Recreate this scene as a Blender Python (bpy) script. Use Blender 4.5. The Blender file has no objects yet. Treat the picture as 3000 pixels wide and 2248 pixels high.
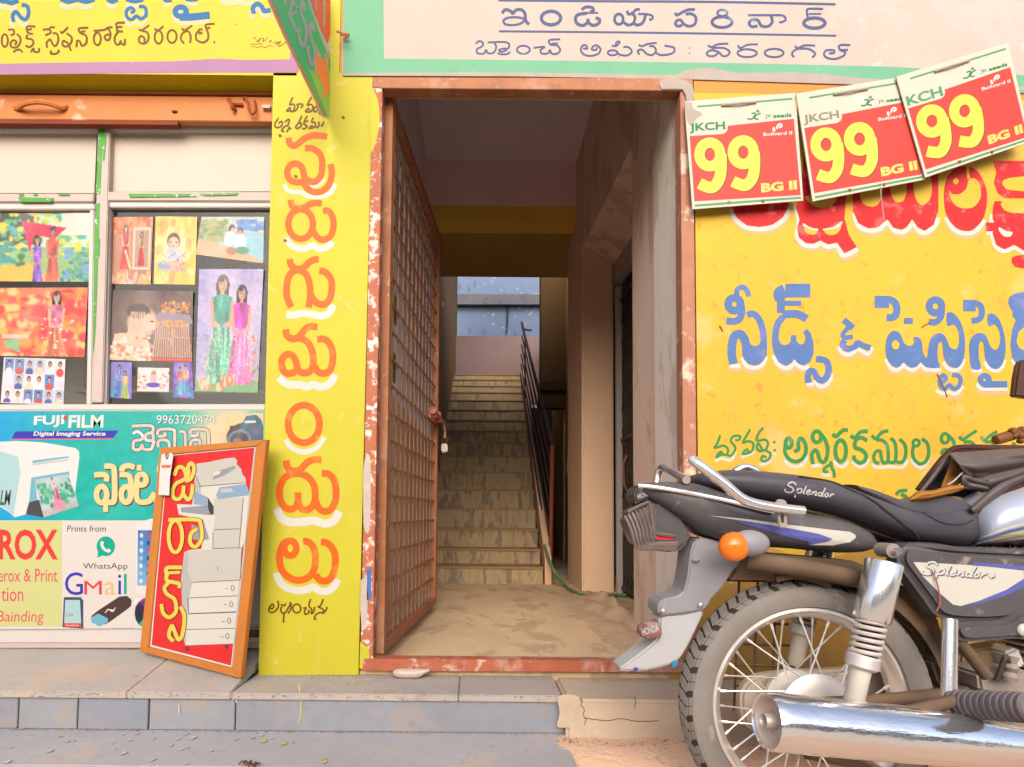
import bpy, bmesh, math, random
import numpy as np
from mathutils import Vector, Matrix, Euler
from mathutils.bvhtree import BVHTree
from mathutils.geometry import tessellate_polygon

random.seed(7)
rng = np.random.RandomState(7)
scene = bpy.context.scene
COL = scene.collection

# ------------------------------------------------------------------ camera
F = 1650.0                      # focal length in photo pixels (photo is 3000 x 2248)
PX, PY = 1395.0, 1417.5         # principal point in photo pixels (the lens is shifted)
PITCH, ROLL = math.radians(2.862), math.radians(0.5)
CZ = 0.78                       # eye height above the road
cam_data = bpy.data.cameras.new("camera")
cam = bpy.data.objects.new("camera", cam_data)
COL.objects.link(cam)
R3 = Euler((math.pi / 2 + PITCH, 0, 0)).to_matrix() @ Matrix.Rotation(ROLL, 3, 'Z')
cam.matrix_world = Matrix.Translation((0, 0, CZ)) @ R3.to_4x4()
cam_data.sensor_width = 36.0
cam_data.sensor_fit = 'HORIZONTAL'
cam_data.lens = 36.0 * F / 3000.0
cam_data.shift_x = (1500 - PX) / 3000.0
cam_data.shift_y = (PY - 1124) / 3000.0
cam_data.clip_start = 0.05
cam_data.clip_end = 500
scene.camera = cam

# ------------------------------------------------------------------ light
world = bpy.data.worlds.new("World")
scene.world = world
world.use_nodes = True
wn = world.node_tree
sky = wn.nodes.new("ShaderNodeTexSky")
sky.sky_type = 'NISHITA'
sky.sun_disc = False
sky.sun_elevation = math.radians(28)
sky.sun_rotation = math.radians(184)
sky.air_density = 0.8
sky.dust_density = 3.5
sky.ozone_density = 0.8
wn.nodes["Background"].inputs[1].default_value = 0.15
wn.links.new(sky.outputs[0], wn.nodes["Background"].inputs[0])
sun_d = bpy.data.lights.new("sun", 'SUN')
sun_d.energy = 1.5
sun_d.angle = math.radians(60)
sun_d.color = (1.0, 0.95, 0.88)
sun = bpy.data.objects.new("sun", sun_d)
COL.objects.link(sun)
sun.rotation_euler = (math.radians(62), 0, math.radians(-4))
scene.view_settings.view_transform = 'Standard'
scene.view_settings.look = 'None'
scene.view_settings.gamma = 1
scene.view_settings.use_curve_mapping = False
scene.view_settings.exposure = 0.98
scene.cycles.max_bounces = 12
scene.cycles.diffuse_bounces = 9

# ------------------------------------------------------------------ helpers
O0 = Vector((0, 0, CZ))
def rayd(px, py):
    return R3 @ Vector(((px - PX) / F, -(py - PY) / F, -1.0))
def at(px, py, D):
    d = rayd(px, py)
    return O0 + d * (D / d.y)
def atx(px, D, py=1500): return at(px, py, D).x
def atz(py, D, px=1395): return at(px, py, D).z
class Plane:
    def __init__(s, a, b, c):
        s.p = Vector(a); n = (Vector(b) - s.p).cross(Vector(c) - s.p).normalized()
        if n.dot(O0 - s.p) < 0: n = -n
        s.n = n
    def at(s, px, py, off=0.0):
        d = rayd(px, py)
        q = s.p + s.n * off
        return O0 + d * ((q - O0).dot(s.n) / d.dot(s.n))
def DP(D): return Plane((0, D, 0), (1, D, 0), (0, D, 1))
class Surf:
    """drops photo-pixel points onto an existing object's surface"""
    def __init__(s, ob, D):
        me = ob.data; s.b = BVHTree.FromPolygons([ob.matrix_world @ v.co for v in me.vertices] if False else [v.co.copy() for v in me.vertices], [list(p.vertices) for p in me.polygons])
        s.D = D
    def at(s, px, py, off=0.0):
        d = rayd(px, py).normalized()
        h = s.b.ray_cast(O0, d)
        if h[0] is None: return at(px, py, s.D)
        n = h[1]
        if n.dot(d) > 0: n = -n
        return h[0] + n * off - d * 0.0006

def lin(c):
    c = c / 255.0
    return c / 12.92 if c <= 0.04045 else ((c + 0.055) / 1.055) ** 2.4
ALB = 0.49
def rgb(r, g, b, k=ALB): return (lin(r) * k, lin(g) * k, lin(b) * k)

def setp(o, label=None, cat=None, group=None, kind=None):
    if label: o["label"] = label
    if cat: o["category"] = cat
    if group: o["group"] = group
    if kind: o["kind"] = kind
    return o
def empty(name, loc, label=None, cat=None, group=None, kind=None):
    o = bpy.data.objects.new(name, None); COL.objects.link(o)
    o.empty_display_size = 0.1
    o.location = loc
    return setp(o, label, cat, group, kind)
def root_offset(o):
    return o.location.copy()      # every empty is placed in world terms
def link(name, me, m, parent=None, label=None, cat=None, group=None, kind=None, smooth=False):
    o = bpy.data.objects.new(name, me); COL.objects.link(o)
    if m is not None and not len(me.materials): me.materials.append(m)
    if smooth:
        for p in me.polygons: p.use_smooth = True
    if parent is not None:
        o.parent = parent
        o.matrix_parent_inverse = Matrix.Translation(-root_offset(parent)) if parent.type == 'EMPTY' else Matrix.Identity(4)
    return setp(o, label, cat, group, kind)
def mesh(name, vs, fs, m, parent=None, smooth=False, **k):
    me = bpy.data.meshes.new(name)
    me.from_pydata([tuple(v) for v in vs], [], fs)
    me.update()
    return link(name, me, m, parent, smooth=smooth, **k)

class MB:
    def __init__(s): s.v = []; s.f = []
    def add(s, vs, fs):
        n = len(s.v); s.v += [Vector(v) for v in vs]; s.f += [tuple(i + n for i in f) for f in fs]; return s
    def box(s, x0, x1, y0, y1, z0, z1):
        return s.add([(x0,y0,z0),(x1,y0,z0),(x1,y1,z0),(x0,y1,z0),(x0,y0,z1),(x1,y0,z1),(x1,y1,z1),(x0,y1,z1)],
                     [(0,3,2,1),(4,5,6,7),(0,1,5,4),(1,2,6,5),(2,3,7,6),(3,0,4,7)])
    def hexa(s, p):   # 8 points: front bl br tr tl, back bl br tr tl
        return s.add(p, [(0,1,2,3),(5,4,7,6),(1,5,6,2),(4,0,3,7),(3,2,6,7),(4,5,1,0)])
    def tube(s, pts, r, n=8, caps=True, closed=False):
        pts = [Vector(p) for p in pts]; N = len(pts)
        rs = r if isinstance(r, (list, tuple)) else [r] * N
        vs = []; fs = []
        up = None
        for i, p in enumerate(pts):
            if closed: t = pts[(i + 1) % N] - pts[i - 1]
            else: t = pts[min(i + 1, N - 1)] - pts[max(i - 1, 0)]
            t.normalize()
            if up is None:
                up = Vector((0, 0, 1)) if abs(t.z) < 0.9 else Vector((1, 0, 0))
            a = t.cross(up)
            if a.length < 1e-5: a = t.cross(Vector((0, 1, 0.01)))
            a.normalize(); b = a.cross(t).normalized(); up = b
            for k in range(n):
                th = 2 * math.pi * k / n
                vs.append(p + (a * math.cos(th) + b * math.sin(th)) * rs[i])
        M = N if closed else N - 1
        for i in range(M):
            for k in range(n):
                j = (i + 1) % N
                fs.append((i*n + k, i*n + (k+1) % n, j*n + (k+1) % n, j*n + k))
        if caps and not closed:
            fs.append(tuple(range(n - 1, -1, -1))); fs.append(tuple((N-1)*n + k for k in range(n)))
        return s.add(vs, fs)
    def lathe(s, a, b, prof, n=24, caps=True):   # prof: (t along a->b in metres, radius)
        a = Vector(a); b = Vector(b); ax = (b - a).normalized()
        u = ax.cross(Vector((0, 0, 1)));
        if u.length < 1e-3: u = ax.cross(Vector((0, 1, 0)))
        u.normalize(); w = ax.cross(u)
        vs = []; fs = []
        for (t, r) in prof:
            for k in range(n):
                th = 2 * math.pi * k / n
                vs.append(a + ax * t + (u * math.cos(th) + w * math.sin(th)) * r)
        P = len(prof)
        for i in range(P - 1):
            for k in range(n):
                fs.append((i*n+k, i*n+(k+1)%n, (i+1)*n+(k+1)%n, (i+1)*n+k))
        if caps:
            fs.append(tuple(range(n-1, -1, -1))); fs.append(tuple((P-1)*n+k for k in range(n)))
        return s.add(vs, fs)
    def ell(s, c, rx, ry, rz, n=16, m=10):
        vs = []; fs = []
        c = Vector(c)
        for i in range(m + 1):
            ph = math.pi * i / m
            for k in range(n):
                th = 2 * math.pi * k / n
                vs.append(c + Vector((rx*math.sin(ph)*math.cos(th), ry*math.sin(ph)*math.sin(th), rz*math.cos(ph))))
        for i in range(m):
            for k in range(n):
                fs.append((i*n+k, (i+1)*n+k, (i+1)*n+(k+1)%n, i*n+(k+1)%n))
        return s.add(vs, fs)
    def prism(s, poly, depth):       # world XZ-ish outline (Vectors), extruded +Y by depth
        n = len(poly)
        vs = [Vector(p) for p in poly] + [Vector(p) + Vector((0, depth, 0)) for p in poly]
        fs = [tuple(range(n)), tuple(range(2*n-1, n-1, -1))]
        for i in range(n): fs.append((i, (i+1)%n, n+(i+1)%n, n+i))
        return s.add(vs, fs)
    def go(s, name, m, parent=None, smooth=False, bevel=0, seg=2, **k):
        o = mesh(name, s.v, s.f, m, parent, smooth=False, **k)
        bm = bmesh.new(); bm.from_mesh(o.data)
        bmesh.ops.recalc_face_normals(bm, faces=bm.faces)
        if bevel:
            bmesh.ops.bevel(bm, geom=[e for e in bm.edges if len(e.link_faces) == 2 and e.calc_face_angle(0) > 0.5], offset=bevel, segments=seg, affect='EDGES', clamp_overlap=True)
        bm.to_mesh(o.data); bm.free()
        if smooth:
            for p in o.data.polygons: p.use_smooth = True
            o.data.set_sharp_from_angle(angle=math.radians(40))
        return o

def cr(pts, n=6, closed=False):
    """Catmull-Rom through 2-D or 3-D points"""
    P = [Vector(p) if len(p) == 3 else Vector((p[0], p[1], 0)) for p in pts]
    if len(P) < 3 and not closed: return P
    out = []; N = len(P)
    M = N if closed else N - 1
    for i in range(M):
        if closed: a, b, c, d = P[i-1], P[i], P[(i+1)%N], P[(i+2)%N]
        else: a, b, c, d = P[max(i-1,0)], P[i], P[i+1], P[min(i+2,N-1)]
        for k in range(n):
            t = k / n
            out.append(0.5 * ((2*b) + (c-a)*t + (2*a-5*b+4*c-d)*t*t + (3*b-a-3*c+d)*t*t*t))
    if not closed: out.append(P[-1])
    return out
def ring(cx, cy, rx, ry, n=20): return ('ring', cx, cy, rx, ry)

def so(off, pl): return off * .35 if (off > 0 and isinstance(pl, Plane)) else off
def paint(name, strokes, w, pl, m, parent, org=(0, 0), sc=1.0, off=0.0012, polys=(), **k):
    """painted strokes: polylines in crop coordinates (divided by sc, moved by org) laid on plane pl"""
    off = so(off, pl)
    vs = []; fs = []
    for si, st in enumerate(strokes):
        ww = w
        closed = False
        if isinstance(st, tuple) and st and st[0] == 'ring':
            _, cx, cy, rx, ry = st[:5]
            if len(st) > 5: ww = st[5]
            pts = [Vector((cx + rx*math.cos(a), cy + ry*math.sin(a), 0)) for a in [2*math.pi*i/28 for i in range(28)]]
            closed = True
        else:
            if isinstance(st, tuple) and isinstance(st[0], (int, float)):
                ww = st[0]; st = st[1]
            pts = cr(st, 6)
        N = len(pts); base = len(vs)
        step = off + si * 0.00004
        for i, p in enumerate(pts):
            if closed: t = pts[(i+1) % N] - pts[i-1]
            else: t = pts[min(i+1, N-1)] - pts[max(i-1, 0)]
            if t.length < 1e-6: t = Vector((1, 0, 0))
            t.normalize(); nn = Vector((-t.y, t.x, 0)) * ww / 2
            o2 = step + 0.00003 * (i / N)
            for q in (p + nn, p - nn):
                vs.append(pl.at(org[0] + q.x / sc, org[1] + q.y / sc, o2))
        for i in range(N if closed else N - 1):
            j = (i + 1) % N
            fs.append((base+2*i, base+2*i+1, base+2*j+1, base+2*j))
    for pi, poly in enumerate(polys):
        base = len(vs)
        step = off + 0.00003 + pi * 0.00003
        pp = [Vector((p[0], p[1], 0)) for p in poly]
        for q in pp: vs.append(pl.at(org[0] + q.x / sc, org[1] + q.y / sc, step))
        for t in tessellate_polygon([pp]): fs.append(tuple(base + i for i in t))
    return mesh(name, vs, fs, m, parent, **k)

def sh(strokes, dx, dy):
    out = []
    for st in strokes:
        if isinstance(st, tuple) and st and st[0] == 'ring': out.append(('ring', st[1]+dx, st[2]+dy) + st[3:])
        elif isinstance(st, tuple) and isinstance(st[0], (int, float)): out.append((st[0], [(p[0]+dx, p[1]+dy) for p in st[1]]))
        else: out.append([(p[0]+dx, p[1]+dy) for p in st])
    return out
def smooth_poly(pts, n=4): return [(p.x, p.y) for p in cr(pts, n, closed=True)]

def fill(name, poly, pl, m, parent, off=0.001, org=(0, 0), sc=1.0, sub=0, **k):
    off = so(off, pl)
    pp = [Vector((org[0] + p[0]/sc, org[1] + p[1]/sc, 0)) for p in poly]
    bm = bmesh.new()
    vs = [bm.verts.new(p) for p in pp]
    for t in tessellate_polygon([pp]):
        try: bm.faces.new([vs[i] for i in t])
        except ValueError: pass
    if sub:
        for _ in range(7):
            es = [e for e in bm.edges if e.calc_length() > sub]
            if not es: break
            bmesh.ops.subdivide_edges(bm, edges=es, cuts=1, use_grid_fill=False)
            bmesh.ops.triangulate(bm, faces=bm.faces)
    for v in bm.verts: v.co = pl.at(v.co.x, v.co.y, off)
    me = bpy.data.meshes.new(name); bm.to_mesh(me); bm.free()
    return link(name, me, m, parent, **k)

def text(s, TL, TR, BL, pl, m, parent, off=0.0015, bold=0.0, shear=0.0, name="lettering", **k):
    """Latin text fitted to the parallelogram TL, TR, BL (photo pixels) on a plane"""
    cu = bpy.data.curves.new("t", 'FONT')
    cu.body = s; cu.offset = bold; cu.shear = shear; cu.resolution_u = 3
    ob = bpy.data.objects.new("t", cu); COL.objects.link(ob)
    dg = bpy.context.evaluated_depsgraph_get(); dg.update()
    me = bpy.data.meshes.new_from_object(ob.evaluated_get(dg))
    bpy.data.objects.remove(ob); bpy.data.curves.remove(cu)
    xs = [v.co.x for v in me.vertices]; ys = [v.co.y for v in me.vertices]
    x0, x1, y0, y1 = min(xs), max(xs), min(ys), max(ys)
    TL = Vector(TL); TR = Vector(TR); BL = Vector(BL); off = so(off, pl)
    for v in me.vertices:
        u = (v.co.x - x0) / (x1 - x0); w = (y1 - v.co.y) / (y1 - y0)
        q = TL + (TR - TL) * u + (BL - TL) * w
        v.co = pl.at(q.x, q.y, off)
    me.update(); me.materials.clear()
    return link(name, me, m, parent, **k)
def tbox(s, x0, y0, x1, y1, pl, m, parent, **k): return text(s, (x0, y0), (x1, y0), (x0, y1), pl, m, parent, **k)

# ---- materials
MC = {}
def mat(name, col, rough=0.65, metal=0.0, var=0.12, scale=4, bump=0.15, bscale=60, stain=(), stretch=(1,1,1), spec=0.22, coat=0.0, dust=0.0, dustcol=(0.32,0.22,0.13), bdist=0.004, streak=None, xmask=None, folds=None):
    if name in MC: return MC[name]
    m = bpy.data.materials.new(name); m.use_nodes = True
    nt = m.node_tree; N = nt.nodes; L = nt.links
    b = N["Principled BSDF"]
    b.inputs["Roughness"].default_value = rough
    b.inputs["Metallic"].default_value = metal
    b.inputs["Specular IOR Level"].default_value = spec
    b.inputs["Coat Weight"].default_value = coat
    tc = N.new("ShaderNodeTexCoord"); mp = N.new("ShaderNodeMapping")
    mp.inputs["Scale"].default_value = stretch
    L.new(tc.outputs["Object"], mp.inputs["Vector"])
    def noise(sc, det=6, rg=0.6, src=mp, dist=0.0):
        n = N.new("ShaderNodeTexNoise"); n.inputs["Scale"].default_value = sc
        n.inputs["Detail"].default_value = det; n.inputs["Roughness"].default_value = rg
        n.inputs["Distortion"].default_value = dist
        L.new(src.outputs[0], n.inputs["Vector"]); return n
    def mix(fac, a, bcol):
        x = N.new("ShaderNodeMix"); x.data_type = 'RGBA'
        if hasattr(fac, "links") or hasattr(fac, "is_output"): L.new(fac, x.inputs[0])
        else: x.inputs[0].default_value = fac
        for sock, v in ((x.inputs[6], a), (x.inputs[7], bcol)):
            if isinstance(v, tuple): sock.default_value = (*v[:3], 1)
            else: L.new(v, sock)
        return x.outputs[2]
    n1 = noise(scale)
    rp = N.new("ShaderNodeValToRGB"); rp.color_ramp.elements[0].position = 0.3; rp.color_ramp.elements[1].position = 0.7
    L.new(n1.outputs[0], rp.inputs[0])
    lo = tuple(c * (1 - var) for c in col); hi = tuple(min(c * (1 + var), 0.95) for c in col)
    c = mix(rp.outputs[0], lo, hi)
    if var > 0:
        n2 = noise(scale * 14, 3)
        c = mix(n2.outputs[0], c, tuple(x * (1 - var * 0.6) for x in col))
        L.nodes if False else None
    for (scol, thr, ssc, amt) in stain:
        ns = noise(ssc, 8, 0.65, dist=0.3)
        r2 = N.new("ShaderNodeValToRGB")
        r2.color_ramp.elements[0].position = thr; r2.color_ramp.elements[1].position = min(thr + 0.07, 1)
        r2.color_ramp.elements[1].color = (amt, amt, amt, 1)
        L.new(ns.outputs[0], r2.inputs[0])
        fac = r2.outputs[0]
        if xmask:
            sx_ = N.new("ShaderNodeSeparateXYZ"); L.new(tc.outputs["Object"], sx_.inputs[0])
            mr_ = N.new("ShaderNodeMapRange"); mr_.inputs[1].default_value = xmask[0]; mr_.inputs[2].default_value = xmask[1]; mr_.inputs[3].default_value = .12
            L.new(sx_.outputs[0], mr_.inputs[0]); mm_ = N.new("ShaderNodeMath"); mm_.operation = 'MULTIPLY'
            L.new(mr_.outputs[0], mm_.inputs[0]); L.new(fac, mm_.inputs[1]); fac = mm_.outputs[0]
        c = mix(fac, c, scol)
    if streak:
        scol, thr, amt = streak
        m2_ = N.new("ShaderNodeMapping"); m2_.inputs["Scale"].default_value = (26, 26, 1.6); L.new(tc.outputs["Object"], m2_.inputs["Vector"])
        ns = noise(1.0, 5, .6, src=m2_); r2 = N.new("ShaderNodeValToRGB")
        r2.color_ramp.elements[0].position = thr; r2.color_ramp.elements[1].position = thr + .14; r2.color_ramp.elements[1].color = (amt, amt, amt, 1)
        L.new(ns.outputs[0], r2.inputs[0]); c = mix(r2.outputs[0], c, scol)
    if dust > 0:
        ge = N.new("ShaderNodeNewGeometry"); sx = N.new("ShaderNodeSeparateXYZ")
        L.new(ge.outputs["Normal"], sx.inputs[0])
        ma = N.new("ShaderNodeMath"); ma.operation = 'MULTIPLY_ADD'; ma.inputs[1].default_value = 0.5; ma.inputs[2].default_value = 0.55
        L.new(sx.outputs[2], ma.inputs[0])
        nd = noise(9, 6); m2 = N.new("ShaderNodeMath"); m2.operation = 'MULTIPLY'
        L.new(ma.outputs[0], m2.inputs[0]); L.new(nd.outputs[0], m2.inputs[1])
        m3 = N.new("ShaderNodeMath"); m3.operation = 'MULTIPLY'; m3.inputs[1].default_value = dust * 1.6; m3.use_clamp = True
        L.new(m2.outputs[0], m3.inputs[0])
        c = mix(m3.outputs[0], c, dustcol)
        mr = N.new("ShaderNodeMath"); mr.operation = 'MULTIPLY_ADD'; mr.inputs[1].default_value = 0.6; mr.inputs[2].default_value = rough; mr.use_clamp = True
        L.new(m3.outputs[0], mr.inputs[0]); L.new(mr.outputs[0], b.inputs["Roughness"])
        if metal > 0:
            mm = N.new("ShaderNodeMath"); mm.operation = 'MULTIPLY_ADD'; mm.inputs[1].default_value = -1.0; mm.inputs[2].default_value = metal; mm.use_clamp = True
            L.new(m3.outputs[0], mm.inputs[0]); L.new(mm.outputs[0], b.inputs["Metallic"])
    L.new(c, b.inputs["Base Color"])
    if bump:
        nb = noise(bscale, 5); bp = N.new("ShaderNodeBump"); bp.inputs["Strength"].default_value = bump; bp.inputs["Distance"].default_value = bdist
        L.new(nb.outputs[0], bp.inputs["Height"]); L.new(bp.outputs[0], b.inputs["Normal"])
    MC[name] = m
    return m
def vmat():
    if "print" in MC: return MC["print"]
    m = bpy.data.materials.new("print"); m.use_nodes = True
    N = m.node_tree.nodes; b = N["Principled BSDF"]
    a = N.new("ShaderNodeAttribute"); a.attribute_name = "Col"
    m.node_tree.links.new(a.outputs["Color"], b.inputs["Base Color"])
    b.inputs["Roughness"].default_value = 0.32; b.inputs["Specular IOR Level"].default_value = 0.35
    MC["print"] = m; return m

# ---- flat print painter (numpy canvas -> coloured fine mesh)
class Cv:
    def __init__(s, w, h, col):
        s.w, s.h = w, h
        s.a = np.zeros((h, w, 3)) + np.array(col, float)
        s.Y, s.X = np.mgrid[0:h, 0:w].astype(float)
        s.X = (s.X + .5) / w; s.Y = (s.Y + .5) / h
    def put(s, mask, col):
        mk = np.clip(mask, 0, 1)[..., None]
        s.a = s.a * (1 - mk) + np.array(col, float) * mk; return s
    def tex(s, mask, col, amp=.45, sx=30, sy=6):
        r = rng.rand(sy+2, sx+2); yy = s.Y*sy; xx = s.X*sx
        y0 = yy.astype(int); x0 = xx.astype(int); fy = yy-y0; fx = xx-x0
        v = (r[y0,x0]*(1-fx)+r[y0,x0+1]*fx)*(1-fy) + (r[y0+1,x0]*(1-fx)+r[y0+1,x0+1]*fx)*fy
        v = 1 + (v-.5)*amp*2 + (rng.rand(*s.X.shape)-.5)*amp*.5
        mk = np.clip(mask, 0, 1)[..., None]
        s.a = s.a*(1-mk) + np.clip(np.array(col, float)*v[..., None] + (v[..., None] > 1.25)*40, 0, 255)*mk; return s
    def pm(s, pts):
        b = s.a; s.a = np.zeros_like(b); s.poly(pts, (1,1,1)); m = s.a[..., 0]; s.a = b; return m
    def ell(s, cx, cy, rx, ry, col, soft=0.15, rot=0):
        c, n = math.cos(rot), math.sin(rot)
        dx, dy = s.X - cx, s.Y - cy
        u = (dx*c + dy*n) / rx; v = (-dx*n + dy*c) / ry
        return s.put((1 - np.sqrt(u*u + v*v)) / soft, col)
    def poly(s, pts, col):
        ins = np.zeros_like(s.X, bool); n = len(pts)
        for i in range(n):
            x1, y1 = pts[i]; x2, y2 = pts[(i+1) % n]
            if y1 == y2: continue
            c = ((s.Y > min(y1, y2)) & (s.Y <= max(y1, y2)) & (s.X < (x2-x1)*(s.Y-y1)/(y2-y1) + x1))
            ins ^= c
        return s.put(ins.astype(float), col)
    def rect(s, x0, y0, x1, y1, col): return s.poly([(x0,y0),(x1,y0),(x1,y1),(x0,y1)], col)
    def noise(s, n, amp, col=None, cell=4):
        r = rng.rand(int(s.h/cell)+2, int(s.w/cell)+2)
        yy = s.Y*(r.shape[0]-1.01); xx = s.X*(r.shape[1]-1.01)
        y0 = yy.astype(int); x0 = xx.astype(int); fy = yy-y0; fx = xx-x0
        v = (r[y0,x0]*(1-fx)+r[y0,x0+1]*fx)*(1-fy) + (r[y0+1,x0]*(1-fx)+r[y0+1,x0+1]*fx)*fy
        if col is None: s.a = np.clip(s.a + (v-.5)[...,None]*amp*255, 0, 255)
        else: s.put((v - n) * amp, col)
        return s
    def person(s, cx, y0, hgt, skin, top, bot, hair=(30,20,20), wd=1.0, long=True):
        h = hgt; w = 0.125*h*(.35+.65*wd)*(s.h/s.w)
        s.ell(cx, y0+.075*h, w*.52, .085*h, hair, .2)
        if long: s.poly([(cx-w*.55,y0+.07*h),(cx+w*.55,y0+.07*h),(cx+w*.5,y0+.22*h),(cx-w*.5,y0+.22*h)], hair)
        s.ell(cx, y0+.09*h, w*.38, .072*h, skin, .2)
        s.ell(cx-w*.14, y0+.085*h, w*.06, .008*h, (60,30,20)); s.ell(cx+w*.14, y0+.085*h, w*.06, .008*h, (60,30,20))
        s.ell(cx, y0+.125*h, w*.1, .007*h, (170,60,50))
        s.rect(cx-w*.16, y0+.15*h, cx+w*.16, y0+.2*h, skin)
        s.poly([(cx-w*.85,y0+.21*h),(cx-w*.3,y0+.18*h),(cx+w*.3,y0+.18*h),(cx+w*.85,y0+.21*h),(cx+w*.7,y0+.5*h),(cx-w*.7,y0+.5*h)], top); s.tex(s.pm([(cx-w*.8,y0+.21*h),(cx-w*.3,y0+.19*h),(cx+w*.3,y0+.19*h),(cx+w*.8,y0+.21*h),(cx+w*.7,y0+.5*h),(cx-w*.7,y0+.5*h)]), top, .35, 24, 10)
        s.poly([(cx-w*1.0,y0+.24*h),(cx-w*.75,y0+.22*h),(cx-w*.6,y0+.42*h),(cx-w*.1,y0+.46*h),(cx-w*.1,y0+.5*h),(cx-w*.85,y0+.47*h)], skin)
        s.poly([(cx+w*1.0,y0+.24*h),(cx+w*.75,y0+.22*h),(cx+w*.6,y0+.42*h),(cx+w*.1,y0+.46*h),(cx+w*.1,y0+.5*h),(cx+w*.85,y0+.47*h)], skin)
        s.tex(s.pm([(cx-w*.6,y0+.48*h),(cx+w*.6,y0+.48*h),(cx+w*1.0,y0+.75*h),(cx+w*1.25,y0+h),(cx-w*1.25,y0+h),(cx-w*.95,y0+.75*h)]), bot, .4, 40, 4); s.ell(cx+w*.16, y0+.1*h, w*.2, .06*h, tuple(q*.82 for q in skin), .8); s.ell(cx-w*.1,y0+.045*h,w*.3,.03*h,hair,.5)
        return s
    def to(s, name, quad, pl, parent, off=0.0005, curl=0.0, sc=1.0, org=(0,0), **k):
        """quad TL TR BR BL in px"""
        q = [Vector((org[0]+p[0]/sc, org[1]+p[1]/sc)) for p in quad]; off = so(off, pl)
        s.noise(.5, .05, cell=2); s.noise(.5,.06,cell=7)
        gl = np.clip(1-abs((s.X+s.Y*.5) - (.3+.8*rng.rand()))*5, 0, 1)*.16; s.a = s.a*(1-gl[...,None]) + 245*gl[...,None]; s.a = s.a*.93 + np.array((232,224,216))*.07  # diagonal highlight and pale haze blended into the print colours
        vs = []; cols = []
        w, h = s.w, s.h
        for j in range(h):
            v = j/(h-1)
            for i in range(w):
                u = i/(w-1)
                p = q[0]*(1-u)*(1-v) + q[1]*u*(1-v) + q[2]*u*v + q[3]*(1-u)*v
                o2 = off + curl*(0.5+0.5*math.sin(u*9+v*2))*(1-v)**3 + curl*.5*abs(u-.5)**2*2
                vs.append(pl.at(p.x, p.y, o2))
        fs = [(j*w+i, (j+1)*w+i, (j+1)*w+i+1, j*w+i+1) for j in range(h-1) for i in range(w-1)]
        o = mesh(name, vs, fs, vmat(), parent, **k)
        a = o.data.color_attributes.new("Col", 'FLOAT_COLOR', 'POINT')
        c = s.a / 255.0
        c = np.where(c <= 0.04045, c/12.92, ((c+.055)/1.055)**2.4) * ALB
        arr = np.ones((h*w, 4), np.float32); arr[:, :3] = c.reshape(-1, 3)
        a.data.foreach_set("color", arr.ravel())
        return o
# ================================================================== materials
M_yel_l = mat("yellow_paint_pillar", rgb(226,217,56), .55, var=.08, scale=2.2, bump=.35, bscale=25, stain=(((.44,.34,.06),.56,5,.35),((.50,.42,.2),.6,12,.3),((.30,.22,.05),.68,34,.45)), streak=((.40,.33,.08),.6,.4))
M_yel_sign = mat("yellow_paint_sign", rgb(236,213,60), .55, var=.07, scale=2, bump=.3, bscale=20, stain=(((.42,.33,.1),.62,6,.35),((.3,.2,.06),.72,30,.4)))
M_yel_dk = mat("yellow_paint_edge", rgb(226,208,10), .6, var=.05)
M_yel_r = mat("ochre_yellow_wall_paint", rgb(250,206,66), .6, var=.10, scale=2.5, bump=.45, bscale=22,
              stain=(((.46,.24,.04),.54,7,.38),((.36,.14,.03),.60,26,.6),((.52,.38,.2),.55,3,.35),((.28,.12,.04),.65,80,.6),((.5,.42,.36),.68,40,.5)), streak=((.44,.24,.06),.6,.4))
M_org_pt = mat("orange_wall_paint", rgb(250,165,75), .6, var=.1)
M_purple = mat("purple_border_paint", rgb(190,140,180), .6, var=.12, scale=5, stain=(((.6,.5,.55),.68,8,.4),))
M_green_b = mat("mint_green_border_paint", rgb(128,200,160), .6, var=.1, scale=6, stain=(((.6,.6,.52),.66,14,.5),((.35,.3,.22),.74,9,.5)))
M_beige = mat("beige_signboard_plaster", rgb(222,206,196), .7, var=.07, scale=3, bump=.4, bscale=14,
              stain=(((.30,.25,.20),.55,2.6,.5),((.50,.48,.46),.58,5,.5),((.22,.14,.08),.66,10,.5),((.36,.33,.30),.47,3.4,.55)), xmask=(1.05,1.5))
M_plas_w = mat("grey_white_render_strip", rgb(205,190,180), .8, var=.15, scale=12)
M_rust = mat("rusty_orange_steel", rgb(206,136,94), .6, var=.2, scale=14, bump=.3, bscale=70, stain=(((.20,.085,.045),.53,11,.55),((.46,.36,.28),.60,26,.55),((.34,.2,.13),.55,5,.5)))
M_rust2 = mat("rusty_red_steel", rgb(212,120,88), .7, var=.25, scale=18, bump=.4, bscale=80, stain=(((.5,.42,.35),.56,16,.65),((.2,.08,.045),.56,30,.6),((.38,.26,.2),.5,6,.5)))
M_peel = mat("peeling_frame_paint", rgb(214,130,96), .7, var=.2, scale=16, bump=.5, bscale=60, stain=(((.62,.56,.5),.53,22,.85),((.8,.66,.08),.63,9,.8),((.2,.1,.06),.64,30,.7)))
M_mauve = mat("mauve_corridor_paint", rgb(234,226,240, .86), .8, var=.08, scale=3, bump=.3, bscale=18, stain=(((.22,.15,.13),.66,12,.5),))
M_pink = mat("dusty_pink_paint", rgb(246,216,220, .84), .8, var=.06, scale=4, stain=(((.4,.2,.17),.7,20,.5),))
M_dado = mat("dusty_tan_paint", rgb(226,186,156, .82), .8, var=.15, scale=5, stain=(((.38,.2,.12),.6,7,.6),))
M_must = mat("mustard_paint", rgb(238,200,80, .82), .8, var=.08, scale=4, bump=.2, bscale=15, stain=(((.3,.2,.06),.62,5,.4),))
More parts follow.
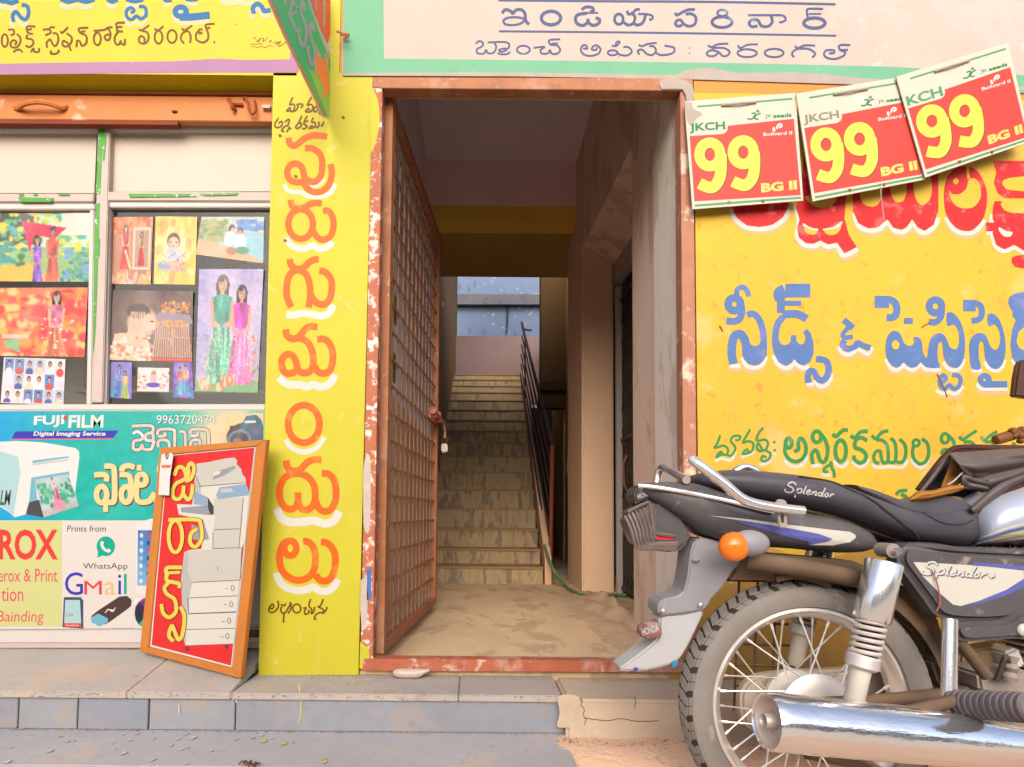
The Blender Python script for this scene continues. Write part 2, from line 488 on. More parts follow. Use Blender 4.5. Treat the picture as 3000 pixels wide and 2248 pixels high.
M_must_d = mat("brown_mustard_paint", rgb(190,150,80, .78), .8, var=.12, scale=3, stain=(((.12,.07,.03),.62,5,.5),))
M_jamb = mat("dusty_plaster_jamb", rgb(236,208,190, .82), .85, var=.1, scale=5, bump=.3, bscale=30, stretch=(1,1,.35), stain=(((.36,.22,.15),.50,5,.5),((.5,.46,.42),.58,9,.45),((.2,.12,.08),.66,28,.55)))
M_jamb2 = mat("pale_plaster_pilaster", rgb(238,226,212, .82), .85, var=.09, scale=5, bump=.3, bscale=30, stretch=(1,1,.35), stain=(((.38,.27,.19),.50,5,.5),((.55,.52,.48),.58,9,.4),((.22,.14,.1),.67,28,.5)))
M_lime = mat("grey_limestone_slab", rgb(150,152,157, .72), .6, var=.12, scale=6, bump=.25, bscale=40, stain=(((.30,.22,.15),.54,6,.5),((.5,.5,.5),.66,40,.6),((.16,.13,.11),.62,14,.4)))
M_lime2 = mat("blue_grey_limestone", rgb(142,146,155, .72), .55, var=.14, scale=8, bump=.25, bscale=50, stain=(((.30,.22,.17),.52,7,.4),((.5,.5,.5),.67,34,.6),((.15,.13,.12),.6,16,.4)))
M_lime3 = mat("warm_grey_limestone", rgb(165,160,160, .82), .6, var=.12, scale=5, bump=.25, bscale=40, stain=(((.45,.32,.22),.58,5,.5),))
M_plat = mat("dusty_platform_stone", rgb(182,173,166, .70), .75, var=.18, scale=4, bump=.3, bscale=30, stain=(((.40,.28,.19),.54,4,.5),((.6,.56,.48),.66,30,.6),((.22,.17,.14),.58,9,.4)))
M_step = mat("grey_step_slab", rgb(174,171,174, .78), .65, var=.16, scale=3, bump=.3, bscale=35, stain=(((.42,.33,.26),.55,3,.5),((.25,.22,.21),.6,12,.35),((.6,.6,.57),.69,45,.6)))
M_dirt = mat("sandy_dirt", rgb(214,178,150, .82), .95, var=.12, scale=6, bump=.8, bscale=45, stain=(((.35,.22,.13),.62,12,.5),((.62,.52,.42),.66,5,.5)), bdist=.01)
M_conc = mat("tan_concrete", rgb(196,176,154, .78), .9, var=.2, scale=5, bump=.5, bscale=40, stain=(((.36,.24,.15),.64,8,.5),))
M_floor = mat("dusty_corridor_floor", rgb(216,188,150, .82), .8, var=.25, scale=2.6, bump=.3, bscale=25, stretch=(1,.6,1), stain=(((.27,.18,.11),.52,5,.5),((.56,.38,.22),.55,2,.6),((.2,.15,.11),.62,24,.4)))
M_stair = mat("stair_stone_riser", rgb(188,166,128, .8), .7, var=.32, scale=5, bump=.2, bscale=30, stretch=(2.5,1,.7), stain=(((.11,.09,.085),.50,5,.65),((.45,.36,.2),.6,9,.5)), streak=((.10,.08,.07),.55,.3))
M_nose = mat("stair_tread_edge", rgb(176,140,100, .72), .75, var=.15, scale=8)
M_road = mat("dusty_road", rgb(205,190,172, .82), .95, var=.15, scale=1.5, bump=.5, bscale=30)
M_black = mat("black_painted_iron", (.02,.017,.016), .5, var=.3, dust=.25)
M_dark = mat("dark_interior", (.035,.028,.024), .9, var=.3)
M_white = mat("white_upvc", rgb(236,228,222), .4, var=.04, scale=5, bump=0)
M_whited = mat("dirty_white_upvc", rgb(225,205,196), .5, var=.08, scale=8)
M_cream = mat("cream_panel", rgb(236,218,202), .5, var=.04, scale=2, bump=.05)
M_shut = mat("orange_shutter_paint", rgb(238,146,78), .5, var=.1, scale=5, bump=.15, bscale=40, stain=(((.3,.1,.03),.7,22,.6),((.85,.6,.45),.6,4,.5)))
M_shut_d = mat("dark_orange_shutter_gap", rgb(150,60,20), .6, var=.1)
M_tape = mat("green_tape", rgb(90,180,60), .4, var=.1, stain=(((.75,.8,.7),.6,60,.9),))
M_bluew = mat("pale_blue_whitewash", rgb(120,140,172, .62), .8, var=.08, scale=4, bump=.2, stain=(((.55,.55,.58),.6,8,.4),((.12,.12,.14),.72,22,.6)))
M_greyw = mat("grey_mauve_parapet", rgb(140,118,118, .82), .85, var=.06)
M_orange = mat("orange_letter_paint", rgb(252,112,12), .5, var=.12, scale=9, bump=0, stain=(((.46,.20,.03),.56,11,.5),((.42,.38,.06),.70,40,.7)))
M_shadw = mat("white_letter_shade", rgb(236,234,224), .6, var=.04, bump=0)
M_shadp = mat("faded_pink_letter_shade", rgb(244,198,140), .6, var=.05, bump=0)
M_brown = mat("brown_letter_paint", rgb(128,78,0), .5, var=.2, scale=12, bump=0)
M_blue_s = mat("bright_blue_letter_paint", rgb(30,118,180), .5, var=.15, scale=10, bump=0)
M_blue_b = mat("faded_blue_letter_paint", rgb(92,100,150), .6, var=.2, scale=5, bump=0, stain=(((.2,.38,.6),.58,3,.8),((.72,.62,.58),.7,40,.8)))
M_blue_r = mat("periwinkle_letter_paint", rgb(104,140,204), .6, var=.16, scale=12, bump=0, stain=(((.20,.17,.38),.56,12,.4),((.42,.36,.16),.69,40,.6)))
M_red_l = mat("red_letter_paint", rgb(236,44,46), .55, var=.12, scale=12, bump=0, stain=(((.75,.12,.12),.55,20,.5),))
M_green_l = mat("green_letter_paint", rgb(66,160,84), .55, var=.12, scale=14, bump=0, stain=(((.4,.42,.28),.62,14,.6),))
M_chalk = mat("paint_splash", rgb(232,228,214), .6, var=.05, bump=0)
M_ysplash = mat("yellow_paint_splash", rgb(226,222,110), .6, var=.05, bump=0)

WD = 2.01                       # distance of the facade plane
PW = DP(WD)
EYE = CZ
thr = EYE - .566                # threshold level
plat = EYE - .579
step = EYE - .70

# ================================================================== ground
def gz(x, y):
    t = min(max((y - 1.50) / .22, 0), 1); u = min(max((x - .12) / .12, 0), 1)
    t = t*t*(3-2*t); u = u*u*(3-2*u)
    return -.004 + t*u*.085 + (.006*math.sin(x*23+y*11)*math.sin(y*31-x*7) if u > 0 else 0)
mb = MB()
xs = [-2.2 + i*.06 for i in range(86)]; ys = [.6 + j*.05 for j in range(29)]
vs = [(x, y, gz(x, y) if y > .65 and abs(x) < 2.9 else -.004) for y in ys for x in xs]
# the near patch, with the sandy rise against the step
fs = [(j*86+i, j*86+i+1, (j+1)*86+i+1, (j+1)*86+i) for j in range(28) for i in range(85)]
mesh("dirt_ground", vs, fs, M_dirt, smooth=True, kind="structure")
mesh("road", [(-60,-60,-.02),(60,-60,-.02),(60,2.6,-.02),(-60,2.6,-.02)], [(0,1,2,3)], M_road, kind="structure")

# the sunlit side of the street behind the camera
M_opp = mat("cream_opposite_wall", rgb(232,222,204, .82), .85, var=.06, scale=1)
ob = MB().box(-15, 15, -11.5, -8.5, -.02, 3.0).go("opposite_building", M_opp, None, label="cream building on the sunlit far side of the street", cat="building")
for i in range(9):
    x = -13 + i*3.0
    MB().box(x, x+1.6, -8.52, -8.4, 0.0, 2.4).go("shop_door", mat("blue_grey_door", rgb(90,110,130), .6), ob)
MB().box(1.101, 8, WD+.135, 4.1, 3.62, 3.75).go("upper_storey", mat("upper_storey_render", rgb(214,204,190), .85), kind="structure")  # unseen slab added for shadow, then thinned and cut back to let daylight in
MB().box(-8, 1.1, WD+.135, 5.0, 3.62, 3.75).go("upper_storey", mat("upper_storey_render", rgb(214,204,190), .85), kind="structure")
MB().box(-8, -3.41, WD+.02, WD+.3, -.02, 3.61).go("facade_extension", MC["upper_storey_render"], kind="structure")
MB().box(3.21, 8, WD+.02, WD+.3, -.02, 3.61).go("facade_extension", MC["upper_storey_render"], kind="structure")

# lower step and platform with their stone facing
SX0, SX1 = -3.2, atx(1655, 1.82)
yF, yR = 1.575, 1.82
st = MB().box(SX0, SX1 + .03, yF + .03, 2.5, -.05, step - .03).go("lower_step", M_conc, kind="structure")
xs = [SX0, -1.62, SX1]
for i in range(2):
    MB().box(xs[i]+.0008, xs[i+1]-.0008, yF, yR + .02, step - .03, step + random.uniform(-.0015,.0015)).go("step_slab", M_step, st, bevel=.004)
    MB().box(xs[i]+.002, xs[i+1]-.002, yF + .012, yF + .028, 0, step - .032).go("riser_slab", M_lime2, st, bevel=.002)
pf = MB().box(SX0, 2.6, yR + .02, 2.05, .0, plat - .022).go("entrance_platform", M_conc, kind="structure")
xe = [SX0] + [atx(p, yR) for p in (-420, -160, 78, 250, 455, 705)] + [SX1]
mm = [M_lime, M_lime2, M_lime2, M_lime, M_lime2, M_lime, M_lime2]
for i in range(len(xe) - 1):
    MB().box(xe[i]+.0025, xe[i+1]-.0025, yR + .004 + random.uniform(0,.003), yR + .02, step + .001, plat - .024).go("riser_tile", mm[i % 7], pf, bevel=.0015)
# top slabs of the platform; on the left they rise towards the shop front
xt = [SX0, -2.2, -1.1, atx(760, WD)]
yb = 2.34
for i in range(3):
    a, b2 = xt[i] + .0004, xt[i+1] - .0004
    MB().hexa([(a, yR-.006, plat-.022), (b2, yR-.006, plat-.022), (b2, yR-.006, plat), (a, yR-.006, plat),
               (a, yb, plat+.06), (b2, yb, plat+.06), (b2, yb, plat+.096), (a, yb, plat+.096)]).go("platform_slab", M_plat, pf, bevel=.003)
xt = [atx(760, WD), -.05, SX1 - .01]
for i in range(2):
    MB().box(xt[i]+.001, xt[i+1]-.001, yR-.006, WD+.03, plat-.022, plat).go("platform_slab", M_plat, pf, bevel=.003)
MB().box(SX1, 2.6, yR - .03, WD+.03, -.02, plat-.004).go("concrete_step", M_conc, pf, bevel=.01, seg=3)
# loose dirt along the foot of the concrete
def lump(mb, x, y, z, r):
    n = 6; vs = []
    for ph in (0.5, 1.1): 
        for k in range(n):
            th = 2*math.pi*k/n; q = r*random.uniform(.7,1.2)
            vs.append((x+q*math.cos(th)*math.sin(ph+.4), y+q*math.sin(th)*math.sin(ph+.4), z+q*.7*math.cos(ph)))
    vs.append((x, y, z+r*.75))
    f = [(k, n+k, n+(k+1)%n, (k+1)%n) if False else (k, (k+1)%n, n+(k+1)%n, n+k) for k in range(n)] 
    # order: ring 0 is the upper one
    f = [(n+k, n+(k+1)%n, (k+1)%n, k) for k in range(n)] + [(k, (k+1)%n, 2*n) for k in range(n)]
    mb.add(vs, f)
mb = MB()
for i in range(420):
    x = random.uniform(.2, 1.9); y = yR - .045 - abs(random.gauss(0, .035))
    lump(mb, x, y, gz(x, y), random.uniform(.001, .004))
for i in range(260):
    x = random.uniform(.15, 1.9); y = random.uniform(1.3, 1.76)
    lump(mb, x, y, gz(x, y), random.uniform(.0008, .0028))
for i in range(500):
    x = random.uniform(-2.2, .3); y = yR - abs(random.gauss(0, .008)) + .003; lump(mb, x, y, step+.001, random.uniform(.0008, .0028))
for i in range(260):
    x = random.uniform(-2.2, .3); y = random.uniform(yF+.01, yR); lump(mb, x, y, step+.001, random.uniform(.0006, .0018))
for i in range(420):
    x = random.uniform(-2.2, .28); lump(mb, x, yR-.006+random.gauss(0,.003), plat-.004+random.uniform(-.014,.003), random.uniform(.001,.0035))
for i in range(260):
    x = random.uniform(-.75, .75); y = WD - .016 - abs(random.gauss(0, .012)); lump(mb, x, y, plat+.0, random.uniform(.0008, .003))
mb.go("gravel", mat("loose_gravel", rgb(190,150,122), .95, var=.3, scale=30), kind="stuff")

PCn = DP(yR - .030)
M_crack = mat("dark_crack", (.07,.05,.035), .95)
for c_ in ([(1700,2046),(1706,2056),(1702,2066),(1712,2080),(1708,2094),(1716,2108),(1712,2124)],[(1712,2104),(1740,2108),(1780,2112),(1820,2106),(1870,2114),(1930,2112)],[(1860,2040),(1862,2060),(1858,2074)]):
    paint("crack", [(2.2,c_)], 2.2, PCn, M_crack, pf, off=.002)
fill("mortar_patch", smooth_poly([(1636,2040),(1690,2038),(1700,2060),(1696,2090),(1704,2128),(1660,2132),(1632,2128),(1640,2090)],3), PCn, mat("pale_mortar", rgb(196,177,156,.76), .95, var=.15, scale=20, bump=.6), pf, off=.0015)
# paint splashes on the slabs
def blob(px, py, D, z, rx, ry, n=9):
    d = rayd(px, py); p = O0 + d * ((z - EYE) / d.z)
    return [(p.x + rx*random.uniform(.6,1.2)*math.cos(2*math.pi*k/n), p.y + ry*random.uniform(.6,1.2)*math.sin(2*math.pi*k/n), z) for k in range(n)]
for m, nm, pts in ((M_chalk, "white_paint_drops", [(545,2150,7),(520,2165,6),(565,2161,9),(402,2149,6),(502,2183,5),(360,2207,8),(447,2226,6),(620,2199,5),(336,2195,4),(196,2172,5),(145,2200,7),(380,2168,5),(532,2195,5),(330,2178,4),(767,2153,6),(797,2162,5),(30,2190,4),(22,2232,8),(868,2151,4),(300,2137,5),(450,2163,4),(188,2132,5),(545,2237,5),(360,2152,4),(549,2190,4)]),
                   (M_ysplash, "yellow_paint_drops", [(692,2166,6),(740,2161,6),(772,2171,9),(832,2178,9),(858,2174,4),(175,2158,4),(216,2170,4),(952,2232,7),(70,2133,9),(95,2129,8),(950,2222,5)])):
    o = MB()
    for (px, py, r) in pts:
        b_ = blob(px, py, 0, step + .0022, r*.0011, r*.0016); o.add(b_, [tuple(range(len(b_)))])
    o.go(nm, m, st)
o = MB()
for i in range(46):
    px = random.choice([random.uniform(100,700), random.uniform(620,1100)]); py = random.uniform(1950, 1998) if px < 760 else random.uniform(1985,1999)
    b_ = blob(px, py + 6, 0, plat + .0022 + (.02 if px < 760 else 0), random.uniform(.002,.006), random.uniform(.003,.008)); o.add(b_, [tuple(range(len(b_)))])
o.go("paint_drops", M_ysplash, pf)
PR = DP(yR + .003)
paint("paint_drip", [[(875,2005),(880,2040),(882,2075),(880,2100),(874,2118)]], 4, PR, M_ysplash, pf, off=.003)
paint("paint_drip", [[(252,2036),(253,2050)],[(524,2065),(525,2090)],[(690,2040),(693,2060)]], 4, PR, M_chalk, pf, off=.003)

tw = MB()
d0 = onf = None
for i in range(9):
    a = (740+random.uniform(-30,30), 2236+random.uniform(-6,8)); b = (a[0]+random.uniform(-22,22), a[1]+random.uniform(-8,10))
    P = []
    for q in (a, ((a[0]+b[0])/2+random.uniform(-5,5), (a[1]+b[1])/2-6), b):
        d_ = rayd(*q); t_ = (step+.006+random.uniform(0,.008)-EYE)/d_.z; P.append(O0+d_*t_)
    tw.tube(P, .0022, 5)
tw.go("dried_twigs", mat("dry_twig", rgb(120,84,60), .9, var=.3), None, label="small dried twigs lying on the lower step at the bottom edge", cat="twigs")
# ================================================================== facade
# fascia beams above
def panel(name, poly, D, depth, m, parent=None, **k):
    return MB().prism([at(x, y, D) for x, y in poly], depth).go(name, m, parent, **k)
zt = 3.85
fz = atz(218, WD, 400)
fl = empty("left_fascia_wall", (-1.3, WD, fz), "yellow painted wall above the photo shop with blue and brown Telugu lettering and a purple border", "wall")
xL, xR = -3.4, atx(872, WD, 100)
MB().box(xL, xR, WD, WD+.062, fz, zt).go("wall", M_yel_sign, fl)
fill("border_band", [(-700,190),(0,187),(300,182),(500,180),(640,172),(720,176),(850,174),(852,80),(855,-60),(874,-60),(872,213),(640,213),(300,216),(0,219),(-700,224)], PW, M_purple, fl, off=.0015)
paint("brown_lettering", [
 ring(68,585,45,90),[(115,430),(190,430),(200,490),(150,510)],[(240,490),(290,540),(290,620),(240,680),(170,680),(150,630),(190,580),(240,610),(210,650)],[(190,755),(240,720),(290,720),(325,755)],
 [(510,385),(390,385),(400,470),(475,490)],[(400,430),(460,420)],[(400,500),(380,550),(460,570),(480,630),(420,680),(365,650)],[(445,755),(480,700),(500,750),(560,740),(560,690)],
 [(615,430),(700,425),(730,470),(650,510)],[(700,425),(740,390),(790,400)],[(680,690),(670,620),(720,570),(760,640),(800,660),(840,580),(820,490),(760,480)],[(740,730),(730,770),(800,775),(850,740),(830,720)],
 [(865,450),(900,470),(980,390)],[(960,480),(1030,540),(1020,620),(960,670),(900,650),(910,590),(960,610),(990,650),(1020,730)],
 [(1270,400),(1140,410),(1150,470),(1240,520),(1240,620),(1180,660),(1150,600),(1110,590),(1100,680)],[(1160,460),(1230,450)],
 [(1345,445),(1500,430),(1550,400),(1620,390)],ring(1400,560,50,90),[(1550,400),(1590,480),(1570,570),(1520,570),(1510,520),(1570,490)],
 [(1800,325),(1680,335),(1680,400),(1690,445),(1770,455)],[(1690,390),(1760,385)],[(1700,450),(1650,540),(1660,620),(1710,640),(1740,580)],[(1740,620),(1790,640),(1800,560)]],
 30, PW, M_brown, fl, sc=4.916)
paint("brown_lettering", [
 [(35,410),(70,430),(180,355)],[(80,440),(150,460),(170,540),(130,610),(60,610),(30,560),(60,510),(110,540),(110,600)],
 [(255,400),(300,430),(380,370)],ring(310,525,55,90),ring(500,515,65,90),
 [(635,400),(680,425),(785,360)],[(670,615),(625,550),(650,470),(720,440),(760,500),(755,610)],
 [(930,460),(885,470),(880,420),(930,415)],[(880,430),(840,480),(845,560),(930,600),(1000,560),(1010,480),(980,400),(980,350),(1100,335)],[(990,400),(1040,390)],[(1085,592),(1105,600)]],
 30, PW, M_brown, fl, org=(400,0), sc=4.809)
paint("signature", [(9,[(1640,560),(1670,530),(1700,590),(1740,540),(1720,600)]),(9,[(1740,550),(1790,540),(1780,590),(1830,550),(1850,520)]),(9,[(1860,590),(1900,570),(1880,600)]),(9,[(1600,625),(1780,618)]),(8,[(1620,665),(1660,650),(1700,670),(1760,655),(1820,670),(1880,640),(1920,670)]),(9,[(1920,610),(1990,590),(1960,640),(2030,580),(2000,660),(2110,590)]),(14,[(1398,335),(1408,355)])], 9, PW, M_brown, fl, org=(400,0), sc=4.809)
S1 = [(55,[(310,70),(390,90),(410,190),(370,280),(300,250),(230,170),(180,230),(200,315)]),(48,[(2000,90),(2090,110),(2100,220),(2030,270),(1960,230),(1900,280),(1830,250),(1820,160),(1880,110),(1930,150),(1880,190)]),
      (70,[(-40,-30),(40,15),(110,-5)]),(70,[(80,10),(170,40),(260,0)]),(66,[(870,-20),(980,20),(1110,-10)]),(66,[(1120,-10),(1240,20),(1360,-15)]),(70,[(1545,-20),(1615,18),(1690,-15)]),(72,[(1815,-20),(1940,12),(2060,-20)])]
S2 = [('ring',622,165,78,66,76),(100,[(610,242),(800,238),(1030,213)]),(66,[(1655,195),(1640,110),(1700,55),(1760,90),(1800,155),(1890,140)]),(50,[(380,-10),(430,10),(495,-5)]),(60,[(-80,-5),(-30,15),(20,-10)]),(60,[(690,-20),(780,-8),(860,-20)])]
paint("letter_shade", sh(S1,-12,88), 60, PW, mat("pale_cream_shade", rgb(236,216,170), .6, var=.05, bump=0), fl, sc=4.916, off=.0006)
paint("letter_shade", sh(S2,-8,70)+[(70,[(1190,20),(1290,55),(1420,30),(1560,55),(1660,20)])], 60, PW, MC["pale_cream_shade"], fl, org=(400,0), sc=4.809, off=.0006)
paint("blue_lettering", S1, 60, PW, M_blue_s, fl, sc=4.916, off=.0025)
paint("blue_lettering", S2, 60, PW, M_blue_s, fl, org=(400,0), sc=4.809, off=.0025)

fr = empty("right_fascia_wall", (.8, WD, atz(215, WD)), "beige signboard wall over the doorway with blue Telugu lettering and a mint green border", "wall")
gx0 = atx(1005, WD, 100)
MB().box(gx0, 3.2, WD-.004, WD+.12, atz(226, WD, 1500)+.003, zt).go("wall", M_beige, fr)
PWf = DP(WD-.004)
fill("border_band", [(1005,-60),(1005,216),(1500,214),(2000,222),(2250,226),(2500,240),(2800,262),(3300,290),(3300,240),(2620,196),(2200,186),(1500,176),(1125,172),(1123,-60)], PWf, M_green_b, fr, off=.001)
fill("render_strip", [(1005,214),(1500,212),(1980,220),(2010,205),(2080,198),(2160,214),(2350,212),(2560,232),(2900,250),(3300,268),(3300,275),(2500,248),(2000,232),(1500,224),(1005,222)], PWf, M_plas_w, fr, off=.002)
paint("blue_lettering", [
 (36,[(385,150),(420,110),(480,125),(505,150),(540,115),(600,110),(640,150),(645,210),(660,250),(690,270)]),(26,[(640,215),(560,195),(450,200),(400,235),(430,275),(520,280),(600,260),(645,215)]),
 ('ring',932,203,108,76,38),[(1275,110),(1320,80),(1390,85),(1405,125),(1365,130)],(20,[(1460,145),(1330,145)]),(36,[(1335,148),(1235,165),(1205,210),(1225,265),(1290,285),(1340,250),(1345,210)]),(36,[(1345,250),(1400,285),(1460,265),(1475,220),(1430,200)]),
 (30,[(1780,120),(1800,160),(1850,140),(1880,110),(1925,105)]),('ring',1690,215,48,58,32),(32,[(1735,240),(1790,280),(1850,260),(1870,190),(1830,145)]),(32,[(1850,260),(1900,280),(1960,250),(1990,165)]),(24,[(1905,155),(1990,158),(2060,175),(2065,212),(2030,218)])],
 34, PWf, M_blue_b, fr, org=(1370,0), sc=3.814)
paint("blue_lettering", [
 [(90,490),(130,460),(170,480),(160,520),(105,550),(110,595),(180,600),(205,560),(230,595),(290,590),(320,530),(300,485)],[(225,475),(400,470),(460,490),(455,540),(400,545),(350,560),(380,580),(440,560)],[(335,592),(370,607),(440,605),(475,580)],
 ring(623,557,72,45),[(740,535),(860,525),(815,560),(830,600),(900,595),(920,560),(940,600),(1000,600),(1035,560),(1000,510),(925,500),(915,450),(1035,440)],[(930,490),(1010,485)],
 [(1290,540),(1335,545),(1325,510),(1285,510),(1265,560),(1300,610),(1380,625),(1460,600),(1485,550),(1450,510),(1410,515),(1385,550),(1430,560),(1450,530)],
 [(1610,510),(1660,515),(1700,470),(1665,470),(1650,520)],ring(1620,590,55,28),[(1650,560),(1700,610),(1780,620),(1835,580),(1800,530),(1740,525)],[(1682,640),(1690,642)],
 [(1910,500),(1950,515),(2020,490),(2115,480)],[(1920,610),(1900,570),(1950,555),(2000,600),(2060,615),(2105,570),(2080,520),(2030,515)],[(2105,590),(2160,615),(2260,605),(2310,575),(2300,530),(2200,510)]],
 21, PWf, M_blue_b, fr, org=(1370,0), sc=3.814)
paint("blue_lettering", [
 [(175,140),(200,165),(260,130),(330,105),(390,105)],[(290,155),(350,150),(400,190),(390,260),(330,285),(270,260),(240,220),(200,222),(180,260),(210,285),(255,270)],
 ('ring',683,240,108,58,34),('ring',688,142,54,34,26),(24,[(965,165),(1200,165),(1340,170),(1370,215),(1330,240),(1300,240)]),[(1215,175),(1225,240),(1180,285),(1110,280),(1070,220),(1010,215),(975,255),(1010,290),(1065,280)],
 (24,[(1775,97),(1620,97),(1600,130),(1610,185)]),(18,[(1620,152),(1755,150)]),('ring',1682,250,115,55,36)],
 32, PWf, M_blue_b, fr, org=(1930,0), sc=3.687)
paint("blue_lettering", [(18,[(325,520),(335,522)]),(18,[(325,575),(335,577)]),
 [(530,490),(570,510),(640,480),(750,472)],[(570,520),(700,520),(765,560),(740,600),(690,605),(640,560),(560,545),(520,575),(540,605),(600,605),(640,575)],
 [(855,490),(880,520),(960,485),(1070,480)],ring(955,575,105,42),ring(1247,573,102,45),
 [(1470,495),(1500,520),(1580,490),(1690,495)],[(1460,620),(1440,575),(1500,530),(1620,530),(1690,580),(1660,622)],
 [(1840,575),(1890,575),(1890,545),(1810,545),(1785,590),(1830,630),(1920,635),(2000,600),(2010,560),(1960,540),(1955,490),(2070,488)],[(1970,540),(2045,540)]],
 22, PWf, M_blue_b, fr, org=(1930,0), sc=3.687)
paint("ruled_line", [(7,[(1460,1),(1800,4),(2100,6),(2448,13)]),(6,[(1462,92),(1800,95),(2100,99),(2450,105)])], 6, PWf, M_blue_b, fr)

# strip between the two fascias
MB().box(xR + .001, gx0 - .012, WD + .004, WD + .06, fz - .02, zt).go("yellow_wall_strip", M_yel_l, None, kind="structure")
MB().box(gx0 - .011, gx0 - .001, WD + .008, WD + .05, atz(212, WD), zt).go("orange_wall_strip", M_org_pt, None, kind="structure")

# yellow pillar
pl = empty("pillar", ((atx(780, WD) + atx(1070, WD))/2, WD, plat), "lemon yellow pillar left of the doorway painted with tall orange Telugu letters", "pillar")
p_l = MB().prism([at(757,1978,WD), at(1050,1978,WD), at(1092,214,WD), at(801,214,WD)], .42).go("pillar_body", M_yel_l, pl)
So, sA = (780,360), 4.364
pil = dict(org=(780,360), sc=4.364)
paint("letter_shade", [(58,[(228,790),(275,860),(360,890),(440,885),(520,930),(620,950),(740,935),(830,885),(885,780)]),(30,[(540,808),(640,815),(750,720)]),(85,[(250,1470),(310,1560),(420,1610),(520,1600),(590,1570),(680,1610),(780,1590),(850,1520)])], 60, PW, M_shadw, pl, off=.0008, **pil)
paint("orange_letter", [[(285,190),(300,265),(350,292),(410,265),(500,195),(620,158),(780,180)],[(492,325),(580,325),(670,380),(712,470),(712,600),(690,690),(620,752),(540,740),(490,690),(470,610),(440,550),(370,520),(300,550),(268,630),(290,710),(360,758),(450,755),(500,735)],[(478,780),(540,850),(620,888),(720,870),(800,790),(835,680),(835,600),(820,528)]], 82, PW, M_orange, pl, off=.002, **pil)
paint("orange_letter", [[(315,985),(328,1060),(400,1095),(480,1085),(560,1040),(640,1025),(710,1035)],ring(440,1295,158,190),[(725,1125),(800,1130),(855,1230),(855,1360),(810,1460),(720,1495),(650,1460),(600,1380)]], 82, PW, M_orange, pl, off=.002, **pil)
pil = dict(org=(780,730), sc=3.948)
paint("letter_shade", [(86,[(232,755),(320,765),(400,745),(520,755),(640,775),(730,735),(772,640)]),(90,[(145,1480),(220,1550),(320,1575),(400,1570),(470,1595),(540,1570),(640,1595),(740,1550),(798,1450)])], 60, PW, M_shadw, pl, off=.0008, **pil)
paint("orange_letter", [[(272,115),(287,185),(350,228),(430,215),(500,150),(560,122),(607,122)],[(288,672),(242,560),(235,440),(265,310),(330,250),(400,250),(470,310),(505,430),(508,560),(488,675)],[(612,252),(680,265),(745,340),(758,440),(740,560),(690,630),(620,640),(560,600),(520,540)]], 78, PW, M_orange, pl, off=.002, **pil)
paint("orange_letter", [[(225,928),(240,1000),(300,1040),(370,1020),(440,940),(500,898),(592,902)],[(300,1038),(400,1035),(480,1080),(530,1180),(545,1300),(520,1400),(440,1435),(370,1400),(345,1310),(310,1240),(250,1215),(190,1260),(178,1340),(210,1420),(265,1440),(340,1420)],[(587,1048),(660,1040),(730,1090),(768,1200),(765,1320),(730,1410),(655,1440),(590,1410),(560,1350)]], 80, PW, M_orange, pl, off=.002, **pil)
pil = dict(org=(780,1150), sc=4.044)
paint("letter_shade", [(62,[(228,560),(290,645),(400,700),(500,700),(610,645),(690,530)]),(100,[(122,1375),(180,1490),(280,1535),(440,1535),(560,1520),(700,1555),(800,1520),(868,1410)])], 60, PW, M_shadw, pl, off=.0008, **pil)
paint("orange_letter", [ring(445,374,186,223)], 82, PW, M_orange, pl, off=.002, **pil)
paint("orange_letter", [[(236,805),(252,890),(320,932),(400,915),(480,835),(560,797),(655,800)],[(372,1185),(375,1290),(345,1360),(280,1385),(210,1350),(163,1260),(163,1130),(210,1020),(300,970),(400,965),(490,1000),(560,1090),(580,1210),(560,1330),(480,1395),(410,1370),(378,1310)],[(657,962),(730,965),(800,1030),(825,1140),(820,1270),(770,1380),(690,1410),(620,1370),(585,1280)]], 82, PW, M_orange, pl, off=.002, **pil)
pil = dict(org=(770,1550), sc=5.92)
paint("letter_shade", [(130,[(240,760),(280,900),(400,1010),(600,1070),(780,1045),(870,1010),(980,1070),(1120,1080),(1230,1000),(1305,870)])], 60, PW, M_shadw, pl, off=.0008, **pil)
paint("orange_letter", [('ring',475,335,105,130,118),[(430,210),(350,270),(300,400),(290,540),(320,690),(400,800),(510,870),(640,890),(770,850),(860,760),(905,620),(910,470),(880,330),(820,250),(760,217),(700,218)],[(1005,225),(1090,235),(1180,300),(1245,420),(1258,560),(1235,720),(1180,850),(1080,905),(980,880),(915,790)]], 122, PW, M_orange, pl, off=.002, **pil)
paint("brown_lettering", [[(255,1245),(275,1320),(240,1400),(170,1450),(110,1430),(115,1360),(170,1305),(190,1340),(160,1385),(130,1370)],[(310,1310),(370,1330),(400,1290)],[(330,1345),(310,1410),(340,1460),(400,1440),(440,1370),(480,1290),(460,1270)],[(370,1440),(355,1630)],[(430,1470),(480,1400),(490,1280)],ring(588,1380,70,75),[(700,1375),(750,1370),(720,1430),(740,1480),(800,1450),(790,1400)],[(830,1215),(800,1330),(850,1400),(840,1470),(880,1440),(900,1350)],[(1050,1215),(1000,1330),(960,1350),(1050,1400),(1040,1460),(1000,1450),(930,1480),(890,1550),(930,1570)],[(1050,1460),(1100,1400),(1110,1350)]], 30, PW, M_brown, pl, off=.0015, **pil)
pil = dict(org=(780,260), sc=11.055)
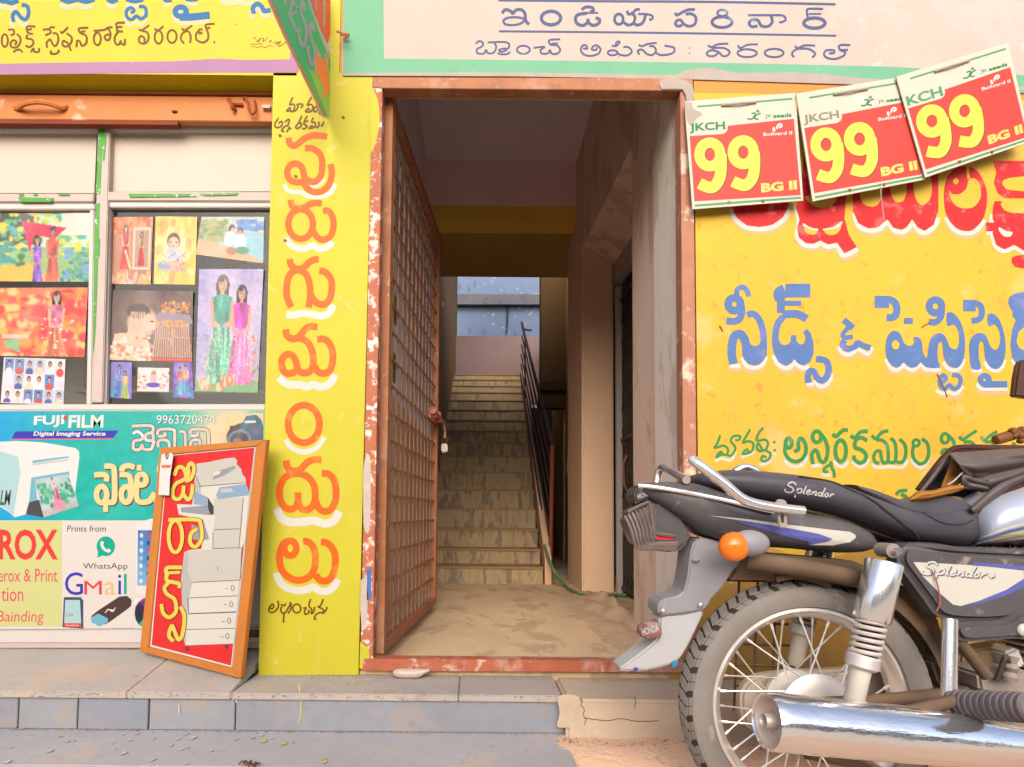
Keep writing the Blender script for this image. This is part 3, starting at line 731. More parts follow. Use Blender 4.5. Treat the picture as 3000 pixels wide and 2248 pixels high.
paint("brown_lettering", [[(860,280),(760,520),(880,500),(920,580),(900,680),(850,750),(780,720),(660,730),(760,620),(790,700)],[(880,745),(980,680),(1030,560),(1000,510),(1150,500),(1180,560),(1110,620)],[(1470,270),(1330,530),(1440,510),(1510,580),(1490,680),(1420,750),(1270,740),(1370,640),(1390,710)],[(1620,480),(1650,560),(1560,620),(1540,730),(1620,740),(1690,650),(1640,590)],[(1740,740),(1720,800),(1780,840)],
 [(380,940),(390,990)],[(400,1130),(480,1060),(520,1100),(500,1200),(380,1260),(280,1220),(290,1110),(370,1000)],[(600,1090),(650,1040),(730,990),(740,1080),(680,1200),(610,1220),(510,1320),(520,1390),(580,1360)],[(760,1220),(720,1300),(660,1410)],[(720,1300),(820,1290)],[(1150,880),(1060,1100),(1140,1120),(1120,1220),(1000,1290),(950,1240),(1050,1100)],
 [(1330,880),(1230,1060),(1370,1040)],[(1230,1080),(1230,1160),(1320,1200),(1250,1290),(1160,1290)],[(1520,940),(1470,1080),(1580,1100),(1570,1230),(1380,1290),(1480,1200),(1500,1280)],[(1690,1060),(1710,1180),(1620,1270)],[(1870,1060),(1780,1230)]], 58, PW, M_brown, pl, off=.0015, **pil)
for (x, y) in ((820,398),(1005,345),(970,678),(866,518),(835,706),(876,1992)):
    fill("paint_chip", smooth_poly([(x-5,y-3),(x+2,y-5),(x+6,y+1),(x,y+5)],2), PW, mat("chipped_plaster", rgb(150,120,60), .9, var=.3), pl, off=.0022)
# ================================================================== right wall with painted advertisement
wr = empty("painted_wall", (1.4, WD, plat), "ochre yellow wall right of the doorway painted with red, blue and green Telugu lettering", "wall")
xw = atx(2040, WD, 900)
MB().box(xw, 3.2, WD, WD+.24, -.02, atz(226, WD, 1500)+.002).go("wall", M_yel_r, wr)
fill("orange_band", [(2032,232),(2500,240),(3200,262),(3200,300),(2500,278),(2034,272)], PW, M_org_pt, wr, off=.0008)
fill("soot_stain", smooth_poly([(2036,1700),(2200,1600),(2400,1640),(2600,1590),(2900,1640),(3050,1700),(3050,2140),(2036,2140)],3), PW, mat("soiled_ochre_paint", rgb(222,170,80), .8, var=.2, scale=8, bump=.5, stain=(((.3,.17,.07),.52,9,.7),((.6,.55,.5),.62,5,.6))), wr, off=.0006)
cK = dict(org=(2060,480), sc=2.353)
redP = [
 [(200,180),(196,300),(230,370),(300,425),(390,437),(480,420),(550,370),(592,290),(592,180)],
 [(690,-110),(700,-20),(735,60),(740,190),(690,230),(650,210),(640,150),(690,60)],
 [(650,230),(640,300),(665,385),(648,440),(660,510),(710,547),(760,552),(808,530),(860,557),(925,545),(940,570),(975,617),(1060,575),(1005,490),(975,380),(985,230),(985,120),(800,120)],
 [(1030,180),(1035,330),(1070,410),(1140,447),(1210,435),(1270,383),(1310,440),(1370,457),(1410,430),(1440,383),(1480,440),(1530,462),(1590,420),(1622,320),(1622,50),(1560,40),(1300,60)],
 smooth_poly([(1810,15),(1890,50),(1945,150),(1958,250),(1935,370),(1870,450),(1810,465),(1740,440),(1680,360),(1660,240),(1675,110),(1730,40)],4),
 [(2300,-20),(2000,-20),(2022,60),(2005,130),(2030,200),(2080,238),(2300,238)],
 [(2010,258),(2060,258),(2070,300),(2120,330),(2300,325),(2300,610),(2212,600),(2145,560),(2080,590),(2020,560),(1995,480),(2012,410),(1995,380),(1998,300)],
 [(1950,405),(2012,405),(2012,466),(1950,466)],
 smooth_poly([(2130,645),(2212,630),(2300,640),(2300,720),(2150,710)],2)]
yelP = [smooth_poly([(704,228),(760,290),(820,302),(890,284),(922,236),(860,215),(780,225)],3),
 smooth_poly([(1078,170),(1100,270),(1170,297),(1220,260),(1237,160),(1150,130)],3), smooth_poly([(1288,150),(1308,240),(1345,267),(1390,240),(1402,130),(1340,110)],3), smooth_poly([(1448,110),(1465,240),(1510,287),(1560,250),(1577,180),(1566,90),(1500,70)],3),
 smooth_poly([(1697,180),(1715,208),(1770,208),(1815,170),(1832,110),(1880,105),(1912,160),(1910,240),(1865,298),(1800,308),(1740,288),(1708,240)],3), [(1812,15),(1830,12),(1840,100),(1822,110)], smooth_poly([(1720,120),(1742,98),(1764,120),(1742,144)],3),
 smooth_poly([(2062,130),(2110,98),(2300,92),(2300,185),(2120,182),(2080,165)],2), smooth_poly([(2060,300),(2120,338),(2300,330),(2300,240),(2150,250),(2062,262)],2),
 smooth_poly([(700,430),(740,455),(788,462),(770,488),(730,486),(700,462)],3), smooth_poly([(952,430),(930,475),(890,492),(850,484),(838,458),(900,452)],3)]
whE = [smooth_poly([(688,410),(740,440),(790,450),(785,465),(735,458),(697,440)],3), smooth_poly([(958,396),(945,432),(905,462),(838,462),(828,450),(900,434)],3), smooth_poly([(2040,438),(2090,465),(2132,472),(2120,500),(2075,500),(2045,470)],3)]
paint("letter_shade", [(32,[(192,310),(225,385),(300,437),(390,450),(480,435),(560,378),(592,300)]),(32,[(635,290),(660,400),(648,500),(700,560),(770,566),(810,548),(860,572),(925,562),(940,590),(972,634),(1066,588)]),(32,[(1038,340),(1070,425),(1140,460),(1215,452),(1270,405),(1315,458),(1370,470),(1415,448),(1442,405),(1480,455),(1530,476),(1598,428),(1620,370)]),(32,[(1670,370),(1735,455),(1810,478),(1880,460),(1942,385)]),(30,[(1990,350),(1990,480),(2020,575),(2080,603),(2145,578),(2212,612),(2300,620)]),(26,[(1950,478),(1995,480)])], 32, PW, M_shadw, wr, off=.0012, **cK)
paint("faded_shade", sh([(32,[(192,330),(225,400),(300,452),(390,466),(480,450),(560,395),(592,320)]),(32,[(655,520),(700,575),(770,582),(810,566),(860,588),(925,580),(940,606),(972,652),(1075,604)]),(32,[(1048,400),(1080,440),(1140,478),(1215,470),(1270,425),(1315,475),(1370,488),(1415,466),(1442,425),(1480,473),(1530,492),(1598,450)]),(32,[(1680,410),(1735,472),(1810,495),(1880,478),(1935,420)])],0,10), 32, PW, M_shadp, wr, off=.0008, **cK)
paint("red_lettering", [], 1, PW, M_red_l, wr, off=.0020, polys=redP, **cK)
paint("letter_counter", [], 1, PW, M_yel_r, wr, off=.0036, polys=yelP, **cK)
paint("letter_counter", [], 1, PW, M_shadw, wr, off=.0040, polys=whE, **cK)
cJ = dict(org=(2100,800), sc=4.364)
paint("faded_shade", [(50,[(165,1240),(310,1240)]),(50,[(330,1200),(400,1260),(490,1270),(590,1230)]),(50,[(760,1210),(880,1270),(960,1250),(1000,1220),(1060,1250),(1130,1260)]),(45,[(1150,1480),(1250,1470),(1360,1505),(1460,1430)]),(45,[(1560,1050),(1640,1090),(1700,1095),(1810,1045),(1930,1095),(1990,1030)])], 50, PW, M_shadp, wr, off=.0008, **cJ)
paint("letter_shade", [(60,[(165,1190),(305,1190)]),(55,[(325,1080),(350,1150),(410,1205),(490,1215),(580,1180),(630,1070)]),(55,[(722,1050),(760,1140),(810,1190),(880,1220),(950,1195),(990,1140),(1050,1195),(1130,1215),(1180,1190)]),(50,[(1145,1425),(1240,1425)]),(50,[(1240,1370),(1300,1440),(1370,1450),(1445,1385),(1468,1280)]),(50,[(1548,940),(1600,1020),(1700,1045),(1810,980),(1930,1040),(1985,950)])], 50, PW, M_shadw, wr, off=.0012, **cJ)
paint("blue_letter", [('ring',225,400,80,82,100),(88,[(312,400),(322,500),(290,590),(210,620),(122,608)]),(66,[(262,310),(260,220),(330,180),(390,230),(408,300)]),(110,[(215,1165),(192,1040),(198,900),(235,800),(305,785),(350,840),(380,930),(420,1010)]),(82,[(392,540),(460,520),(540,590),(590,740),(602,900),(590,1020)])], 80, PW, M_blue_r, wr, off=.0020,
      polys=[[(325,950),(350,840),(420,910),(480,938),(545,915),(560,870),(643,880),(640,1040),(600,1120),(550,1168),(490,1182),(400,1160),(345,1100),(325,1040)]], **cJ)
paint("blue_letter", [(174,[(1195,225),(1000,225),(880,228)]),(150,[(870,215),(800,260),(820,340)]),(100,[(820,320),(820,420),(820,510)]),(66,[(850,388),(1080,388)]),(100,[(840,530),(1000,525),(1080,545),(1150,590)]),(84,[(850,560),(785,640),(752,760),(750,900),(770,1000)])], 80, PW, M_blue_r, wr, off=.0020,
      polys=[[(713,850),(790,840),(810,900),(860,927),(920,910),(945,870),(950,795),(1015,795),(1020,870),(1060,915),(1110,905),(1132,860),(1130,800),(1100,760),(1155,710),(1205,780),(1240,900),(1238,1030),(1200,1130),(1120,1185),(1040,1160),(990,1100),(960,1150),(880,1188),(790,1140),(735,1040)]], **cJ)
paint("blue_letter", [(82,[(1172,1405),(1165,1300),(1210,1248),(1255,1285),(1295,1355),(1355,1372),(1415,1310),(1430,1200),(1385,1120),(1270,1100)])], 80, PW, M_blue_r, wr, off=.0020, **cJ)
paint("blue_letter", [(80,[(1620,600),(1745,705)]),(58,[(1690,690),(1612,780),(1640,825),(1740,815)]),(76,[(1640,860),(1605,920),(1670,968),(1770,940),(1800,895),(1870,930),(1965,960)])], 80, PW, M_blue_r, wr, off=.0020, **cJ)
cQ = dict(org=(2540,820), sc=4.607)
paint("faded_shade", [(50,[(270,1200),(390,1275),(500,1215),(600,1268),(725,1220),(800,1260),(980,1265)]),(45,[(1100,1260),(1200,1275),(1300,1180)]),(45,[(1420,1275),(1560,1280)]),(45,[(1480,1470),(1560,1535),(1900,1530)]),(45,[(960,1560),(1200,1600),(1290,1520)])], 50, PW, M_shadp, wr, off=.0008, **cQ)
paint("letter_shade", [(52,[(250,1070),(310,1180),(390,1220),(460,1190),(498,1150),(560,1205),(640,1212),(725,1150),(800,1210),(1000,1215)]),(52,[(1025,1110),(1090,1195),(1180,1220),(1255,1190),(1318,1070)]),(60,[(1408,1222),(1555,1222)]),(50,[(1585,1110),(1650,1200),(1730,1230),(1810,1200),(1862,1080)]),(50,[(930,1490),(1000,1530),(1100,1520),(1200,1540),(1300,1440)]),(50,[(1480,1400),(1540,1470),(1700,1478),(1900,1475)]),(50,[(1955,1080),(2040,1195),(2119,1220)])], 50, PW, M_shadw, wr, off=.0012, **cQ)
paint("blue_letter", [(165,[(105,298),(300,300)]),(96,[(290,262),(370,300),(405,390),(385,480),(330,510),(265,508)]),(80,[(500,555),(620,555)])], 80, PW, M_blue_r, wr, off=.0020,
 polys=[smooth_poly([(250,900),(270,780),(330,700),(400,692),(460,745),(500,850),(560,890),(610,885),(640,840),(625,778),(700,778),(745,850),(752,960),(790,1045),(815,1035),(835,880),(870,780),(960,718),(1040,745),(1090,830),(1112,900),(1170,937),(1222,920),(1245,820),(1230,680),(1170,600),(1086,625),(1078,450),(1170,452),(1260,560),(1310,720),(1325,880),(1310,1050),(1250,1170),(1170,1190),(1080,1130),(1030,1020),(1020,870),(990,835),(955,900),(955,1080),(983,1187),(800,1182),(725,1112),(690,1160),(620,1190),(550,1170),(495,1115),(450,1165),(390,1187),(300,1120),(256,1020)],2)], **cQ)
paint("letter_counter", [], 1, PW, M_yel_r, wr, off=.0036, polys=[[(387+52*math.cos(a),880+62*math.sin(a)) for a in [i*.35 for i in range(18)]]], **cQ)
paint("blue_letter", [('ring',925,358,85,88,96),(86,[(1010,400),(998,500),(930,570),(835,568)]),(58,[(1150,1290),(1225,1290),(1265,1350),(1240,1440),(1170,1470),(1110,1420),(1050,1475),(990,1420),(985,1330),(1035,1290),(1065,1340),(1020,1385)])], 80, PW, M_blue_r, wr, off=.0021, **cQ)
paint("blue_letter", [(155,[(1300,348),(1470,350)]),(82,[(1450,312),(1530,350),(1552,440),(1520,530),(1412,555)]),('ring',1590,1350,58,55,76),(90,[(1570,1413),(1895,1410)])], 80, PW, M_blue_r, wr, off=.0020,
 polys=[smooth_poly([(1415,1203),(1388,1050),(1380,880),(1420,770),(1500,717),(1590,735),(1640,830),(1672,905),(1730,947),(1780,905),(1800,800),(1780,680),(1720,600),(1643,632),(1630,470),(1720,465),(1800,560),(1850,720),(1872,880),(1860,1050),(1800,1180),(1720,1207),(1640,1150),(1590,1040),(1580,880),(1545,830),(1512,880),(1510,1050),(1540,1200)],2)], **cQ)
paint("blue_letter", [], 80, PW, M_blue_r, wr, off=.0020, polys=[[(2300,170),(2119,165),(2000,185),(1925,230),(1903,310),(1940,390),(1965,420),(1965,490),(2010,545),(1960,680),(1938,880),(1960,1050),(2040,1190),(2119,1230),(2300,1240),(2300,960),(2119,950),(2055,920),(2018,830),(2050,700),(2119,640),(2300,640)]], **cQ)
cM = dict(org=(2070,1230), sc=4.608)
paint("letter_shade", [(45,[(1050,540),(1120,615),(1220,635),(1310,590),(1365,480)]),(50,[(1410,625),(1550,615)]),(42,[(1720,550),(1770,620),(1850,635),(1915,560)]),(45,[(1970,560),(2050,635),(2140,615),(2190,520)]),(40,[(112,560),(200,525),(330,545),(390,430)]),(36,[(465,510),(600,460),(650,430)]),(40,[(710,605),(800,595),(870,540)]),(36,[(900,455),(935,470)]),(44,[(1550,740),(1680,750)])], 40, PW, M_shadw, wr, off=.0009, **cM)
paint("green_lettering", [(32,[(185,210),(150,310),(110,380),(230,350),(290,400),(270,470),(200,470),(130,510),(190,430),(220,480)]),(32,[(280,480),(340,480),(390,380),(330,290),(360,225),(450,220),(440,270),(390,280)]),(34,[(590,130),(545,210),(490,310),(560,290),(630,320),(620,410),(570,450),(490,460),(540,400),(570,440)]),(34,[(765,110),(700,190),(680,280),(790,270),(830,320),(800,400),(720,420),(680,380),(700,320),(750,400)]),(34,[(800,420),(860,450),(850,520),(790,560),(740,540),(760,490),(810,510)]),(34,[(912,285),(918,318)]),(34,[(918,395),(924,425)]),
 ('ring',1110,315,42,66,54),[(1072,330),(1058,430),(1110,525),(1200,565),(1290,530),(1340,440),(1335,330),(1280,250),(1240,300),(1240,400),(1180,425)],('ring',1490,230,58,75,54),[(1540,190),(1600,270),(1637,400),(1620,520),(1580,575),(1530,540),(1500,440),(1460,410),(1420,480),(1440,600)],(42,[(1680,560),(1690,640),(1720,700),(1725,780)]),(42,[(1680,600),(1600,650),(1590,700),(1645,700)]),
 [(1705,190),(1750,225),(1840,145),(1910,140)],('ring',1812,420,72,145,54),[(1945,215),(2010,240),(2080,165),(2180,155)],[(2000,280),(2090,240),(2170,285)],[(2010,290),(2005,370),(2100,410),(2155,480),(2130,560),(2060,580),(2000,535),(1990,480)]], 52, PW, M_green_l, wr, off=.002, **cM)
cN = dict(org=(2500,1230), sc=4.424)
paint("letter_shade", [(44,[(250,575),(300,620),(470,610),(640,615),(702,520)]),(44,[(750,500),(800,585),(880,625),(985,520)])], 40, PW, M_shadw, wr, off=.0009, **cN)
paint("green_lettering", [[(240,200),(290,245),(370,165),(455,145)],[(300,262),(380,270),(440,340),(455,480),(440,545),(395,560),(365,500),(350,410),(295,415),(265,480),(285,550),(340,560)],[(480,240),(540,300),(555,450),(530,550),(440,545)],[(600,250),(670,330),(680,450),(640,545),(560,550)],('ring',815,300,42,42,38),[(785,330),(768,420),(790,510),(860,570),(940,540),(978,430),(960,310),(890,245)],('ring',1190,240,48,62,42),[(1230,200),(1300,280),(1315,400)],[(1140,450),(1170,390),(1230,390)],(40,[(1375,215),(1420,260),(1500,205),(1600,140)]),(40,[(1430,290),(1530,290),(1580,360),(1570,440)]),(40,[(1660,215),(1700,262),(1790,195),(1865,150)]),(40,[(1710,290),(1800,290),(1860,360)]),(40,[(2060,300),(2110,330)]),(40,[(555,975),(600,925),(700,915)]),(46,[(620,960),(690,1010),(680,1080)])], 44, PW, M_green_l, wr, off=.002, **cN)
paint("scratch", [(4,[(2108,955),(2118,972)]),(3,[(2700,960),(2725,945)]),(3,[(2745,1095),(2765,1135),(2775,1165)])], 4, PW, mat("dark_scratch", rgb(150,90,40), .9), wr, off=.0045)
# ================================================================== door frame
df = empty("door_frame", (atx(1550, WD), WD, plat), "rusty orange angle iron door frame with peeling paint around the open doorway", "door frame")
def bar(name, p4, D, dep, m, parent, bev=.0015, **k):
    return MB().prism([at(x, y, D) for x, y in p4], dep).go(name, m, parent, bevel=bev, **k)
bar("side_post", [(1055,1962),(1092,1962),(1120,262),(1091,226)], WD-.012, .06, M_peel, df)
bar("head_bar", [(1092,258),(1992,266),(1998,229),(1092,226)], WD-.014, .05, M_rust, df)
bar("side_post", [(2006,1968),(2046,1968),(2030,230),(1993,229)], WD-.010, .06, mat("dusty_rust_post", rgb(216,150,120), .75, var=.2, scale=12, stain=(((.6,.5,.42),.55,9,.7),((.25,.1,.05),.64,20,.6))), df)
bar("threshold_bar", [(1062,1966),(2044,1972),(2044,1938),(1064,1930)], WD-.014, .05, M_rust2, df)
bar("cement_patch", smooth_poly([(1938,232),(1990,230),(2030,250),(2032,300),(2024,330),(2012,300),(2000,262),(1938,262)],2), WD-.018, .006, M_plas_w, df)
fill("paint_remnant", smooth_poly([(1092,262),(1108,300),(1112,360),(1100,420),(1086,440),(1086,300)],3), DP(WD-.012), M_yel_l, df, off=.001)
fill("paint_remnant", [(1057,1700),(1070,1690),(1078,1740),(1074,1840),(1060,1850),(1055,1780)], DP(WD-.012), mat("white_paint_remnant", rgb(228,214,200), .8, var=.2, scale=20, stain=(((.4,.25,.18),.6,30,.7),)), df, off=.001)
fill("paint_remnant", [(1074,1668),(1088,1665),(1087,1752),(1075,1760)], DP(WD-.012), mat("blue_paint_remnant", rgb(80,130,215), .6), df, off=.001)
fill("paint_remnant", [(1055,1880),(1080,1900),(1084,1945),(1060,1960),(1053,1958)], DP(WD-.012), M_yel_l, df, off=.0012)
fill("paint_remnant", smooth_poly([(1068,1350),(1084,1340),(1086,1480),(1080,1560),(1066,1540),(1064,1420)],3), DP(WD-.012), MC["white_paint_remnant"], df, off=.001)

# ================================================================== corridor
cf = MB().box(-.5, 2.2, WD+.02, 9.2, .02, thr).go("corridor_floor", M_floor, kind="structure")
Dc = 4.32
zc = atz(472, Dc, 1450)
MB().box(-.6, 1.1, WD+.11, Dc, zc, zc+.12).go("corridor_ceiling", M_mauve, kind="structure")
# upper floor slab above, over the shop and outside of the corridor
MB().box(-3.4, -.6, WD+.1, 5.25, 3.3, 3.45).go("roof_slab", M_mauve, kind="structure")
MB().box(1.1, 3.2, WD+.2, 4.1, 3.3, 3.45).go("roof_slab", M_mauve, kind="structure")
XLa, XLb = -.43, -.40
xl_end = (1327-1395)*8.3/F
mb = MB().add([(XLa, WD+.06, thr), (XLb-.0, 5.3, thr), (XLb, 5.3, zc), (XLa, WD+.06, zc)], [(0,1,2,3)])
mb.add([(XLa-.2, WD+.06, thr), (XLb-.2, 5.3, thr), (XLb-.2, 5.3, zc), (XLa-.2, WD+.06, zc)], [(0,3,2,1)])
mb.add([(XLa-.2, WD+.06, thr), (XLa, WD+.06, thr), (XLa, WD+.06, zc), (XLa-.2, WD+.06, zc)], [(0,1,2,3)])
lw = mb.go("corridor_wall_left", M_mauve, kind="structure")
MB().add([(XLa+.002, WD+.07, thr), (XLb+.002, 5.29, thr), (XLb+.002, 5.29, thr+1.15), (XLa+.002, WD+.07, thr+1.15)], [(0,1,2,3)]).go("dado_band", M_dado, lw)
# beam across the corridor: pink above, mustard below; slab behind it
zb1, zb2, zb3 = atz(603, Dc, 1450), atz(650, Dc, 1450), 0
xa, xb = -.6, .79
bm_ = MB().box(xa, xb, Dc, Dc+.18, zb1, zc-.001).go("corridor_beam", M_pink, kind="structure")
MB().box(xa, xb, Dc+.003, Dc+.18, zb2, zb1-.001).go("beam_band", M_must, bm_)
Ds = (zb2-EYE)*F/700.0
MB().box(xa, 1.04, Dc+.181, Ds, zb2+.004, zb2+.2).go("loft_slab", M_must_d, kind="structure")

# right side: pilaster, jamb, lintel, far pillar with a side doorway between
xr = .755
def quad(name, p, m, parent=None, **k): return mesh(name, p, [(0,1,2,3)], m, parent, **k)
MB().prism([Vector((xr-.006,WD+.05,thr-.02)), Vector((1.0,WD+.05,thr-.02)), Vector((1.0,WD+.05,zc)), Vector((xr-.006,WD+.05,zc))], .30).go("corridor_pilaster", M_jamb2, kind="structure", bevel=.008)
yj0, yj1, yp0, yp1 = WD+.351, 2.76, 4.08, 4.72
jz = EYE + 1.85; pz = EYE + 1.955
xin = .77; xo = 1.0
jw = MB()
jw.hexa([(xin,yj0,thr-.02),(xo,yj0,thr-.02),(xo,yj0,zc),(xin,yj0,zc),(xin,yj1,thr-.02),(xo,yj1,thr-.02),(xo,yj1,zc),(xin,yj1,zc)])
wrr = jw.go("corridor_wall_right", M_jamb, kind="structure", bevel=.006)
ln = MB().hexa([(xin,yj1+.001,jz),(xo,yj1+.001,jz-.12),(xo,yj1+.001,zc),(xin,yj1+.001,zc),(xin,yp0-.001,pz),(xo,yp0-.001,pz-.12),(xo,yp0-.001,zc),(xin,yp0-.001,zc)])
ln.go("lintel", M_jamb, wrr)
MB().box(xin-.002, xo, yp0, yp1, thr-.02, zc).go("corner_pillar", mat("tan_dusty_plaster", rgb(232,196,164, .85), .85, var=.1, scale=5, bump=.35, bscale=28, stretch=(1,1,.35), stain=(((.42,.26,.17),.6,6,.5),((.2,.12,.08),.74,22,.6))), wrr, bevel=.012, seg=3)
# side doorway: white upvc frame, dark room, black grille
sdf = empty("side_door_frame", (xo+.03, 3.4, thr), "white plastic frame of the side doorway behind the black grille", "door frame")
MB().box(xo+.004, xo+.05, yp0-.085, yp0-.03, thr, 2.42).go("side_post", M_white, sdf, bevel=.003)
MB().hexa([(xo+.004,yj1,2.36),(xo+.05,yj1,2.36),(xo+.05,yj1,2.52),(xo+.004,yj1,2.52),(xo+.004,yp0-.03,2.46),(xo+.05,yp0-.03,2.46),(xo+.05,yp0-.03,2.64),(xo+.004,yp0-.03,2.64)]).go("head_bar", M_whited, sdf)
sg = empty("folding_grille", (xo+.09, 3.4, thr), "black folding iron grille closing the side doorway", "gate")
gx = xo + .035
for i in range(24):
    y = yj1 + .06 + i*.049
    MB().box(gx-.007, gx+.007, y-.006, y+.006, thr+.005, 2.36+.06*(i/24)).go("grille_bar", M_black, sg)
for i in range(0, 23):
    y = yj1 + .06 + i*.049
    for k in range(7):
        z = thr + .14 + k*.31
        MB().tube([(gx-.01, y, z), (gx-.01, y+.049, z + (.09 if (i+k) % 2 else -.09))], .004, 4).go("lattice_strip", M_black, sg)
for z in (thr+.04, thr+1.08, 2.3):
    MB().box(gx-.014, gx+.014, yj1+.03, yp0-.11, z-.012, z+.012).go("cross_rail", M_black, sg)
MB().tube([(gx-.01,3.82,thr+.72),(gx-.03,3.82,thr+.76),(gx-.035,3.82,thr+.9),(gx-.01,3.82,thr+.96)], .008, 6).go("handle", M_rust, sg)
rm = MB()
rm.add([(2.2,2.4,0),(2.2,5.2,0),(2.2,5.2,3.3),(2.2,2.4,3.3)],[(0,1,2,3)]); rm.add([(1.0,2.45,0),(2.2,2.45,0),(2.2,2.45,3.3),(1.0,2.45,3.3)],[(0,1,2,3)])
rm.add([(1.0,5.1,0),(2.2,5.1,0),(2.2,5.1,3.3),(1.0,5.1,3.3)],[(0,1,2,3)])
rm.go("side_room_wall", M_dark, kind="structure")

# stairwell: walls, upper window wall
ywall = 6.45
def wallq(name, m, *pts): return mesh(name, pts, [tuple(range(len(pts)))], m, kind="structure")
sx = (1537-1395)*6.6/F
# yellow wall right of the stairs with an opening below
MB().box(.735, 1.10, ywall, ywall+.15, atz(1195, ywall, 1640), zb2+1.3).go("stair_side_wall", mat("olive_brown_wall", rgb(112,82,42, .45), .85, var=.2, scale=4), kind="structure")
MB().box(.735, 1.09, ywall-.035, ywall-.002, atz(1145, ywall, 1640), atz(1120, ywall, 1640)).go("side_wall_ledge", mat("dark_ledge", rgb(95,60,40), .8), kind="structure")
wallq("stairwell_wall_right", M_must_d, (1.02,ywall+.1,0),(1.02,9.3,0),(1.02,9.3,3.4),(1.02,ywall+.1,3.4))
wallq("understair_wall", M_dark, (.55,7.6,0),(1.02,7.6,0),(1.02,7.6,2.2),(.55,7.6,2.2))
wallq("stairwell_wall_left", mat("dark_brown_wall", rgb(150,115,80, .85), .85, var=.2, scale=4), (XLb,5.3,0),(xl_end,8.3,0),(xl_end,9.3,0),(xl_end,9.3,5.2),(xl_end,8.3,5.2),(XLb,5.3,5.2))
wallq("light_well_wall", M_opp, (5.5,4.1,0),(5.5,9.3,0),(5.5,9.3,3.0),(5.5,4.1,3.0))  # unseen cream light well, added to bring daylight into the passage
wallq("light_well_wall", M_opp, (1.02,ywall+.1,0),(5.5,ywall+.1,0),(5.5,ywall+.1,3.4),(1.02,ywall+.1,3.4))
MB().box(1.02,5.5,5.21,ywall+.1,-.02,thr-.01).go("light_well_floor", M_opp, kind="structure")  # pale floor of the added well, bounces sky light towards the stairs
wallq("light_well_jamb", M_must_d, (1.03,5.75,0),(1.03,ywall+.1,0),(1.03,ywall+.1,3.6),(1.03,5.75,3.6))  # unseen wall added to keep the well's light off the stair side wall
# stairs
lips = [1660,1608,1549,1489,1434,1382,1335,1295,1261,1230,1200,1172,1149,1130,1112,1097]
stc = empty("staircase", (.06, 4.49, thr), "worn dusty stone staircase climbing to the window at the end of the corridor", "staircase")
zprev = thr; D = 4.49
for i, ly in enumerate(lips):
    z = atz(ly, D, 1430)
    t = i / 15
    x0 = -.425 + .075*t; x1 = .536 + .10*t
    # riser split in stone pieces
    cuts = [x0] + sorted([x0 + (x1-x0)*(f + random.uniform(-.03,.03)) for f in ((.14,.38,.62) if i % 2 else (.27,.52,.78))]) + [x1]
    for a, b2 in zip(cuts[:-1], cuts[1:]):
        MB().box(a+.001, b2-.001, D + random.uniform(0,.003), D+.03, zprev-.01, z-.018).go("riser_slab", M_stair, stc)
    MB().box(x0, x1+.006, D-.012, D+.27, z-.018, z).go("tread", M_nose, stc, bevel=.003)
    MB().box(x0, x1, D+.031, D+.26, zprev-.3, z-.019).go("step_core", M_stair, stc)
    zprev = z; D += .25
MB().box(-.42, .66, D-.0, 9.25, zprev-.1, zprev).go("landing", M_nose, stc)
# stringer on the right flank
MB().prism([Vector((0,0,0))]*0 or [Vector((.545,4.46,thr)), Vector((.545,4.46,thr))], 0) if False else None
zr = atz(1097, 8.24, 1430)
mesh("stringer", [(.548,4.47,thr),(.60,4.47,thr),(.60,4.47,thr+.2),(.548,4.47,thr+.2),(.648,8.24,zr-.5),(.70,8.24,zr-.5),(.70,8.24,zr+.07),(.648,8.24,zr+.07)],
     [(0,1,2,3),(4,7,6,5),(0,3,7,4),(1,5,6,2),(3,2,6,7),(0,4,5,1)], M_dado, stc)
# landing window wall: blue white outside, parapet
yw = 8.9
wx0, wx1 = atx(1327, yw), atx(1600, yw)
MB().box(wx0, 1.02, yw, yw+.1, zprev-.3, atz(985, yw, 1450)).go("landing_parapet", M_greyw, kind="structure")
MB().box(wx0-.09, wx0, yw-.05, yw+.1, zprev-.3, 5.2).go("dark_post", M_dark, kind="structure")
MB().box(-.6, 1.15, 6.5, 8.75, 5.3, 5.4).go("stairwell_roof", M_mauve, kind="structure")  # unseen roof added to keep the upper steps dark
bk = MB().box(-4, 5, 10.6, 10.7, 0, 10).go("neighbour_wall", M_bluew, None, label="pale blue whitewashed neighbouring wall seen through the stairwell opening", cat="wall")
dk = DP(10.55)
bar("ledge", [(1250,912),(1640,914),(1640,934),(1250,930)] and [(1250,892),(1640,892),(1640,862),(1250,862)], 10.45, .14, mat("grey_ledge_stone", rgb(130,130,140), .8, var=.2, stain=(((.08,.07,.07),.55,9,.8),)), bk, bev=0)
fill("damp_stain", smooth_poly([(1484,888),(1490,890),(1489,930),(1486,975),(1482,975),(1484,930)],2), dk, M_dark, bk, off=0)
for (x, y) in ((1345,830),(1372,836),(1390,820),(1374,960),(1416,962),(1508,970),(1440,900)):
    fill("damp_stain", [(x,y),(x+3,y+1),(x+2,y+16),(x,y+15)], dk, MC["grey_ledge_stone"], bk, off=0)

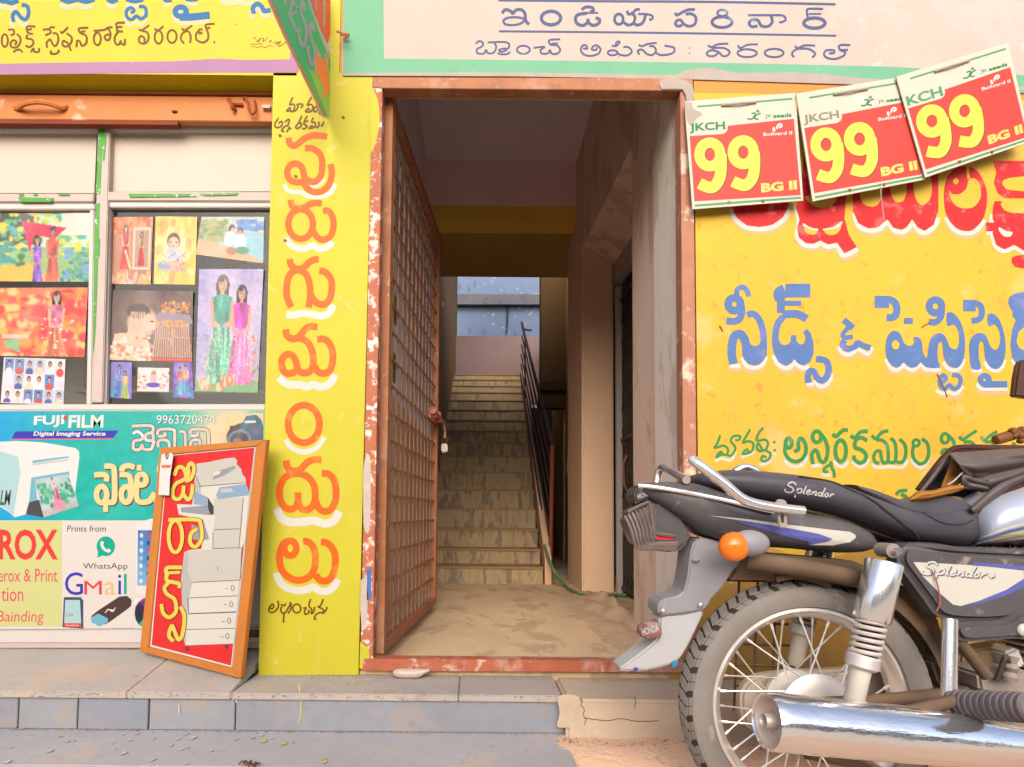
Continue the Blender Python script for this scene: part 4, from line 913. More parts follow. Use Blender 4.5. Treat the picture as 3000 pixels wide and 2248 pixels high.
# railing
rl = empty("stair_railing", (.60, 4.6, thr), "dark iron railing with rusty newel post on the right side of the stairs", "railing")
M_rail = mat("dark_rusted_iron", rgb(92,62,50), .6, var=.35, scale=14)
M_railr = mat("red_rust_newel", rgb(160,84,58), .7, var=.25, scale=12)
pb = Vector(((1612-1395)*4.62/F, 4.62, thr)); pt = at(1618, 1305, 4.62)
MB().tube([pb, pb*.5+pt*.5, pt], .017, 8).go("newel_post", M_railr, rl, smooth=True)
def rln(y0, y1, x0=1618, x1=1530, r=.010, m=M_rail, D0=4.62, D1=7.6):
    return MB().tube([at(x0, y0, D0), at(x1, y1, D1)], r, 6).go("rail", m, rl, smooth=True)
rln(1305, 955, r=.017)
for k in range(1, 6):
    rln(1305 + k*62, 955 + k*28, 1616 - k*2, 1530 - k*1)
for t in (.45, .9):
    a = at(1618 - 88*t, 1305 - 350*t, 4.62 + 2.98*t); MB().tube([a, a - Vector((0,0,.8))], .012, 6).go("baluster", M_rail, rl)
MB().tube([at(1530,955,7.6), at(1528,944,7.6), at(1534,966,7.7), at(1556,968,8.4)], .016, 6).go("rail_end", M_rail, rl)
# hanging cloth and clutter under the stairs
MB().prism([at(1668,1240,5.0), at(1672,1390,5.0), at(1664,1376,5.0), at(1660,1392,5.0), at(1664,1300,5.0)], .01).go("hanging_rag", M_whited, None, label="pale rag hanging at the edge of the tan pillar", cat="rag")
MB().box(.66,.98,7.0,7.2, thr+.0, thr+.5).go("stored_box", mat("red_brown_box", rgb(150,70,50), .8), None, label="dark red box stored in the gloom under the stairs", cat="box", bevel=.01)
sp = empty("wall_pipe", (-.36, 6.0, 1.6), "thin dark pipe clipped along the left stairwell wall", "pipe")
MB().tube([at(1283,830,5.6), at(1295,905,6.2), at(1320,1060,7.6)], .008, 6).go("pipe", M_dark, sp)
MB().box(*(lambda p: (p.x, p.x+.03, p.y-.02, p.y, p.z-.03, p.z+.03))(at(1292,893,6.1))).go("clip", M_whited, sp)

# hose
hp = []
for (x, y, Dd) in [(1568,1420,6.0),(1572,1480,5.6),(1585,1560,4.9)]: hp.append(at(x, y, Dd))
def onfloor(px, py, z): 
    d = rayd(px, py); return O0 + d*((z-EYE)/d.z)
for (x, y) in [(1608,1640),(1628,1680)]:
    hp.append(at(x, y, 4.40 if y < 1660 else 4.3))
for (x, y) in [(1655,1716),(1680,1734),(1710,1745),(1760,1748),(1810,1744),(1835,1745)]: hp.append(onfloor(x, y, thr+.014))
MB().tube(cr(hp, 8), .0125, 8).go("garden_hose", mat("green_hose_rubber", rgb(70,160,95), .45, var=.1, dust=.35), None, smooth=True, label="green garden hose running from the side doorway up beside the stairs", cat="hose")
# sand heap and crumbs by the side doorway
mb = MB(); n = 34
gv = []
for j in range(n):
    for i in range(n):
        x = .42 + .40*i/(n-1); y = 2.25 + 1.9*j/(n-1)
        u = max(0, (x-.50)/.3); w = math.sin(math.pi*j/(n-1))**.7
        h = .05*u*u*w*(1+.4*math.sin(x*40+y*9)+.3*math.sin(y*23)) + random.uniform(0,.003)*min(1,u*3)
        gv.append((x, y, thr-.003 + h))
mesh("sand_heap", gv, [(j*n+i, j*n+i+1, (j+1)*n+i+1, (j+1)*n+i) for j in range(n-1) for i in range(n-1)], mat("orange_sand", rgb(216,184,150, .7), .95, var=.2, scale=20, bump=.6, bscale=120), None, smooth=True, kind="stuff", label="heap of orange sand swept against the side doorway", )
mb = MB()
for i in range(60):
    px = random.gauss(1845, 35); py = random.gauss(1865, 20); p = onfloor(min(px, 1900), py, thr)
    lump(mb, min(p.x, .72), p.y, p.z, random.uniform(.002,.007))
for i in range(40):
    p = onfloor(random.uniform(1750,1850), random.uniform(1760,1790), thr+.02); lump(mb, min(p.x,.74), p.y, p.z, random.uniform(.003,.008))
for i in range(240):
    py = random.uniform(1755, 1925); px = 1700 + (py-1755)*.9 + random.gauss(0, 26) - 20; p = onfloor(px, py, thr)
    if p.x < .74: lump(mb, p.x, p.y, p.z, random.uniform(.001,.004))
mb.go("rubble_crumbs", MC["orange_sand"], kind="stuff")
# plastic bottle lying before the threshold
bt = MB().tube([at(1152,1972,1.985), at(1160,1972,1.985), at(1175,1973,1.985), at(1215,1974,1.985), at(1228,1972,1.985), at(1250,1966,1.985), at(1258,1965,1.985)], [.006,.014,.017,.017,.016,.006,.006], 12).go("flattened_wrapper", mat("clear_plastic_film", rgb(225,205,190), .2, var=.1), None, smooth=True, label="crumpled clear plastic piece lying under the threshold bar", cat="litter")

# ================================================================== the open gate
gt = empty("iron_gate", (atx(1118, 2.06), 2.06, thr), "rusty orange iron grid gate swung open into the corridor", "gate")
hb = at(1112, 1915, 2.07); ht = at(1140, 268, 2.07)
hx, hy = hb.x - .002, hb.y
ex, ey = (1272-1395)*3.2/F + .004, 3.2
gw = Vector((ex-hx, ey-hy, 0)); W = gw.length; gu = gw.normalized(); gn = Vector((-gu.y, gu.x, 0))
zb, ztp = hb.z, hb.z + (ht.z - hb.z)
def gbar(name, u0, u1, z0, z1, th, m=M_rust, off=0):
    b_ = Vector((hx, hy, 0))
    P = []
    for s_ in (-th/2 + off, th/2 + off):
        for (u, z) in ((u0,z0),(u1,z0),(u1,z1),(u0,z1)):
            q = b_ + gu*u + gn*s_; P.append((q.x, q.y, z))
    return MB().hexa(P).go(name, m, gt)
gbar("stile", 0, .045, zb, ztp, .035)
gbar("stile", W-.04, W, zb, ztp, .035)
gbar("frame_rail", .0455, W-.0405, zb, zb+.04, .03)
gbar("frame_rail", .0455, W-.0405, ztp-.04, ztp, .03)
nb = 11
M_rustl = mat("pale_rust_bar", rgb(210,158,124), .65, var=.2, scale=20, stain=(((.3,.12,.05),.6,14,.5),))
for i in range(nb):
    u = .045 + (W-.085)*(i+1)/(nb+1)
    gbar("grid_bar", u-.0052, u+.0052, zb+.0405, ztp-.0405, .005, M_rustl, off=.004)
nr = 18
for k in range(nr):
    z = zb + .04 + (ztp-zb-.08)*(k+1)/(nr+1)
    gbar("cross_bar", .046, W-.041, z-.0048, z+.0048, .0045, M_rust, off=-.003)
gp = lambda u, z, o=0: Vector((hx, hy, 0)) + gu*u + gn*o + Vector((0,0,z))
# bolt, hasp and padlock on the free edge
zl = atz(1225, 3.1, 1270)
MB().tube([gp(W-.30, zl, -.04), gp(W+.03, zl-.01, -.04)], .013, 8).go("bolt", M_rust2, gt, smooth=True)
for u in (W-.26, W-.12): MB().box(*(lambda p: (p.x-.02, p.x+.02, p.y-.02, p.y+.02, p.z-.03, p.z+.03))(gp(u, zl, -.03))).go("bolt_bracket", M_rust2, gt, bevel=.004)
MB().tube([gp(W+.0, zl-.02, -.045), gp(W+.03, zl-.06, -.05), gp(W+.01, zl-.1, -.05)], .008, 6).go("hasp", M_rust2, gt)
pk = gp(W+.015, zl-.15, -.05)
plk = MB().box(pk.x-.018, pk.x+.018, pk.y-.012, pk.y+.012, pk.z-.03, pk.z+.02).go("padlock", mat("steel_padlock", (.22,.2,.18), .35, metal=.9, var=.2), None, bevel=.006, label="small steel padlock hanging from the bolt of the gate", cat="padlock")
MB().tube(cr([(pk.x-.012,pk.y,pk.z+.018),(pk.x-.012,pk.y,pk.z+.045),(pk.x,pk.y,pk.z+.058),(pk.x+.012,pk.y,pk.z+.045),(pk.x+.012,pk.y,pk.z+.018)],4), .004, 6).go("shackle", MC["steel_padlock"], plk, smooth=True)
for (u, z) in ((.12, .9), (.17, .86), (.12, .66), (.17, .62)):
    gbar("green_paper", u, u+.045, EYE+z-.10, EYE+z+.02, .002, mat("olive_paper", rgb(110,110,50), .8), off=.009)
# ================================================================== photo shop front
# soffit under the left fascia
MB().box(xL, atx(800, WD), WD+.0625, WD+.14, fz-.0, fz+.05).go("fascia_soffit", M_yel_dk, None, kind="structure")
mesh("fascia_drip_edge", [(xL,WD+.001,fz-.001),(atx(800,WD),WD+.001,fz-.001),(atx(800,WD),WD+.0615,fz-.001),(xL,WD+.0615,fz-.001)], [(0,3,2,1)], M_yel_dk, kind="structure")
SD = 2.085
PS = DP(SD)
shx1 = atx(800, SD, 300)
sb = empty("roller_shutter", (-1.4, SD, atz(355, SD, 300)), "rolled up orange roller shutter with a pull handle over the shop window", "shutter")
def hbox(name, yt, yb_, D, dep, m, parent, x1=None, **k):
    return MB().box(xL, shx1 if x1 is None else x1, D, D+dep, atz(yb_, D, 300), atz(yt, D, 300)).go(name, m, parent, **k)
hbox("shutter_slat", 280, 352, SD, .03, M_shut, sb, bevel=.002)
hbox("shutter_slat", 263, 273, SD+.004, .02, M_shut, sb, bevel=.002)
hbox("shutter_slat", 240, 258, SD+.010, .02, M_shut, sb, bevel=.002)
hbox("shutter_back", 235, 350, SD+.032, .01, M_shut_d, sb)
MB().box(xL, atx(478, SD), SD+.002, SD+.028, atz(363, SD, 300), atz(353, SD, 300)).go("bottom_lip", M_shut_d, sb)
MB().tube(cr([at(45,318,SD), at(55,316,SD-.012), at(75,304,SD-.03), at(110,299,SD-.036), at(145,304,SD-.03), at(180,316,SD-.012), at(196,312,SD)],5), .009, 6).go("pull_handle", M_shut, sb, smooth=True)
MB().tube(cr([at(668,288,SD-.004), at(676,300,SD-.02), at(680,318,SD-.02), at(690,320,SD-.004)],4), .006, 6).go("latch", mat("rust_latch", rgb(190,90,40), .7), sb)
MB().tube(cr([at(684,305,SD-.008), at(712,307,SD-.008)],2), .005, 6).go("latch", MC["rust_latch"], sb)
MB().tube(cr([at(714,288,SD-.004), at(722,290,SD-.02), at(728,318,SD-.024), at(738,334,SD-.02), at(747,326,SD-.02), at(746,296,SD-.008)],4), .005, 6).go("latch", MC["rust_latch"], sb)
MB().box(*(lambda p: (p.x, p.x+.03, p.y-.016, p.y, p.z-.012, p.z))(at(773,316,SD))).go("keeper", M_whited, sb)
MB().box(*(lambda p: (p.x-.009, p.x+.009, p.y-.006, p.y, p.z-.003, p.z+.003))(at(513,329,SD))).go("screw_slot", M_dark, sb)

GD = 2.135
PG = DP(GD)
sw = empty("shop_window", (-1.2, GD, plat+.4), "white plastic framed shop window with green protective tape and two glass panes", "window")
def fb(name, x0, y0, x1, y1, m, dep=.05, D=GD, par=sw, bev=.003, **k):
    return MB().prism([at(x0,y1,D), at(x1,y1,D), at(x1,y0,D), at(x0,y0,D)], dep).go(name, m, par, bevel=bev, **k)
def fb4(name, p, m, dep=.05, D=GD, par=sw, bev=.003, **k):
    return MB().prism([at(x, y, D) for x, y in p], dep).go(name, m, par, bevel=bev, **k)
fb4("head_rail", [(-800,383),(800,380),(800,362),(-800,362)], M_white, .04, GD-.004)
fb4("transom_panel", [(-760,566),(276,566),(284,378),(-760,380)], M_cream, .01, GD+.02, bev=0)
fb4("transom_panel", [(312,562),(795,561),(800,374),(325,372)], M_cream, .01, GD+.02, bev=0)
fb4("mullion", [(268,1180),(300,1180),(322,372),(286,372)], M_whited, .05, GD-.008)
fb4("transom_rail", [(-800,592),(273,592),(276,567),(-800,566)], M_whited, .05, GD-.006)
fb4("transom_rail", [(308,588),(795,590),(797,562),(310,561)], M_whited, .05, GD-.006)
fb4("pane_frame", [(-800,614),(276,614),(277,594),(-800,594)], M_white, .03, GD+.002)
fb4("pane_frame", [(320,608),(795,608),(797,590),(304,590)], M_white, .03, GD+.002)
fb4("pane_frame", [(296,1186),(310,1186),(322,608),(304,590)], M_white, .03, GD+.004)
fb4("pane_frame", [(252,1186),(268,1186),(276,614),(262,614)], M_white, .03, GD+.004)
fb4("bottom_rail", [(-800,1203),(776,1203),(778,1184),(-800,1186)], M_white, .06, GD-.012)
fb4("bottom_rail", [(-800,1885),(770,1885),(771,1838),(-800,1838)], M_white, .06, GD-.006)
fb4("sill_strip", [(-800,1900),(768,1900),(768,1886),(-800,1886)], M_whited, .06, GD-.02)
fb4("lower_panel", [(-800,1840),(773,1840),(777,1203),(-800,1203)], M_cream, .02, GD+.01, bev=0)
for (y0, y1) in ((1250,1262),(1700,1712),(1766,1778)):
    fb4("panel_strip", [(650,y1),(771,y1),(771,y0),(650,y0)], mat("dark_shelf_edge", rgb(120,80,50), .8), .012, GD-.003)
# things seen beside the board
box_c = [rgb(190,60,40), rgb(60,50,44), rgb(215,200,180), rgb(60,110,70)]
PB = DP(GD-.006)
cv = Cv(16, 90, (120,84,52)).noise(.5,.2)
for (y0,y1,c) in ((0,.12,(150,104,66)),(.12,.3,(90,60,44)),(.42,.55,(214,200,180)),(.55,.62,(200,50,40)),(.62,.8,(196,170,130)),(.8,.92,(226,214,196))): cv.rect(0,y0,1,y1,c)
cv.ell(.5,.71,.5,.07,(70,60,60)).ell(.3,.36,.6,.05,(190,120,60)).rect(.3,.45,.7,.5,(50,40,40)).rect(.2,.84,.5,.9,(180,40,40)).rect(.6,.84,.9,.9,(60,120,70))
cv.to("sticker_strip", [(716,1560),(770,1560),(768,1868),(706,1868)], PB, sw, off=.0008)
# green protective tape
def tape(name, quads):
    v = []; f = []
    for q in quads:
        n = len(v); v += [DP(GD-.0095).at(x, y, .0) for x, y in q]; f.append((n, n+1, n+2, n+3))
    mesh(name, v, f, M_tape, sw)
tape("green_tape", [[(289,366),(302,366),(297,470),(286,470)],[(286,470),(297,470),(293,568),(280,568)],[(302,370),(312,400),(306,470),(300,470)],[(280,596),(292,596),(289,700),(277,700)],[(277,700),(293,700),(291,752),(275,752)],[(275,752),(287,752),(284,850),(275,850)],[(275,850),(284,850),(280,960),(272,1060)],[(52,578),(158,580),(150,592),(60,592)],[(375,568),(560,568),(580,576),(380,578)],[(582,568),(700,566),(690,572),(600,574)],[(55,568),(70,568),(66,574),(56,574)],[(96,568),(110,568),(108,573),(98,573)],[(170,568),(205,569),(204,573),(172,573)]])
# glass panes
mg = bpy.data.materials.new("shop_glass"); mg.use_nodes = True
_N = mg.node_tree.nodes; _L = mg.node_tree.links; _N.remove(_N["Principled BSDF"])
_t = _N.new("ShaderNodeBsdfTransparent"); _t.inputs[0].default_value = (.80,.84,.82,1)
_g = _N.new("ShaderNodeBsdfGlossy"); _g.inputs["Roughness"].default_value = .03
_f = _N.new("ShaderNodeFresnel"); _f.inputs[0].default_value = 1.4
_m = _N.new("ShaderNodeMixShader"); _L.new(_f.outputs[0], _m.inputs[0]); _L.new(_t.outputs[0], _m.inputs[1]); _L.new(_g.outputs[0], _m.inputs[2]); _L.new(_m.outputs[0], _N["Material Output"].inputs[0])
PGL = DP(GD+.022)
for nm, q in (("glass_pane", [(-780,612),(266,612),(256,1188),(-780,1188)]), ("glass_pane", [(318,606),(795,606),(785,1188),(306,1188)])):
    v = [at(x, y, GD+.022) for x, y in q]; mesh(nm, v, [(3,2,1,0)], mg, sw)
# shop interior
MS = mat("dim_grey_wall", rgb(215,208,196, .85), .9, var=.1)
mb = MB(); mb.box(-3.3, -.66, 4.1, 4.2, 0, 3.3); mb.box(-3.4,-3.3,2.2,4.2,0,3.3); mb.box(-.66,-.64,2.2,4.2,0,3.3); mb.box(-3.3,-.66,2.2,4.2,0,plat)
mb.go("shop_room_wall", MS, kind="structure")
for (x0,x1,y,z0,z1,c,nm,lb) in ((-3.0,-1.2,2.9,plat,plat+.95,(212,160,70),"counter","long ochre shop counter behind the window glass"),
                             (-1.15,-.8,2.6,plat,plat+.9,(150,100,70),"cabinet","brown cabinet behind the right glass pane")):
    MB().box(x0,x1,y,y+.4,z0,z1).go(nm, mat(nm+"_wood", rgb(*c), .5, var=.15), None, bevel=.01, label=lb, cat=nm)
shf = empty("shelf_unit", (-1.6,3.9,plat), "grey shelf unit of coloured boxes at the back of the shop", "shelf")
for k in range(4):
    z = plat + 1.0 + k*.36
    MB().box(-2.7,-.75,3.75,4.08,z,z+.02).go("shelf_board", M_whited, shf)
    for i in range(14):
        x = -2.68 + i*.137
        MB().box(x, x+random.uniform(.08,.125), 3.8, 4.0, z+.021, z+random.uniform(.12,.28)).go("stock_box", mat("stock_%d" % ((i*3+k) % 6), [rgb(200,60,50),rgb(225,180,60),rgb(60,120,160),rgb(220,215,205),rgb(80,140,90),rgb(120,80,60)][(i*3+k) % 6], .6), shf)

# photo prints taped to the panes (behind-glass side facing the street)
S = 2.59; og = (0, 560)
def spots(c, n, cols, r0, r1, y0=0, y1=1, x0=0, x1=1):
    for i in range(n): c.ell(rng.uniform(x0,x1), rng.uniform(y0,y1), rng.uniform(r0,r1), rng.uniform(r0,r1), cols[rng.randint(len(cols))], .5)
    return c
def post(c, nm, q, label, pl_=PGL, off=.004, curl=.004):
    return c.to(nm, q, pl_, None, off=off, curl=curl, sc=S, org=og, label=label, cat="photo print", group="photo prints stuck on the shop window")
c = Cv(110, 84, (150,190,120))
c.rect(0,0,1,.5,(200,222,190)); spots(c,60,[(60,50,40),(50,80,50),(80,60,40)],.04,.12,0,.45,0,.45); spots(c,80,[(240,215,60),(200,210,60),(90,180,120),(60,170,170)],.02,.07,0,.6); c.rect(.7,0,1,.32,(236,226,214))
c.poly([(0,.78),(.35,.72),(.6,.98),(.6,1),(0,1)],(232,186,60)); spots(c,50,[(40,140,90),(80,170,110),(110,160,220)],.02,.06,.55,1,.7,1); spots(c,30,[(40,150,140),(60,120,70)],.03,.06,.45,.75,0,.3)
c.poly([(.27,.12),(.75,.22),(.62,.38),(.4,.32),(.36,.6),(.31,.3)],(232,30,70))
c.person(.44,.32,.9,(205,150,120),(120,80,180),(140,90,190),wd=.55); c.person(.6,.2,.95,(190,130,100),(205,80,60),(205,84,62),hair=(60,30,110),wd=.7,long=False)
post(c,"photo_print",[(-30,168),(690,165),(680,690),(-30,685)],"large print of a couple in a garden under a red veil")
c = Cv(104, 84, (240,110,60)); spots(c,130,[(250,150,60),(230,60,50),(252,180,90),(240,90,80),(220,50,60),(255,200,120)],.03,.11)
c.person(.66,.05,1.1,(225,170,150),(225,120,150),(235,120,80),wd=.8); spots(c,40,[(240,90,110),(250,190,110),(230,220,210)],.01,.03,.45,1,.5,.85)
c.rect(.06,.68,.36,.74,(240,190,170)); c.poly([(.07,.78),(.24,.74),(.26,.94),(.1,.86)],(120,190,120))
post(c,"photo_print",[(-20,735),(668,732),(640,1260),(-20,1250)],"orange toned print of a woman among flowers in the left pane")
c = Cv(100, 76, (236,226,236))
for r in range(3):
    for k in range(6):
        x = .03+k*.163; y = .03+r*.33
        if r == 1 and (k == 0 or k == 5): continue
        c.rect(x,y,x+.145,y+.29,[(90,140,215),(190,200,225),(235,232,235)][(k//2+r) % 3])
        c.ell(x+.07,y+.1,.036,.075,(40,28,28),.2).ell(x+.07,y+.12,.028,.06,(205,150,125),.2).ell(x+.07,y+.28,.065,.1,[(235,235,240),(220,70,60),(90,90,160),(240,220,180)][(k+r) % 4],.2)
c.rect(0,.97,1,1,(236,226,236))
post(c,"photo_print",[(30,1262),(497,1275),(482,1622),(5,1608)],"white sheet of small passport portraits in the left pane")
c = Cv(64, 90, (190,120,90)); c.rect(0,0,1,.25,(206,96,50)); spots(c,30,[(240,150,110),(225,110,60)],.03,.1,0,.25); c.rect(.52,.16,.95,.78,(238,200,170)); c.rect(.57,.2,.9,.74,(180,140,120))
c.person(.33,.12,.66,(222,170,140),(200,60,50),(214,30,40),wd=.9); c.person(.73,.22,.5,(215,165,130),(190,150,70),(200,30,40),wd=.7); c.poly([(.3,.5),(.34,.48),(.5,.76),(.44,.78)],(240,190,120)); spots(c,40,[(200,180,170),(230,170,90),(240,200,150)],.02,.08,.84,1)
post(c,"photo_print",[(862,198),(1162,196),(1143,710),(848,706)],"print of a bride in a red sari beside her framed portrait")
c = Cv(64, 96, (238,196,80)); spots(c,60,[(250,215,110),(240,180,70),(252,230,160),(244,150,60)],.04,.12); c.ell(.45,.45,.5,.35,(250,236,190),1)
c.ell(.45,.36,.17,.13,(70,40,30),.2).ell(.45,.39,.14,.1,(228,180,160),.2).ell(.38,.38,.03,.012,(70,40,30)).ell(.52,.38,.03,.012,(70,40,30)).ell(.45,.44,.04,.01,(190,80,80)).ell(.45,.58,.22,.14,(190,190,200),.2).ell(.45,.74,.34,.1,(214,160,140),.3).ell(.2,.72,.14,.07,(120,150,200),.4)
spots(c,50,[(210,110,90),(90,130,180),(240,220,200)],.01,.03,.5,.8,.2,.75)
post(c,"photo_print",[(1182,192),(1497,196),(1480,712),(1166,706)],"yellow print of a small child sitting on a lawn")
c = Cv(90, 64, (150,190,200)); c.rect(0,0,1,.35,(186,200,190)); spots(c,50,[(150,160,90),(110,140,90),(170,170,110)],.04,.12,.1,.6,0,.4); spots(c,30,[(60,110,190),(80,140,220)],.03,.09,.1,.3,.6,1); c.rect(.4,.42,1,.9,(140,200,222)); c.poly([(0,.55),(.5,.7),(1,.95),(1,1),(0,1)],(205,170,130))
c.ell(.5,.3,.06,.13,(60,40,40),.2).ell(.52,.32,.035,.07,(222,170,150),.2).ell(.48,.52,.09,.2,(222,226,230),.2).ell(.63,.33,.05,.09,(40,30,30),.2).ell(.63,.37,.035,.08,(200,150,120),.2).ell(.64,.58,.1,.2,(236,236,236),.2).ell(.68,.76,.12,.1,(60,140,110),.3).ell(.52,.8,.1,.1,(170,110,80),.3)
post(c,"photo_print",[(1530,196),(2004,196),(1998,550),(1484,482)],"tilted lakeside print of a couple in white, top right of the window")
c = Cv(110, 92, (92,70,66)); c.ell(.45,.35,.6,.6,(130,100,92),1)
c.ell(.38,.45,.2,.24,(206,160,140),.15).ell(.33,.3,.16,.12,(70,50,44),.2).ell(.46,.46,.1,.16,(230,190,170),.3).ell(.5,.44,.03,.012,(50,30,30)).ell(.52,.58,.04,.012,(200,60,60))
for i in range(9): c.poly([(.24+i*.02,.3),(.25+i*.02,.3),(.22+i*.025,.62),(.2+i*.025,.62)],(226,190,170))
c.poly([(.05,.62),(.4,.58),(.48,.75),(.5,1),(0,1)],(226,190,160)); spots(c,50,[(240,220,200),(210,130,100)],.02,.05,.65,1,0,.5)
c.poly([(.55,.5),(.95,.45),(1,1),(.5,1)],(200,160,140))
for i in range(16): c.poly([(.56+i*.026,.5),(.568+i*.026,.5),(.54+i*.03,1),(.53+i*.03,1)],(110,60,50))
c.rect(.5,.93,1,.96,(200,60,40)).rect(.5,.97,1,1,(200,60,40)); c.poly([(.53,.36),(.62,.28),(.96,.34),(1,.46),(.56,.46)],(150,130,150)); spots(c,60,[(220,140,60),(240,170,80),(200,110,50)],.012,.028,.16,.3,.6,.96); spots(c,50,[(220,140,60),(240,170,80)],.012,.026,.42,.5,.52,.9)
post(c,"photo_print",[(858,752),(1465,760),(1458,1300),(832,1282)],"dark print of a bride in profile with heaped bangles",curl=.008)
c = Cv(84, 150, (176,164,216)); c.noise(.5,.1); c.ell(.6,.4,.5,.4,(214,206,236),1); c.rect(0,.9,1,1,(120,176,120))
c.person(.38,.05,.88,(206,152,130),(20,140,120),(90,180,150),wd=.95); c.person(.68,.13,.8,(210,156,136),(200,50,170),(214,120,180),wd=.85)
spots(c,170,[(220,210,110),(60,160,130),(200,230,200)],.006,.014,.5,.92,.1,.5); spots(c,150,[(240,180,210),(230,90,170),(240,220,180)],.006,.014,.5,.92,.52,.9); spots(c,30,[(240,120,80),(250,200,160)],.02,.05,.88,.97,.05,.6); spots(c,24,[(220,90,50),(120,160,80),(240,170,60)],.01,.03,.55,.95,.88,.99)
post(c,"photo_print",[(1512,592),(2000,592),(1956,1532),(1480,1520)],"tall violet print of two girls in green and pink skirts",curl=.008)
c = Cv(40, 66, (130,120,210)); c.person(.4,.08,.9,(190,140,120),(80,120,210),(70,110,190),wd=1.0,long=False); c.person(.68,.24,.8,(205,150,120),(220,180,120),(170,200,80),wd=.9); spots(c,10,[(60,160,200)],.05,.1,.5,1,0,.3)
post(c,"photo_print",[(842,1296),(1002,1300),(998,1578),(838,1566)],"small blue print of a couple, bottom left of the right pane",curl=0)
c = Cv(60, 46, (240,220,226)); c.ell(.5,.5,.5,.5,(246,226,214),1).ell(.5,.25,.09,.14,(190,140,120),.2).ell(.5,.45,.14,.18,(220,180,190),.3).ell(.5,.72,.26,.12,(90,70,190),.3); spots(c,14,[(240,130,180),(250,180,90),(200,90,160)],.03,.08,.05,.9,.7,1); spots(c,12,[(240,180,90),(230,90,120)],.03,.08,.3,.9,0,.25)
post(c,"photo_print",[(1046,1338),(1286,1344),(1282,1524),(1040,1520)],"small pale print of a seated child among balloons",curl=0)
c = Cv(40, 66, (110,70,190)); c.ell(.4,.2,.5,.3,(170,190,220),1); spots(c,20,[(80,50,200),(180,90,220),(60,150,160)],.06,.14,.3,1); c.person(.36,.12,.8,(200,150,130),(230,110,110),(90,170,200),wd=.9,long=False); c.person(.66,.07,.86,(200,150,130),(240,150,120),(90,160,220),wd=.9,long=False)
post(c,"photo_print",[(1316,1300),(1454,1296),(1474,1576),(1310,1566)],"small purple print of two young men, bottom of the right pane",curl=0)

# ================================================================== flex banner below the window
PBn = DP(GD-.0135)
bn = empty("banner", (atx(390, GD), GD-.012, plat+.06), "green and white printing shop banner below the window listing photo, print and scan services", "banner")
MB().prism([at(x, y, GD-.0135) for x, y in ((-700,1850),(300,1842),(420,1840),(776,1836),(778,1203),(-700,1203))], .0025).go("banner_sheet", M_white, bn)
c = Cv(300, 120, (0,184,172))
X, Y = c.X, c.Y
c.put(np.clip(1-(X*3.2+Y*.2),0,1), (0,170,232)); c.put(np.clip((Y-.55)*2,0,1)*np.clip(1-X*4,0,1), (0,170,235)); c.put(np.clip(1-np.hypot((X-.86)/.2,(Y-.25)/.55),0,1)*1.5, (238,206,150)); c.put(np.clip(1-np.hypot((X-.97)/.06,(Y-.1)/.25),0,1), (80,190,120))
c.to("banner_print", [(-2,1205),(776,1204),(774,1525),(-2,1525)], PBn, bn, off=.0006)
fill("lime_block", [(0,1527),(181,1527),(181,1836),(0,1836)], PBn, mat("lime_print", rgb(220,222,150), .35, var=.02, bump=0), bn, off=.0008)
Mw = mat("white_print", rgb(238,236,234), .35, var=.0, bump=0)
Mpk = mat("pink_red_print", rgb(240,84,110), .35, var=.0, bump=0)
Mgy = mat("dark_grey_print", rgb(84,80,84), .35, var=0, bump=0)
Mlg = mat("light_grey_print", rgb(206,206,204), .35, var=0, bump=0)
Mcr = mat("cream_print", rgb(240,222,160), .35, var=0, bump=0)
Mbr = mat("brown_outline_print", rgb(120,80,40), .35, var=0, bump=0)
Mblu = mat("blue_print", rgb(60,60,190), .35, var=0, bump=0)
Mlb = mat("pale_cyan_print", rgb(180,220,224), .35, var=0, bump=0)
Msk = mat("sky_print", rgb(120,190,215), .35, var=0, bump=0)
Mtl = mat("teal_print", rgb(10,180,150), .35, var=0, bump=0)
Mor = mat("orange_print", rgb(240,120,50), .35, var=0, bump=0)
Mrd = mat("red_print", rgb(236,70,66), .35, var=0, bump=0)
Mbk = mat("black_print", (.03,.03,.03), .35, var=0, bump=0)
B1 = dict(org=(0,1180), sc=4.364)
def fB(nm, poly, m, off=.0012, pl_=PBn, par=bn, org=(0,1180), sc=4.364): return fill(nm, poly, pl_, m, par, off=off, org=org, sc=sc)
# white photo printer
fB("printer_picture", [(-5,500),(220,490),(560,510),(960,580),(1010,620),(1015,700),(960,1150),(1005,1320),(560,1470),(480,1440),(440,1270),(360,1420),(190,1465),(100,1390),(-5,1330)], Mw)
fB("printer_picture", [(-5,620),(235,690),(260,900),(170,1440),(100,1380),(-5,1320)], Mlb, .0016)
fB("printer_picture", [(415,740),(880,685),(880,705),(415,775)], Msk, .0018); fB("printer_picture", [(415,780),(880,720),(870,745),(415,805)], Mlg, .0018)
fB("printer_picture", [(400,960),(880,880),(890,930),(450,990),(480,1270),(370,1290)], Msk, .0018)
fB("printer_picture", [(370,1275),(500,1240),(560,1470),(330,1425)], Mgy, .0020)
c = Cv(60, 50, (190,210,214)); spots(c,70,[(60,180,130),(90,200,150),(40,150,110)],.04,.1,.15,.8); c.rect(0,.82,1,1,(190,186,190)); c.person(.5,.02,.62,(235,190,180),(240,200,200),(236,110,160),hair=(30,40,70),wd=1.3,long=False); c.ell(.5,.78,.2,.16,(238,150,180),.3)
c.to("printed_photo", [(445,985),(870,915),(1010,1320),(560,1470)], PBn, bn, off=.0024, sc=4.364, org=(0,1180))
tbox("LM", 0, 1436, 33, 1480, PBn, Mgy, bn, off=.0026, bold=.02, shear=.3)
